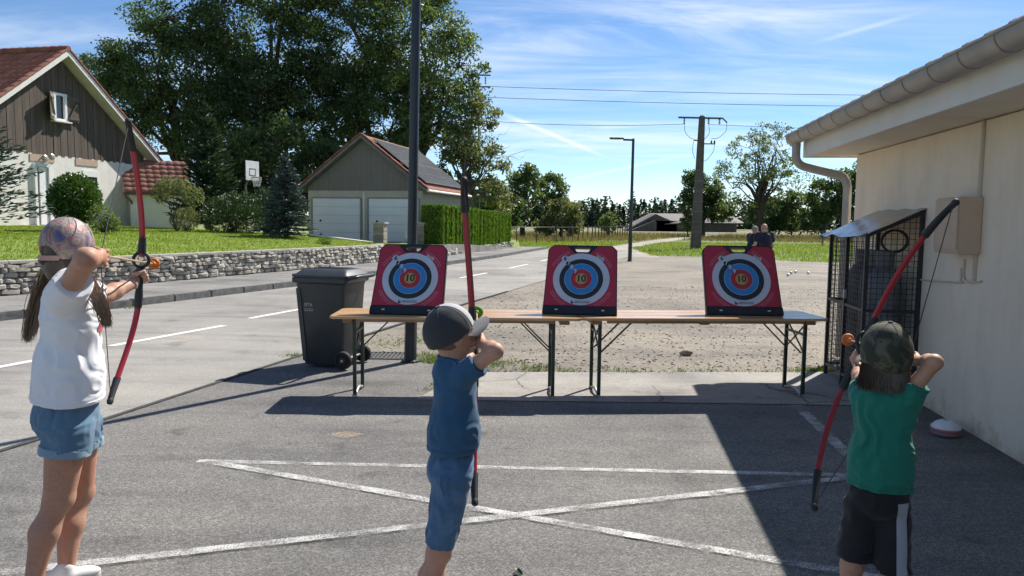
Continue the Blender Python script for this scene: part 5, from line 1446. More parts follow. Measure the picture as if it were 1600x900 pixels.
def tshirt(T, J, fr, s, m, hem, sleeve, seed, grow=.016, amp=.014, name='t_shirt', h=.0052, flare=.03, neckdrop=.0, loose=1.0, hemtilt=(0, 0), waist=0.0, fold=.022):
    fc, lc, fpv, lp = fr[:4]
    pts = [J['pelvis'], J['chest'], J['neck'], J['shoR'], J['shoL'], J['shoR'] + (J['elbR'] - J['shoR']) * sleeve, J['shoL'] + (J['elbL'] - J['shoL']) * sleeve]
    lo, hi = bounds(pts, .19 * s); F = Field(lo, hi, h); up = norm(J['neck'] - J['pelvis'])
    torso(F, J['pelvis'], J['chest'], J['neck'], lp, lc, fpv, fc, s * .95 * loose, grow)
    b = J['pelvis'] + up * (hem - .02) * s
    F.ell(b + up * .05 * s, (.132 * s * loose + flare, .102 * s * loose + flare * .8, .16 * s), (lp, fpv, up), .05)
    F.cone(J['neck'] - up * .055 * s, J['neck'] + up * .004 * s, .072 * s, .060 * s, .03)
    mid = J['pelvis'] * .5 + J['chest'] * .5
    F.ell(mid, (.124 * s * loose + grow + waist, .098 * s * loose + grow + waist, .17 * s), (norm(lp + lc), norm(fpv + fc), up), .05)
    for q in 'RL':
        e = J['sho' + q] + (J['elb' + q] - J['sho' + q]) * sleeve; d = norm(J['elb' + q] - J['sho' + q])
        F.cone(J['chest'] * .35 + J['neck'] * .65, J['sho' + q], .058 * s, .062 * s, .04)
        F.cone(J['sho' + q] - d * .02 * s, e + d * .04, .066 * s * loose, .064 * s * loose, .035)
    F.wrinkle(fold, (6, 6, 3.2), seed + 50, 1.6)
    F.wrinkle(amp, (16, 16, 9), seed, 1.6)
    for q in 'RL':
        e = J['sho' + q] + (J['elb' + q] - J['sho' + q]) * sleeve; d = norm(J['elb' + q] - J['sho' + q])
        F.cut(e, d, e - .10 * s, e + .10 * s)
    F.cut(J['neck'] + up * (.018 - neckdrop) * s, norm(up + fc * .25), J['neck'] - .12 * s, J['neck'] + .14 * s)
    F.cut(J['pelvis'] + up * (hem - .0) * s, -norm(up + fpv * hemtilt[0] + lp * hemtilt[1]))
    o = F.mesh(name, m, T)
    for q in 'RL':
        d = norm(J['elb' + q] - J['sho' + q]); stitch(o, T, J['sho' + q] + (J['elb' + q] - J['sho' + q]) * sleeve, d, m, .014, 'sleeve_hem', .0018, .12)
    stitch(o, T, J['pelvis'] + up * hem * s, -norm(up + fpv * hemtilt[0] + lp * hemtilt[1]), m, .016, 'hem_seam', .0020, .3)
    stitch(o, T, J['neck'] + up * (.018 - neckdrop) * s, norm(up + fc * .25), m, .012, 'collar', .0055, .12)
    return o
def shorts(T, J, fr, s, m, hemfrac, seed, grow=.014, amp=.012, waist=.075, rad=(.092, .088), name='shorts', h=.0052, split=.025):
    fc, lc, fpv, lp = fr[:4]; up = norm(J['neck'] - J['pelvis'])
    ends = {q: J['hip' + q] + (J['kne' + q] - J['hip' + q]) * hemfrac[q] for q in 'RL'}
    lo, hi = bounds([J['pelvis'] + up * .1 * s, J['hipR'], J['hipL'], ends['R'], ends['L']], .17 * s); F = Field(lo, hi, h)
    F.ell(J['pelvis'], (.126 * s + grow, .098 * s + grow, .12 * s), (lp, fpv, up), .04)
    F.ell(J['pelvis'] - fpv * .032 * s - UP * .035 * s, (.118 * s + grow, .088 * s + grow, .09 * s + grow), (lp, fpv, up), .04)
    for q in 'RL':
        d = norm(J['kne' + q] - J['hip' + q]); F.cone(J['hip' + q], ends[q] + d * .05, rad[0] * s, rad[1] * s, split)
    F.wrinkle(amp * 1.3, (6, 6, 4), seed + 50, 1.5)
    F.wrinkle(amp, (15, 15, 11), seed, 1.5)
    for q in 'RL':
        d = norm(J['kne' + q] - J['hip' + q]); o = ends[q]
        F.cut(o, d, o - .13 * s, o + vec(.13, .13, .2) * s)
    F.cut(J['pelvis'] + up * waist * s, up)
    return F.mesh(name, m, T), ends

def stitch(obj, T, c, n, m, inset=.012, name='hem_seam', r=.0016, R_=.3, k=40):
    """a stitched hem line: ring of points on the cloth surface a little inside its cut edge"""
    bmt = bmesh.new(); bmt.from_mesh(obj.data); bv = mathutils.bvhtree.BVHTree.FromBMesh(bmt); n = norm(n); c = np.asarray(c, float) - n * inset
    x = np.cross(n, UP); x = x if np.linalg.norm(x) > .2 else np.cross(n, (1, 0, 0)); x = norm(x); y = np.cross(n, x); P = []
    for q in np.linspace(0, 2 * math.pi, k + 1):
        d = x * math.cos(q) + y * math.sin(q); hit = bv.ray_cast(Vector(c - org(T) + d * .002), Vector(d), R_)
        if hit[0] is not None: P.append(np.array(hit[0]) + org(T) + d * .0006)
    bmt.free()
    if len(P) > 10: MB().tube(P, r, 5, cap=False).build(name, m, obj)

SK1 = skin_mat('skin_light', (.50, .30, .21), (.44, .25, .17))
SK2 = skin_mat('skin_fair', (.55, .33, .23), (.48, .28, .19))
white_shoe = mat('white_shoe', (.72, .71, .70), (.62, .61, .6), 20, .6); sole_m = mat('shoe_sole', (.55, .54, .52), None, 9, .7); dark_shoe = mat('dark_shoe', (.06, .06, .07), (.1, .1, .11), 20, .6)

# ---------------- the archer in the white t-shirt
J = dict(
    head=(-1.910,3.300,1.509), neck=(-1.921,3.300,1.374), chest=(-1.906,3.300,1.199), pelvis=(-1.943,3.320,0.798),
    shoR=(-1.841,3.150,1.320), elbR=(-1.629,2.930,1.487), wriR=(-1.677,3.090,1.481), gripR=(-1.691,3.150,1.480),
    shoL=(-1.930,3.430,1.303), elbL=(-1.952,3.660,1.269), wriL=(-1.905,3.840,1.313), gripL=(-1.885,3.880,1.346),
    hipR=(-1.905,3.240,0.729), hipL=(-1.952,3.400,0.713), kneR=(-1.944,3.220,0.435), kneL=(-1.970,3.420,0.391),
    ankR=(-2.032,3.150,0.070), ankL=(-1.987,3.320,0.043))
bt, bg_, bb = np.array((-1.793,3.620,2.087)), np.array(J['gripL']), np.array((-1.921,3.620,0.764))
ax1 = norm(bt - bb)
fb, fp, fh = (.84, .54), (.80, .60), vec(.30, .95, -.02)
T1_, J1, fr1 = build_person('person in white t-shirt and denim shorts drawing a red bow at the road', J, fb, fp, fh, 1.0, SK1, {'R': ax1, 'L': ax1}, {'R': 1, 'L': -1}, 1.06, group='archers at the shooting line', hs=1.03)
white_c = cloth_mat('white_cotton', (.84, .84, .86), (.79, .79, .82), 900, .85, 4)
ts = tshirt(T1_, J1, fr1, 1.0, white_c, .050, .40, 3, .022, .013, loose=1.07, flare=.036, waist=.006, fold=.015)
# printed patches on the chest, following the shirt just off its surface
denim1 = cloth_mat('blue_denim', (.085, .165, .25), (.12, .215, .31), 700, .85, 7, (.22, .34, .44))
sh1, ends = shorts(T1_, J1, fr1, 1.0, denim1, {'R': .32, 'L': .30}, 5, .020, .012, .075, (.096, .099))
cuff_m = cloth_mat('faded_denim', (.26, .37, .45), (.20, .30, .385), 700, .85, 9)
for q in 'RL':
    d = norm(J1['kne' + q] - J1['hip' + q]); e = ends[q]; F = Field(e - .14, e + .14, .005)
    F.cone(e - d * .030, e + d * .012, .1015, .1025, 0); F.cut(e + d * .008, d); F.cut(e - d * .028, -d); F.wrinkle(.005, (12, 12, 12), 8)
    F.mesh('cuff', cuff_m, sh1)
for q in 'RL': shoe('shoe', J1['ank' + q], (.80, .60), .88, white_shoe, sole_m, T1_)
capm, nt, p = base_mat('tie_dye_cap'); p.inputs['Roughness'].default_value = .55
vz = mnode(nt, 'ShaderNodeTexNoise'); vz.inputs['Scale'].default_value = 13; vz.inputs['Detail'].default_value = 3; vz.inputs['Distortion'].default_value = 1.2
tcn = mnode(nt, 'ShaderNodeTexCoord'); nt.links.new(tcn.outputs['Object'], vz.inputs[0])
nt.links.new(ramp(nt, vz.outputs[0], [(.30, (.05, .07, .20)), (.39, (.16, .13, .28)), (.45, (.26, .21, .10)), (.50, (.40, .30, .28)), (.56, (.18, .15, .16)), (.62, (.50, .17, .13)), (.70, (.46, .40, .36))]), p.inputs['Base Color'])
pink = cloth_mat('pink_strap', (.55, .33, .27), (.48, .30, .30), 500)
cap(T1_, J1['head'], fr1[5], fr1[6], 1.12, capm, capm, pink, True, -.036, -.05)
# hair: dark under the cap opening, long brown lengths over the back and the chest
F = Field(J1['head'] - .16, J1['head'] + .16, .006); l, f, u = fr1[4:]
F.ell(J1['head'] + u * .006 - f * .010, (.078, .094, .092), (l, f, u), 0); F.ell(J1['head'] - f * .055 - u * .075, (.062, .045, .07), (l, f, u), .03)
F.cut(J1['head'] + f * .042, f); F.wrinkle(.004, (40, 40, 4), 3); hr = F.mesh('hair', hair_dark, T1_)
pp = []; r = np.random.default_rng(4)
H0 = J1['head']
def lock(n, start, pts, spread, r0=.0028):
    for _ in range(n):
        a = np.clip(r.normal(0, 1, 3), -1.7, 1.7); P = [start + l * a[0] * spread[0] + f * a[1] * spread[0] * .8]
        for k, q in enumerate(pts): 
            w = spread[min(k + 1, len(spread) - 1)]; P.append(np.asarray(q) + vec(a[0], a[1], a[2] * .6) * w + r.normal(0, .006, 3))
        pp.append(spl(P, 4))
bk_ = -fr1[0]
lock(340, H0 - f * .07 - u * .05, [(-2.022,3.340,1.383), (-2.095,3.380,1.286), (-2.141,3.400,1.177), (-2.164,3.400,1.093)], (.028, .018, .014, .012, .009))
lock(300, H0 + f * .01 + l * -.05 - u * .06, [(-1.794,3.240,1.372), (-1.742,3.200,1.316), (-1.715,3.200,1.255), (-1.711,3.220,1.190)], (.016, .013, .012, .011, .008))
lock(150, H0 - f * .03 + l * .07 - u * .06, [(-2.014,3.400,1.356), (-2.063,3.420,1.268), (-2.096,3.420,1.181)], (.02, .02, .02, .015))
hair_strands('hair_strands', None, pp, hair_brown, hr, .0014)
# bracelet
w_ = J1['wriL']; d = norm(J1['gripL'] - J1['wriL']); x = norm(np.cross(d, UP)); y = np.cross(d, x)
MB().tube([w_ + d * .0 + (x * math.cos(q) + y * math.sin(q)) * .0285 for q in np.linspace(0, 6.29, 24)], .0035, 6, cap=False).build('bracelet', mat('bracelet', (.65, .62, .6)), T1_)
# coloured print at the front of the shirt
prm = [mat('print_ink', c, None, 40, .7) for c in ((.65, .12, .22), (.08, .42, .45), (.60, .40, .12), (.12, .20, .48))]
import mathutils
bvh = mathutils.bvhtree.BVHTree.FromObject(ts, bpy.context.evaluated_depsgraph_get()) if False else None
me_ = ts.data; bmt = bmesh.new(); bmt.from_mesh(me_); bv = mathutils.bvhtree.BVHTree.FromBMesh(bmt)
for k in range(16):
    fc_, lc_ = fr1[0], fr1[1]
    o_ = J1['chest'] + fc_ * .4 + lc_ * r.uniform(-.09, .05) + UP * (r.uniform(-.09, .06)) - org(T1_)
    hit = bv.ray_cast(Vector(o_), Vector(-fc_))
    if hit[0] is None: continue
    hp0, nn = np.array(hit[0]) + org(T1_), np.array(hit[1]); x = norm(np.cross(UP, nn)); y = np.cross(nn, x)
    pts = rounded([(-.022, -.012), (.02, -.016), (.024, .012), (-.018, .016)], .008)
    V = []
    for a_, b_ in pts:
        h2 = bv.find_nearest(Vector(hp0 - org(T1_) + x * a_ + y * b_)); V.append(np.array(h2[0]) + np.array(h2[1]) * .0025 + org(T1_))
    MB().add(V, [tuple(range(len(V)))]).build('shirt_print', prm[k % 4], ts)
bmt.free()
bow('red bow with black ring grip held up by the archer in white', bt, bg_ + norm(bg_ - np.array(J['wriL'])) * .0, bb, J['gripR'], 'red bows', 0)
arrow('arrow with orange foam tip on the bow of the archer in white', np.array(J['gripR']) + UP * .01, (-1.894,4.050,1.401), (.70, .20, .035))

# ---------------- the child with grey cap and blue t-shirt
J = dict(
    head=(-0.242,3.020,1.202), neck=(-0.238,3.020,1.096), chest=(-0.223,3.020,0.978), pelvis=(-0.231,3.020,0.674),
    shoR=(-0.173,2.950,1.065), elbR=(-0.061,2.900,1.153), wriR=(-0.120,3.030,1.163), gripR=(-0.140,3.080,1.178),
    shoL=(-0.254,3.120,1.035), elbL=(-0.216,3.260,1.025), wriL=(-0.181,3.380,1.043), gripL=(-0.170,3.430,1.061),
    hipR=(-0.226,2.960,0.631), hipL=(-0.243,3.080,0.598), kneR=(-0.277,2.980,0.323), kneL=(-0.301,3.120,0.260),
    ankR=(-0.315,2.980,0.046), ankL=(-0.365,3.140,-0.020))
bt, bb = np.array((-0.204,3.200,1.814)), np.array((-0.146,3.160,0.460)); ax1 = norm(bt - bb)
T2_, J2, fr2 = build_person('person in grey baseball cap, blue t-shirt and denim shorts aiming a bow', J, (.95, .30), (.97, .22), vec(.84, .55, -.06), .80, SK2, {'R': ax1, 'L': ax1}, {'R': 1, 'L': -1}, .95, group='archers at the shooting line', hs=.95)
blue_c = cloth_mat('blue_cotton', (.032, .092, .175), (.042, .115, .21), 900, .85, 5)
tshirt(T2_, J2, fr2, .80, blue_c, .075, .42, 11, .014, .013, loose=.98, flare=.010, waist=.004, fold=.013)
denim2 = cloth_mat('denim_shorts_blue', (.05, .115, .215), (.075, .155, .27), 700, .85, 8, (.15, .25, .38))
sh2, ends2 = shorts(T2_, J2, fr2, .80, denim2, {'R': .90, 'L': .88}, 15, .006, .011, .070, (.090, .072))
st_m = mat('seam_thread', (.10, .17, .27))
for q in 'RL': shoe('shoe', J2['ank' + q], (.95, .3), .85, dark_shoe, sole_m, T2_)
# back pocket and side seam lying on the shorts
bmt = bmesh.new(); bmt.from_mesh(sh2.data); bv = mathutils.bvhtree.BVHTree.FromBMesh(bmt)
def on_surface(P, off=.002): 
    out = []
    for q in P:
        h2 = bv.find_nearest(Vector(np.asarray(q) - org(T2_))); out.append(np.array(h2[0]) + np.array(h2[1]) * off + org(T2_))
    return out
MB().tube(on_surface([np.array((-0.219,2.800,0.742)) * (1 - t) + np.array((-0.242,2.800,0.446)) * t for t in np.linspace(0, 1, 16)]), .0022, 5).build('side_seam', st_m, sh2)
pk_ = [(-0.302,2.820,0.693), (-0.247,2.820,0.686), (-0.251,2.820,0.594), (-0.280,2.820,0.574), (-0.304,2.820,0.599), (-0.302,2.820,0.693)]
pts = []
for a_, b_ in zip(pk_[:-1], pk_[1:]): pts += [np.array(a_) * (1 - t) + np.array(b_) * t for t in np.linspace(0, 1, 6)[:-1]]
MB().tube(on_surface(pts + [pts[0]]), .0026, 5).build('pocket', st_m, sh2)
bmt.free()
grey_cap = cloth_mat('charcoal_cap', (.045, .047, .052), (.062, .064, .07), 700, .8, 6); pale = cloth_mat('pale_grey_brim', (.12, .12, .13), (.17, .17, .18), 700, .8, 6)
l, f, u = fr2[4:]
ct_ = .62; fC, uC = norm(f + u * ct_), norm(u - f * ct_)
co = cap(T2_, J2['head'] - uC * .004, fC, uC, 1.04, grey_cap, pale, None, False, -.006, .0, .085, button=grey_cap)
# pale front panels of the cap
c_ = J2['head']; s_ = 1.04
rings = []
for q in np.linspace(-.78, .78, 13):
    rings.append([c_ + uC * .012 * s_ - fC * .002 * s_ + (l * math.sin(q * 1.05) * .0848 * math.sin(t) + fC * math.cos(q * 1.05) * .105 * math.sin(t) + uC * .107 * math.cos(t)) * s_ for t in np.linspace(.12, 1.68, 12)])
V = [p_ for r_ in rings for p_ in r_]; n = 12
MB().add(V, [(i * n + j, i * n + j + 1, (i + 1) * n + j + 1, (i + 1) * n + j) for i in range(12) for j in range(n - 1)]).build('front_panel', cloth_mat('white_front_panel', (.40, .40, .42), (.48, .48, .5), 700), co, smooth=True)
F = Field(J2['head'] - .12, J2['head'] + .12, .005)
F.ell(J2['head'] + u * .006 - f * .004, (.0735 * .96, .094 * .96, .096 * .96), (l, f, u), 0); F.cut(J2['head'] + f * .020, f); F.cut(J2['head'] - u * .062, -u); F.wrinkle(.003, (60, 60, 20), 3)
F.mesh('hair', hair_blond, T2_)
MB().box(J2['neck'] - fr2[0] * .056 + UP * .0, (.016, .003, .012), fr2[1], fr2[0]).build('shirt_tag', mat('tag_white', (.6, .6, .6)), T2_)
bow('red bow held upright by the child in the grey cap', bt, np.array(J['gripL']), bb, J['gripR'], 'red bows', 0)
arrow('arrow with green foam tip on the bow of the child in grey cap', np.array(J['gripR']) + UP * .006, np.array((-0.165,3.600,1.218)), (.22, .42, .04))

# ---------------- the child with camouflage cap and green t-shirt
J = dict(
    head=(1.489,3.020,1.133), neck=(1.488,3.020,1.014), chest=(1.495,3.020,0.890), pelvis=(1.494,3.020,0.579),
    shoR=(1.559,2.980,0.983), elbR=(1.617,2.900,1.131), wriR=(1.628,3.050,1.111), gripR=(1.628,3.100,1.115),
    shoL=(1.448,3.100,0.965), elbL=(1.500,3.260,0.996), wriL=(1.562,3.420,1.017), gripL=(1.580,3.470,1.049),
    hipR=(1.538,3.000,0.528), hipL=(1.434,3.040,0.517), kneR=(1.544,2.980,0.244), kneL=(1.417,3.060,0.248),
    ankR=(1.557,3.000,0.005), ankL=(1.396,3.100,-0.005))
bt, bb = np.array((1.786,3.120,1.746)), np.array((1.309,3.200,0.441)); ax1 = norm(bt - bb)
T3_, J3, fr3 = build_person('person in camouflage cap, green t-shirt and dark shorts with pale side stripe', J, (.45, .89), (.25, .97), vec(.02, 1, -.03), .77, SK2, {'R': ax1, 'L': ax1}, {'R': 1, 'L': -1}, .95, group='archers at the shooting line', hs=.92)
green_c = cloth_mat('green_cotton', (.016, .165, .118), (.021, .20, .145), 900, .85, 5)
tshirt(T3_, J3, fr3, .77, green_c, .03, .40, 21, .016, .016, loose=.97, flare=.014, waist=.006, hemtilt=(0, -.06))
dk = cloth_mat('black_jersey', (.016, .017, .019), (.024, .025, .028), 900, .7, 5)
sh3, ends3 = shorts(T3_, J3, fr3, .77, dk, {'R': .93, 'L': .85}, 25, .012, .010, .075, (.086, .092), split=.012)
# pale side stripe on the leg
bmt = bmesh.new(); bmt.from_mesh(sh3.data); bv = mathutils.bvhtree.BVHTree.FromBMesh(bmt)
rows = []
out_ = norm(-fr3[3] * .30 - fr3[2] * .95)
for t in np.linspace(.02, .97, 18):
    axp = J3['hipR'] + UP * .045 + (ends3['R'] - J3['hipR'] - UP * .045) * t; row = []
    for w in np.linspace(-.30, .30, 5):
        d_ = out_ * math.cos(w) + np.cross(UP, out_) * math.sin(w)
        hit = bv.ray_cast(Vector(axp + d_ * .3 - org(T3_)), Vector(-d_))
        row.append(np.array(hit[0]) + d_ * .0025 + org(T3_) if hit[0] is not None else axp + d_ * .08)
    rows.append(row)
bmt.free()
V = [p_ for r_ in rows for p_ in r_]; MB().add(V, [(i * 5 + j, i * 5 + j + 1, i * 5 + 6 + j, i * 5 + 5 + j) for i in range(17) for j in range(4)]).build('side_stripe', cloth_mat('pale_stripe', (.36, .36, .41), (.42, .42, .47), 700), sh3, smooth=True)
for q in 'RL': shoe('shoe', J3['ank' + q], (.25, .97), .85, dark_shoe, sole_m, T3_)
camo, nt, p = base_mat('camouflage_cloth'); p.inputs['Roughness'].default_value = .85
vz = mnode(nt, 'ShaderNodeTexNoise'); vz.inputs['Scale'].default_value = 16; vz.inputs['Detail'].default_value = 2; vz.inputs['Distortion'].default_value = .8
tcn = mnode(nt, 'ShaderNodeTexCoord'); nt.links.new(tcn.outputs['Object'], vz.inputs[0])
rp = mnode(nt, 'ShaderNodeValToRGB'); rp.color_ramp.interpolation = 'CONSTANT'
for i_, (pz, c) in enumerate([(0, (.030, .036, .024)), (.45, (.065, .068, .042)), (.54, (.11, .098, .062)), (.62, (.035, .042, .026))]):
    e_ = rp.color_ramp.elements[i_] if i_ < 2 else rp.color_ramp.elements.new(pz)
    e_.position = pz; e_.color = c4(c)
nt.links.new(vz.outputs[0], rp.inputs[0]); nt.links.new(rp.outputs[0], p.inputs['Base Color'])
l, f, u = fr3[4:]
cap(T3_, J3['head'] + u * .004, norm(f + u * .2), norm(u - f * .2), 1.12, camo, camo, None, False, -.034, .0, .07, button=camo)
F = Field(J3['head'] - .17, J3['head'] + .12, .005)
F.ell(J3['head'] - f * .008, (.075, .09, .09), (l, f, u), 0)
F.ell(J3['head'] - f * .030 - u * .055, (.072, .056, .056), (l, f, u), .03)
F.cut(J3['head'] + f * .025, f); F.wrinkle(.006, (45, 45, 6), 3); hr = F.mesh('hair', hair_dark, T3_)
pp = []; r = np.random.default_rng(9)
for _ in range(900):
    q = r.uniform(-2.0, 2.0) ; a_ = -f * math.cos(q) + l * math.sin(q)
    st_ = J3['head'] + a_ * .082 - u * .024; L_ = r.uniform(.085, .118)
    pp.append(spl([st_, st_ + a_ * .010 - u * L_ * .5, st_ + a_ * (.004 + r.normal(0, .008)) - u * L_ + l * r.normal(0, .008)], 4))
hair_strands('hair_strands', None, pp, hair_dark, hr, .0015)
bow('red bow tilted across the cage by the child in camouflage cap', bt, np.array(J['gripL']), bb, J['gripR'], 'red bows', 0, .16)
arrow('arrow with orange foam tip beside the camouflage cap', np.array(J['gripR']) + UP * .006, (1.622,3.660,1.099), (.75, .22, .05), (.55, .45, .4))
arrow('arrow with black fletching lying on the asphalt at the bottom edge', (0.031,3.498,0.012), (0.130,3.275,0.012), (.02, .022, .024), (.62, .66, .20))

# ---------------- two men on the gravel
def man(label, base, hgt, fdir, shirt, legs, skin, headgear, elbows):
    s = hgt / 1.60; b = vec(*base, -.02); f, l = frame_of(fdir)
    J = dict(pelvis=b + UP * .92 * s, chest=b + UP * 1.20 * s + f * .02, neck=b + UP * 1.37 * s + f * .02, head=b + UP * 1.505 * s + f * .055)
    for q, sg in (('R', -1), ('L', 1)):
        J['sho' + q] = J['neck'] + l * sg * .185 * s - UP * .055 * s; J['hip' + q] = J['pelvis'] + l * sg * .09 * s - UP * .04
        J['kne' + q] = b + l * sg * .10 * s + UP * .47 * s + f * .02; J['ank' + q] = b + l * sg * .12 * s + UP * .085 * s
        J['elb' + q] = J['sho' + q] + l * sg * .07 - UP * .27 * s + f * elbows[0]; J['wri' + q] = J['elb' + q] + f * .20 * s - l * sg * .10 + UP * elbows[1]
    T, J, fr = build_person(label, J, fdir, fdir, vec(fdir[0], fdir[1], -.15), s, skin, {}, {}, 1.1, .009, 'men on the gravel')
    tshirt(T, J, fr, s, shirt, -.02, .55, 31, .022, .018, h=.009, loose=1.22, flare=.04)
    shorts(T, J, fr, s, legs, {'R': .85, 'L': .85}, 33, .02, .01, .075, (.10, .095), 'shorts', .009)
    l_, f_, u_ = fr[4:]
    F = Field(J['head'] - .14, J['head'] + .14, .008)
    F.ell(J['head'] + u_ * .010 - f_ * .006, (.0745 * s, .094 * s, .098 * s), (l_, f_, u_), 0); F.cut(J['head'] + f_ * .03, f_); F.cut(J['head'] - u_ * .03, -u_)
    F.cut(J['head'] + u_ * (.0 if headgear == 'bald' else .3), u_); F.mesh('hair', hair_grey, T)
    for q in 'RL': shoe('shoe', J['ank' + q], fdir, 1.1, dark_shoe, sole_m, T)
    return T
navy_c = cloth_mat('navy_polo', (.012, .016, .030), (.018, .023, .040), 600)
m1 = man('person in dark polo shirt seen from behind the third target', (6.56, 20.0), 1.66, (-.25, .97), navy_c, dk, SK2, 'bald', (.05, -.02))
m2 = man('person in navy polo leaning towards the other man on the gravel', (6.62, 21.2), 1.60, (.75, .25), navy_c, dk, SK1, 'hair', (.10, -.03))

# ================================================================ VEGETATION
bark = mat('bark', (.085, .068, .052), (.05, .042, .034), 6, .9, sc3=(3, 3, .6), bmp=.7, bscale=14, bdist=.04)
bark_pale = mat('grey_bark', (.15, .13, .11), (.09, .08, .07), 5, .9, sc3=(3, 3, .6), bmp=.6, bscale=12, bdist=.04)
LV = {
    'dark': leaf_mat('dark_leaf', [(.045, .080, .038), (.065, .112, .046), (.088, .142, .058), (.125, .18, .085)], .42, .48),
    'mid': leaf_mat('mid_leaf', [(.065, .11, .042), (.09, .145, .052), (.115, .175, .065), (.15, .21, .095)], .42, .48),
    'light': leaf_mat('light_leaf', [(.09, .145, .05), (.12, .18, .065), (.15, .205, .08), (.18, .22, .105)], .5, .45),
    'olive': leaf_mat('olive_leaf', [(.095, .125, .06), (.13, .165, .078), (.165, .195, .10), (.21, .225, .135)], .5, .48),
    'laurel': leaf_mat('laurel_leaf', [(.035, .085, .018), (.055, .12, .022), (.08, .155, .03), (.11, .19, .045)], .28, .25, .5),
    'pine': leaf_mat('pine_needles', [(.028, .052, .030), (.040, .072, .036), (.055, .092, .046)], .55, .2),
    'blue': leaf_mat('blue_spruce_needles', [(.055, .085, .085), (.075, .11, .112), (.05, .08, .07), (.10, .14, .145)], .55, .1),
    'cedar': leaf_mat('cedar_needles', [(.032, .055, .045), (.045, .072, .058), (.06, .09, .075)], .55, .1),
    'cypress': leaf_mat('cypress_sprays', [(.08, .16, .02), (.12, .215, .028), (.15, .25, .035), (.09, .175, .022)], .5, .3),
    'juniper': leaf_mat('juniper_sprays', [(.03, .06, .020), (.042, .082, .024), (.058, .10, .032)], .5, .2),
    'grass': leaf_mat('grass_blades', [(.14, .21, .026), (.18, .26, .034), (.215, .29, .044), (.24, .29, .07)], .6, .5, .2),
    'weed': leaf_mat('weed_leaves', [(.07, .13, .02), (.11, .18, .03), (.15, .22, .045)], .5, .35),
    'meadow': leaf_mat('meadow_blades', [(.20, .165, .08), (.26, .215, .11), (.14, .14, .05), (.30, .25, .14)], .7, .3, .2),
}
def cards(C, N, L, W, r, jit=.35, bend=.25):
    """leaf shaped quads: C centres, N axis directions, lengths L, widths W"""
    n = len(C); N = N / (np.linalg.norm(N, axis=1)[:, None] + 1e-9)
    X = np.cross(N, r.normal(0, 1, (n, 3))); X /= np.linalg.norm(X, axis=1)[:, None] + 1e-9
    Zv = np.cross(X, N)
    L = np.broadcast_to(np.asarray(L), (n,))[:, None]; W = np.broadcast_to(np.asarray(W), (n,))[:, None]
    a = C - N * L / 2; b = C + X * W / 2 + Zv * L * bend * .2; c = C + N * L / 2 - Zv * L * bend * .2; d = C - X * W / 2 + Zv * L * bend * .2
    V = np.stack([a, b, c, d], 1).reshape(-1, 3); F = np.arange(n * 4).reshape(-1, 4)
    return V, F
def in_ell(n, e, r, shell=.35):
    d = r.normal(0, 1, (n, 3)); d /= np.linalg.norm(d, axis=1)[:, None]
    rad = (shell ** 3 + (1 - shell ** 3) * r.random(n)) ** (1 / 3)
    return np.asarray(e[:3]) + d * rad[:, None] * np.asarray(e[3:6])
def branch_path(a, b, r, wob=.12, n=6):
    a, b = np.asarray(a, float), np.asarray(b, float); L = np.linalg.norm(b - a); t = np.linspace(0, 1, n)[:, None]
    P = a + (b - a) * t; P[1:-1] += r.normal(0, wob * L / n, (n - 2, 3)); P[:, 2] += .10 * L * np.sin(np.pi * t[:, 0]) * .6
    return P
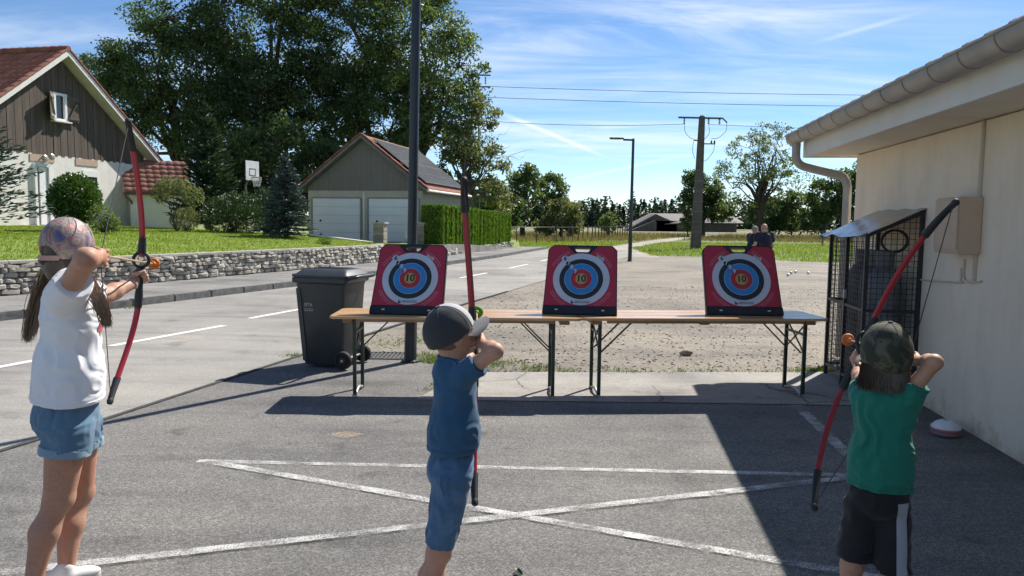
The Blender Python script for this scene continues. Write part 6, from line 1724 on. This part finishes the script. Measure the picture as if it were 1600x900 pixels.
def tree(name, label, base, trunk_r, fork, ells, leaf, n_clump, n_leaf, lsize, clump_r, seed, cat='tree', group=None, wood=None, n_limb=14, twigs=True, droop=0.0, bare=0):
    r = np.random.default_rng(seed); base = np.asarray(base, float); fork = np.asarray(fork, float)
    T = thing(name, label, cat, tuple(base), group); wood = wood or bark
    W = MB(); vol = np.array([e[3] * e[4] * e[5] for e in ells]) ** .75; vol = vol / vol.sum()
    W.tube(branch_path(base - UP * .1, fork, r, .15, 6), np.linspace(trunk_r, trunk_r * .72, 6), 10)
    CC, tips = [], []
    for e, v in zip(ells, vol):
        CC.append(in_ell(max(2, int(n_clump * v)), e, r, .45))
        for _ in range(max(1, int(round(n_limb * v)))):
            tip = in_ell(1, (e[0], e[1], e[2], e[3] * .75, e[4] * .75, e[5] * .75), r, .3)[0]
            st = base + (fork - base) * r.uniform(.72, 1.0)
            P = branch_path(st, tip, r, .28, 7); W.tube(P, np.linspace(trunk_r * r.uniform(.34, .55), trunk_r * .06, 7), 6); tips.append(P)
    CC = np.vstack(CC)
    if twigs and tips:
        AP = np.vstack([P[2:] for P in tips])
        for c in CC[r.permutation(len(CC))[:int(len(CC) * .55)]]:
            q = AP[np.argmin(((AP - c) ** 2).sum(1))]
            W.tube(branch_path(q, c, r, .2, 4), np.linspace(trunk_r * .085, trunk_r * .02, 4), 4, cap=False)
    for _ in range(bare):
        e = ells[int(r.integers(len(ells)))]; c = np.asarray(e[:3]); P = tips[int(r.integers(len(tips)))]; q = P[-2]
        out = q + norm(q - fork + r.normal(0, .8, 3)) * r.uniform(1.5, 3.2)
        W.tube(branch_path(q, out, r, .35, 5), np.linspace(trunk_r * .1, trunk_r * .015, 5), 4, cap=False)
    W.build('trunk', wood, T, smooth=True)
    n = len(CC) * n_leaf; ci = np.repeat(np.arange(len(CC)), n_leaf)
    cr = clump_r * r.uniform(.6, 1.3, len(CC))
    d = r.normal(0, 1, (n, 3)); d /= np.linalg.norm(d, axis=1)[:, None]
    Pt = CC[ci] + d * (r.random(n) ** .5)[:, None] * cr[ci][:, None] * np.array([1, 1, .72])
    N = d * .5 + r.normal(0, .6, (n, 3)); N[:, 2] -= droop
    V, F = cards(Pt, N, lsize * r.uniform(.6, 1.3, n), lsize * .5 * r.uniform(.7, 1.2, n), r)
    mesh_np('crown', V, F, LV[leaf], T)
    return T
def conifer(name, label, base, h, rad, leaf, seed, levels=None, cat='tree', group=None, dens=1.0, tilt=-.25, cw=.10, base_z=.06, wood=None):
    r = np.random.default_rng(seed); base = np.asarray(base, float); T = thing(name, label, cat, tuple(base), group)
    W = MB().tube([base - UP * .05, base + UP * h * .5, base + UP * h * .97], [h * .022 + .02, h * .014 + .01, .006], 8)
    levels = levels or int(h * 5); Cs, Ns, Ls = [], [], []
    for k in range(levels):
        f = k / (levels - 1); z = h * (base_z + (1 - base_z) * f ** .92); R_ = rad * (1 - f) ** .82 * r.uniform(.82, 1.1) + .03
        nb = max(4, int((7 + 6 * (1 - f)) * dens))
        for b in range(nb):
            q = r.uniform(0, 2 * math.pi); L = R_ * r.uniform(.75, 1.08); d = vec(math.cos(q), math.sin(q), tilt + .55 * f)
            tip = base + UP * z + d * L; W.tube([base + UP * z, base + UP * z + d * L * .5 - UP * .02, tip], [.012 + .012 * (1 - f), .008, .003], 3, cap=False)
            m = max(3, int(L / cw * 3.2 * dens))
            t = r.uniform(.15, 1.03, m); p = base + UP * z + d * (L * t)[:, None]; sd = np.cross(d, UP); sd = sd / np.linalg.norm(sd)
            w = (1 - t * .7) * L * .34
            off = r.uniform(-1, 1, m)
            p = p + sd * (off * w)[:, None] + UP * (r.normal(0, .02, m) - .05 * L * np.abs(off))[:, None]
            Cs.append(p); Ns.append(d + sd * (off * 1.1)[:, None] + r.normal(0, .28, (m, 3))); Ls.append(np.full(m, cw * 2.1))
    W.build('trunk', wood or bark, T)
    C = np.vstack(Cs); N = np.vstack(Ns); L = np.concatenate(Ls)
    V, F = cards(C, N, L * r.uniform(.7, 1.3, len(C)), L * .26, r); mesh_np('crown', V, F, LV[leaf], T)
    return T
def bush(name, label, base, ells, leaf, n, lsize, seed, cat='bush', shell=.72, stems=8, up=.0, aspect=.5, group=None, core=False):
    r = np.random.default_rng(seed); base = np.asarray(base, float); T = thing(name, label, cat, tuple(base), group)
    W = MB()
    for _ in range(stems):
        e = ells[int(r.integers(len(ells)))]; tip = in_ell(1, (e[0], e[1], e[2], e[3] * .7, e[4] * .7, e[5] * .7), r, .2)[0]
        W.tube(branch_path(base + r.normal(0, .03, 3) * vec(1, 1, 0), tip, r, .2, 5), np.linspace(.022, .006, 5), 5, cap=False)
    W.build('stem', bark, T)
    vol = np.array([(e[3] * e[4] * e[5]) ** .67 for e in ells]); vol /= vol.sum(); Ps, Ds = [], []
    for e, v in zip(ells, vol):
        p = in_ell(int(n * v), e, r, shell); Ps.append(p); Ds.append((p - np.asarray(e[:3])) / np.asarray(e[3:6]))
    P = np.vstack(Ps); D = np.vstack(Ds); lump = np.sin(P[:, :1] * 9 + seed) * np.sin(P[:, 1:2] * 8) * np.sin(P[:, 2:] * 10)
    P = P + D * lump * .06
    N = D * .8 + r.normal(0, .55, P.shape); N[:, 2] += up
    V, F = cards(P, N, lsize * r.uniform(.6, 1.3, len(P)), lsize * aspect * r.uniform(.7, 1.2, len(P)), r)
    k = P[:, 2] > base[2]; F = F[k]
    mesh_np('foliage', V, F, LV[leaf], T)
    return T
def gz(x, y): return float(garden_z(np.float64(x), np.float64(y)))

# ---- large broadleaf trees behind the house and garage
big = 'tall broadleaf trees behind the house and garage'
tree('broadleaf_tree', 'tall dark broadleaf tree rising behind the timber gable roof', (-21.5, 50, .6), .42, (-21.3, 50, 5.5), [(-21.5, 50, 10.5, 4.6, 4.2, 4.6), (-25.0, 50, 9.0, 3.6, 3.2, 3.6), (-18.2, 50, 7.2, 3.4, 3.4, 4.2), (-21, 49.5, 14.2, 3.0, 3.0, 2.4)], 'dark', 300, 150, .25, .95, 21, group=big)
tree('broadleaf_tree', 'broad dark tree behind the pointed pine, its crown leaving the picture', (-16.0, 51, .6), .5, (-15.8, 51, 6.0), [(-16.0, 51, 12.5, 4.6, 4.2, 5.2), (-13.6, 50, 7.8, 3.6, 3.4, 4.0), (-18.5, 51, 9.0, 3.4, 3.2, 4.2), (-15.5, 51, 17.0, 3.6, 3.4, 2.8)], 'dark', 290, 150, .25, 1.0, 22, group=big)
tree('broadleaf_tree', 'tall dark tree directly behind the left slope of the garage roof', (-10.6, 52, .5), .5, (-10.5, 52, 6.5), [(-10.8, 52, 13.0, 4.2, 4.0, 5.2), (-9.0, 51, 8.0, 3.6, 3.2, 3.6), (-12.6, 52, 8.8, 3.2, 3.2, 4.2), (-10.0, 52, 17.2, 3.8, 3.4, 2.8)], 'dark', 280, 150, .25, 1.0, 23, group=big)
tree('broadleaf_tree', 'tall tree with loose crown behind the lamp post and solar roof', (-6.2, 50, .5), .42, (-6.1, 50, 6.5), [(-6.2, 50, 12.2, 3.6, 3.4, 4.0), (-4.0, 50, 11.2, 2.4, 2.4, 2.6), (-7.6, 50, 8.2, 2.6, 2.6, 3.2), (-4.4, 49.5, 7.6, 2.4, 2.4, 2.6), (-6.6, 50, 16.0, 2.8, 2.6, 2.2)], 'mid', 220, 120, .24, .85, 24, group=big)
tree('broadleaf_tree', 'sparse tree with bare branch ends above the cypress hedge', (-3.2, 49, .3), .26, (-2.9, 49, 3.6), [(-2.6, 49, 7.2, 1.9, 1.9, 2.2), (-1.6, 49, 4.6, 1.5, 1.6, 1.7), (-3.8, 49, 5.2, 1.5, 1.6, 1.8), (-.9, 49, 3.1, 1.0, 1.3, 1.2), (-3.0, 49, 9.3, 1.2, 1.2, 1.0)], 'olive', 150, 50, .26, .55, 25, group=big, wood=bark_pale, n_limb=20, bare=34)
tree('broadleaf_tree', 'shaded tree filling the gap between the pine and the blue spruce', (-13.2, 43, .9), .25, (-13.1, 43, 3.0), [(-13.0, 43, 4.6, 2.3, 2.0, 2.6), (-10.8, 43, 3.6, 1.8, 1.8, 2.2), (-15.6, 43, 4.4, 1.9, 1.8, 2.4)], 'dark', 180, 80, .27, .7, 26, group=big)
# ---- garden plants
conifer('pine_tree', 'dark pointed conifer between the annex and the basketball hoop', (-12.25, 31, gz(-12.25, 31)), 5.0, 1.45, 'pine', 31, 30, group='garden conifers', dens=1.1, tilt=.30, cw=.13)
conifer('blue_spruce', 'blue grey spruce beside the garage wall', (-8.0, 27.2, gz(-8, 27.2)), 2.95, .98, 'blue', 32, 24, group='garden conifers', dens=1.15, tilt=-.05, cw=.085)
conifer('cedar_tree', 'blue green cedar reaching in at the left picture edge', (-15.2, 21.2, gz(-15.2, 21.2)), 4.2, 2.30, 'cedar', 33, 34, group='garden conifers', dens=.55, tilt=.16, cw=.10, base_z=.06)
e = gz(-13.7, 24)
bush('laurel_bush', 'clipped round green bush before the house door', (-13.7, 24.0, e), [(-13.62, 24, e + .98, .76, .76, .83)], 'laurel', 9000, .105, 41, shell=.50, stems=14, group='garden shrubs')
bush('laurel_core', 'x', (-13.7, 24.0, e), [(-13.70, 24, e + 1.02, .66, .66, .70)], 'dark', 1500, .15, 42) if False else None
bush('garden_shrub', 'small bright shrub at the foot of the round bush', (-12.55, 23.6, e), [(-12.6, 23.6, e + .42, .42, .40, .44), (-12.25, 23.6, e + .26, .26, .3, .28)], 'light', 1300, .09, 43, shell=.4, group='garden shrubs')
e = gz(-11.4, 27.5)
bush('weeping_shrub', 'young tree with pale drooping leaves in front of the annex', (-11.75, 27.0, e), [(-11.85, 27.0, e + 1.65, .62, .6, .28), (-12.3, 27.0, e + 1.35, .35, .35, .35), (-11.2, 27.0, e + 1.25, .42, .4, .36)], 'olive', 1500, .11, 44, shell=.3, stems=7, up=-.8, group='garden shrubs')
MBs = MB()
bush('garden_shrub', 'low grey green shrub below the drooping young tree', (-11.6, 27.3, e), [(-11.6, 27.3, e + .42, .55, .45, .46)], 'olive', 1700, .09, 45, shell=.5, up=.8, aspect=.25, group='garden shrubs')
e = gz(-10, 28.5)
bush('juniper_bush', 'wide spreading juniper below the basketball hoop', (-10.3, 28.2, e), [(-10.5, 28.2, e + .62, .95, .8, .72), (-9.7, 28.0, e + .50, .75, .7, .58), (-10.1, 28.6, e + 1.0, .8, .6, .55)], 'juniper', 5200, .13, 46, shell=.68, stems=12, up=.5, aspect=.28, group='garden shrubs')
bush('juniper_bush', 'darker juniper rising behind the spreading one', (-9.4, 29.6, e), [(-9.4, 29.6, e + .85, .75, .7, .95), (-8.9, 29.6, e + .7, .6, .6, .7)], 'pine', 3600, .13, 47, shell=.65, stems=10, up=.6, aspect=.28, group='garden shrubs')
bush('garden_shrub', 'small pale yellow shrub on the wall beside the driveway', (-6.35, 26.0, .64), [(-6.35, 26.0, .82, .26, .22, .20)], 'weed', 420, .07, 48, shell=.3, up=.6, group='garden shrubs')
bush('garden_shrub', 'dark leafy shrub at the left edge under the cedar', (-15.4, 24.8, gz(-15.4, 24.8)), [(-15.3, 24.8, gz(-15.4, 24.8) + .35, .5, .4, .35)], 'dark', 900, .10, 49, group='garden shrubs') if False else None
# ---- clipped cypress hedge
ha, hb2 = vec(-3.05, 33.3, 0), vec(-.12, 47.0, 0); hd = norm(hb2 - ha); hw = vec(-hd[1], hd[0], 0); HL = np.linalg.norm(hb2 - ha); Wd_ = .95
hg = thing('cypress_hedge', 'tall clipped cypress hedge along the footpath beside the garage', 'hedge', tuple(ha + hw * .4))
r = np.random.default_rng(51)
def hz0(t): return .42 - .30 * t / HL
def hz1(t): return 2.27 - .22 * t / HL
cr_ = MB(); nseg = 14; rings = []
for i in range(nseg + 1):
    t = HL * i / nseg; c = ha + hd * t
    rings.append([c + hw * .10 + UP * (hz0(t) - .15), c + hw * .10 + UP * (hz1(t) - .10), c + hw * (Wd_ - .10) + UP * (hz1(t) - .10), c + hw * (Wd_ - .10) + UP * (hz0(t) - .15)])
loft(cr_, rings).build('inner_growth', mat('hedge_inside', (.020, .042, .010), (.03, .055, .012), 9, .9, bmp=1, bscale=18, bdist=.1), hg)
Ps, Ns = [], []
n = 17000; t = HL * r.random(n) ** 1.15; c = ha + hd * t[:, None]; v = r.random(n)
rib = .045 * np.sin(t * 9.3 + 1.7 * np.sin(t * 2.1)) + .02 * np.sin(t * 23)
z = np.array([hz0(q) for q in t]) * (1 - v) + np.array([hz1(q) for q in t]) * v
Ps.append(c + hw * (.04 - rib + r.normal(0, .022, n))[:, None] + UP * z[:, None]); Ns.append(UP * 1.0 - hw * .35 + r.normal(0, .22, (n, 3)))
n = 5200; t = HL * r.random(n); w = Wd_ * r.random(n)
Ps.append(ha + hd * t[:, None] + hw * w[:, None] + UP * (np.array([hz1(q) for q in t]) + r.normal(-.02, .03, n))[:, None]); Ns.append(UP * 1.0 + r.normal(0, .4, (n, 3)))
n = 2600; w = Wd_ * r.random(n); v = r.random(n)
Ps.append(ha + hw * w[:, None] - hd * (.0 + r.normal(0, .03, n))[:, None] + UP * (hz0(0) + (hz1(0) - hz0(0)) * v)[:, None]); Ns.append(UP * 1.0 - hd * .35 + r.normal(0, .22, (n, 3)))
P = np.vstack(Ps); N = np.vstack(Ns); V, F = cards(P, N, .17 * r.uniform(.6, 1.3, len(P)), .055 * r.uniform(.7, 1.3, len(P)), r)
mesh_np('foliage', V, F, LV['cypress'], hg)
# rough stones edging the hedge foot
eg = thing('stone_edging', 'row of rough pale stones along the foot of the hedge', 'stones', (-2.8, 33.2, .1))
for k in range(52):
    t = -.2 + k * .27 + r.normal(0, .05); c = ha + hd * t - hw * (.18 + r.normal(0, .04)); sz = r.uniform(.13, .26)
    o = bpy.data.objects.new('stone', SM[int(r.integers(12))]); COL.objects.link(o); o.parent = eg
    o.matrix_local = Matrix.Translation(Vector((c[0] + 2.8, c[1] - 33.2, .02 + sz * .3 + (.10 if k % 3 == 0 else 0)))) @ Matrix.Rotation(r.uniform(0, 3), 4, 'Z') @ Matrix.Diagonal((sz * 1.3, sz, sz * .85, 1))
# ---- trees beyond the gravel
far = 'trees beyond the meadow'
tree('broadleaf_tree', 'rounded tree just beyond the end of the hedge', (1.0, 76, 0), .28, (1.0, 76, 3.0), [(1.0, 76, 4.9, 1.7, 1.8, 2.0), (.2, 76, 3.0, 1.6, 1.6, 1.5), (1.6, 76, 6.3, 1.1, 1.2, 1.0)], 'mid', 110, 40, .36, .62, 61, group=far)
tree('broadleaf_tree', 'leaning loose tree second from the end of the hedge', (3.6, 80, 0), .26, (3.7, 80, 3.0), [(3.8, 80, 4.9, 1.7, 1.7, 1.5), (4.6, 80, 3.6, 1.3, 1.3, 1.3)], 'mid', 90, 40, .36, .62, 62, group=far)
tree('broadleaf_tree', 'wide pale willow bush between the hedge and the far conifers', (4.6, 74, 0), .22, (4.7, 74, 1.2), [(4.7, 74, 2.3, 1.75, 1.7, 1.55), (3.4, 74, 1.3, 1.2, 1.2, 1.1), (5.8, 74, 1.4, 1.1, 1.1, 1.1)], 'olive', 140, 40, .30, .5, 63, group=far)
tree('broadleaf_tree', 'dark low tree behind the hedge end', (-.9, 72, 0), .25, (-.9, 72, 1.5), [(-.8, 72, 2.4, 2.0, 1.8, 1.8), (-2.2, 72, 3.4, 1.8, 1.8, 2.2)], 'dark', 120, 40, .36, .6, 64, group=far)
tree('broadleaf_tree', 'small young tree beside the stake fence', (10.2, 82, 0), .10, (10.2, 82, .9), [(10.2, 82, 1.5, .95, .9, 1.1)], 'light', 46, 36, .26, .4, 65, group=far)
tree('broadleaf_tree', 'slim young tree in front of the barn', (21.6, 95, 0), .10, (21.6, 95, 1.0), [(21.6, 95, 1.9, 1.0, .9, 1.2)], 'light', 40, 36, .28, .42, 66, group=far)
tree('broadleaf_tree', 'large spreading tree with visible limbs behind the two men', (28.9, 90, 0), .34, (28.9, 90, 4.2), [(28.9, 90, 9.4, 4.6, 4.0, 3.0), (25.6, 90, 7.6, 2.6, 2.6, 2.2), (31.6, 90, 6.6, 3.2, 2.8, 2.2), (29.4, 90, 12.0, 2.6, 2.4, 1.5), (25.8, 90, 4.6, 2.0, 2.0, 1.2)], 'light', 230, 24, .32, .72, 67, group=far, wood=bark, n_limb=26)
tree('broadleaf_tree', 'dark dense tree between the utility pole and the spreading tree', (23.6, 96, 0), .35, (23.6, 96, 2.5), [(23.4, 96, 5.0, 2.7, 2.4, 2.9), (25.2, 96, 3.4, 2.2, 2.2, 2.0), (22.4, 96, 7.0, 1.4, 1.4, 1.2)], 'dark', 170, 44, .42, .75, 68, group=far)
tree('broadleaf_tree', 'dark low tree under the spreading tree crown', (31.2, 93, 0), .3, (31.2, 93, 1.6), [(30.6, 93, 2.7, 2.4, 2.2, 2.3), (33.4, 93, 3.2, 2.2, 2.2, 2.5)], 'dark', 150, 42, .42, .7, 69, group=far)
tree('broadleaf_tree', 'mid green tree beside the downpipe of the cream building', (35.5, 88, 0), .35, (35.5, 88, 2.4), [(35.6, 88, 4.2, 2.6, 2.4, 2.5), (37.5, 88, 5.6, 2.4, 2.2, 2.4), (34.2, 88, 2.2, 1.8, 1.8, 1.6)], 'mid', 170, 42, .40, .72, 70, group=far)
tree('broadleaf_tree', 'tall dark tree glimpsed under the eaves of the cream building', (40.5, 88, 0), .4, (40.5, 88, 3), [(40.0, 88, 5.8, 2.6, 2.4, 3.2), (41.8, 88, 7.8, 2.6, 2.4, 2.6), (43, 88, 4.5, 2.4, 2.2, 3)], 'dark', 190, 42, .42, .75, 71, group=far)
for k, (x, h_) in enumerate(((24.5, 8.2), (31.8, 9.6), (27.6, 6.6), (40.5, 7.0))):
    conifer('fir_tree', ['fir standing up at the left end of the barn roof', 'tallest fir above the barn roof', 'shorter fir between the two taller ones above the barn', 'fir peeping out beside the utility pole'][k], (x, 205, 0), h_, h_ * .20, 'pine', 80 + k, 15, group='firs above the barn', cw=.40, dens=.8, tilt=-.2)
# far wood: a mass of conifers and round crowns nobody could count
r = np.random.default_rng(90); Ps, Ns, Ls = [], [], []
for k in range(430):
    x = r.uniform(-75, 150); y = 222 + r.uniform(0, 22); h_ = r.uniform(5.2, 9.4) * (1.0 if x > 5 else 1.25); con = r.random() < .7
    m = 170
    f = r.random(m) ** 1.0
    if con: rad = h_ * .23 * (1 - f) ** .85
    else: rad = h_ * .34 * np.sqrt(np.clip(1 - (2 * f - 1) ** 2, 0, 1))
    q = r.uniform(0, 6.29, m); rr = rad * np.sqrt(r.random(m))
    Ps.append(np.c_[x + rr * np.cos(q), y + rr * np.sin(q), f * h_]); Ns.append(np.c_[np.cos(q), np.sin(q), -.2 + 0 * q] + r.normal(0, .4, (m, 3))); Ls.append(np.full(m, 1.15))
P = np.vstack(Ps); V, F = cards(P, np.vstack(Ns), np.concatenate(Ls) * r.uniform(.6, 1.2, len(P)), .55, r)
tag(mesh_np('far_wood', V, F, LV['pine']), 'distant dark wood of firs along the horizon', 'wood', kind='stuff')

# ---- grass, weeds and gravel
def blades(name, label, P, h_, w_, leaf, seed, lean=.35):
    r = np.random.default_rng(seed); n = len(P); q = r.uniform(0, 6.29, n); X = np.c_[np.cos(q), np.sin(q), 0 * q] * (np.asarray(w_) * r.uniform(.6, 1.3, n))[:, None] / 2
    tip = P + np.c_[r.normal(0, lean, n), r.normal(0, lean, n), np.ones(n)] * (np.asarray(h_) * r.uniform(.5, 1.3, n))[:, None]
    V = np.stack([P - X, P + X, tip], 1).reshape(-1, 3)
    return tag(mesh_np(name, V, np.arange(3 * n).reshape(-1, 3), LV[leaf]), label, 'grass', kind='stuff')
n = 120000; t = r.uniform(-7, 17, n); d = r.uniform(0, 1, n) ** 1.25 * 15
X = W0[0] + WD[0] * t + WN[0] * d; Yy = W0[1] + WD[1] * t + WN[1] * d
X = np.minimum(X, wall_x(Yy) - .32)
blades('lawn_grass', 'mown green lawn grass on the raised garden', np.c_[X, Yy, garden_z(X, Yy) - .005], .05, .022, 'grass', 91)
# verge and meadow
n = 52000; X = r.uniform(-2, 48, n); Yy = r.uniform(33, 66, n)
road_r = np.interp(Yy, [s_[1] for s_ in SEAM], [s_[0] for s_ in SEAM]); trk = np.interp(Yy, [37, 50, 60, 75, 111], [5.8, 6.7, 9.95, 15.1, 29.8])
grav = ((X > 5.0) & (X < 21) & (Yy < np.interp(X, [5.2, 7.4, 10, 13.3, 17, 21], [37, 38.4, 38, 34.2, 33, 30])))
ok = ~grav & (np.abs(X - trk) > .95) & ((X > road_r + .25) | (Yy > 47)) 
P = np.c_[X, Yy, np.full(n, -.03)][ok]; blades('verge_grass', 'unmown green grass round the gravel and the utility pole', P, .10 + .06 * r.random(len(P)), .05, 'grass', 92)
n = 42000; X = r.uniform(-8, 60, n); Yy = 60 + 50 * r.random(n) ** 1.6; trk = np.interp(Yy, [37, 50, 60, 75, 111], [5.8, 6.7, 9.95, 15.1, 29.8]); ok = (np.abs(X - trk) > 1.3) & (Yy > np.interp(X, [-8, 4, 16, 60], [62, 62, 73, 62]))
P = np.c_[X, Yy, np.full(n, -.03)][ok]; blades('meadow_grass', 'dry standing meadow grass behind the fences', P, .42, .06, 'meadow', 93)
# weeds along the edge of the slab and round the lamp post
Ps = []
def clump(x, y, n, sx, sy): Ps.append(np.c_[r.normal(x, sx, n), r.normal(y, sy, n), np.full(n, -.015)])
for k in range(34):
    x = r.uniform(-.5, 4.0); clump(x, 8.40 + .03 * x + r.normal(0, .06), int(r.integers(6, 34)), r.uniform(.04, .12), .035)
for x, y, n, s_ in ((-.86, 8.95, 520, .13), (-.6, 9.05, 360, .14), (-.95, 9.3, 260, .15), (-.3, 8.75, 180, .14), (-.72, 7.35, 90, .06), (-.7, 7.6, 60, .05), (-2.62, 9.15, 110, .08), (-2.25, 9.1, 60, .06), (3.55, 8.65, 240, .12), (3.3, 8.6, 150, .12), (3.75, 8.8, 200, .12), (.3, 8.6, 160, .12), (0, 8.9, 120, .12), (-1.6, 10.2, 160, .25), (-1.1, 10.6, 200, .25)):
    clump(x, y, n, s_, s_ * .7)
for s_ in (10.6, 13.8): 
    q = np.array(KERB); x = np.interp(s_, q[:, 1], q[:, 0]); clump(x + .05, s_, 130, .16, .12)
P = np.vstack(Ps); blades('weeds', 'green weeds growing along the slab edge and round the lamp post', P, .050, .010, 'weed', 94, .7)
# loose gravel, real stones
n = 19000; Yy = 8.4 + 12 * r.random(n) ** 1.7; X = r.uniform(-2.4, 9, n); seam = np.interp(Yy, [s_[1] for s_ in SEAM], [s_[0] for s_ in SEAM])
ok = (X > seam + .08) & (Yy > 8.36 + .035 * np.maximum(X, 0)) & ((Yy > 9.2) | (X > -.4)); X, Yy = X[ok], Yy[ok]; n = len(X)
sz = .005 + .015 * r.random(n) ** 5.0
O = np.array([(1, 0, 0), (-1, 0, 0), (0, 1, 0), (0, -1, 0), (0, 0, 1), (0, 0, -1)], float); Fo = np.array([(0, 2, 4), (2, 1, 4), (1, 3, 4), (3, 0, 4), (2, 0, 5), (1, 2, 5), (3, 1, 5), (0, 3, 5)])
V = O[None] * (1 + r.normal(0, .25, (n, 6, 1))) * sz[:, None, None] * np.array([1.3, 1.1, .42]); q = r.uniform(0, 6.29, n); ca, sa = np.cos(q)[:, None], np.sin(q)[:, None]
V = np.stack([V[..., 0] * ca - V[..., 1] * sa, V[..., 0] * sa + V[..., 1] * ca, V[..., 2]], -1) + np.stack([X, Yy, -.020 + sz * .3], -1)[:, None]
tag(mesh_np('gravel', V.reshape(-1, 3), (Fo[None] + np.arange(n)[:, None, None] * 6).reshape(-1, 3), leaf_mat('gravel_stones', [(.22, .19, .15), (.28, .25, .205), (.36, .325, .275), (.25, .22, .175)], .9, 0.0, .25)), 'loose pale gravel stones on the boules ground', 'gravel', kind='stuff')
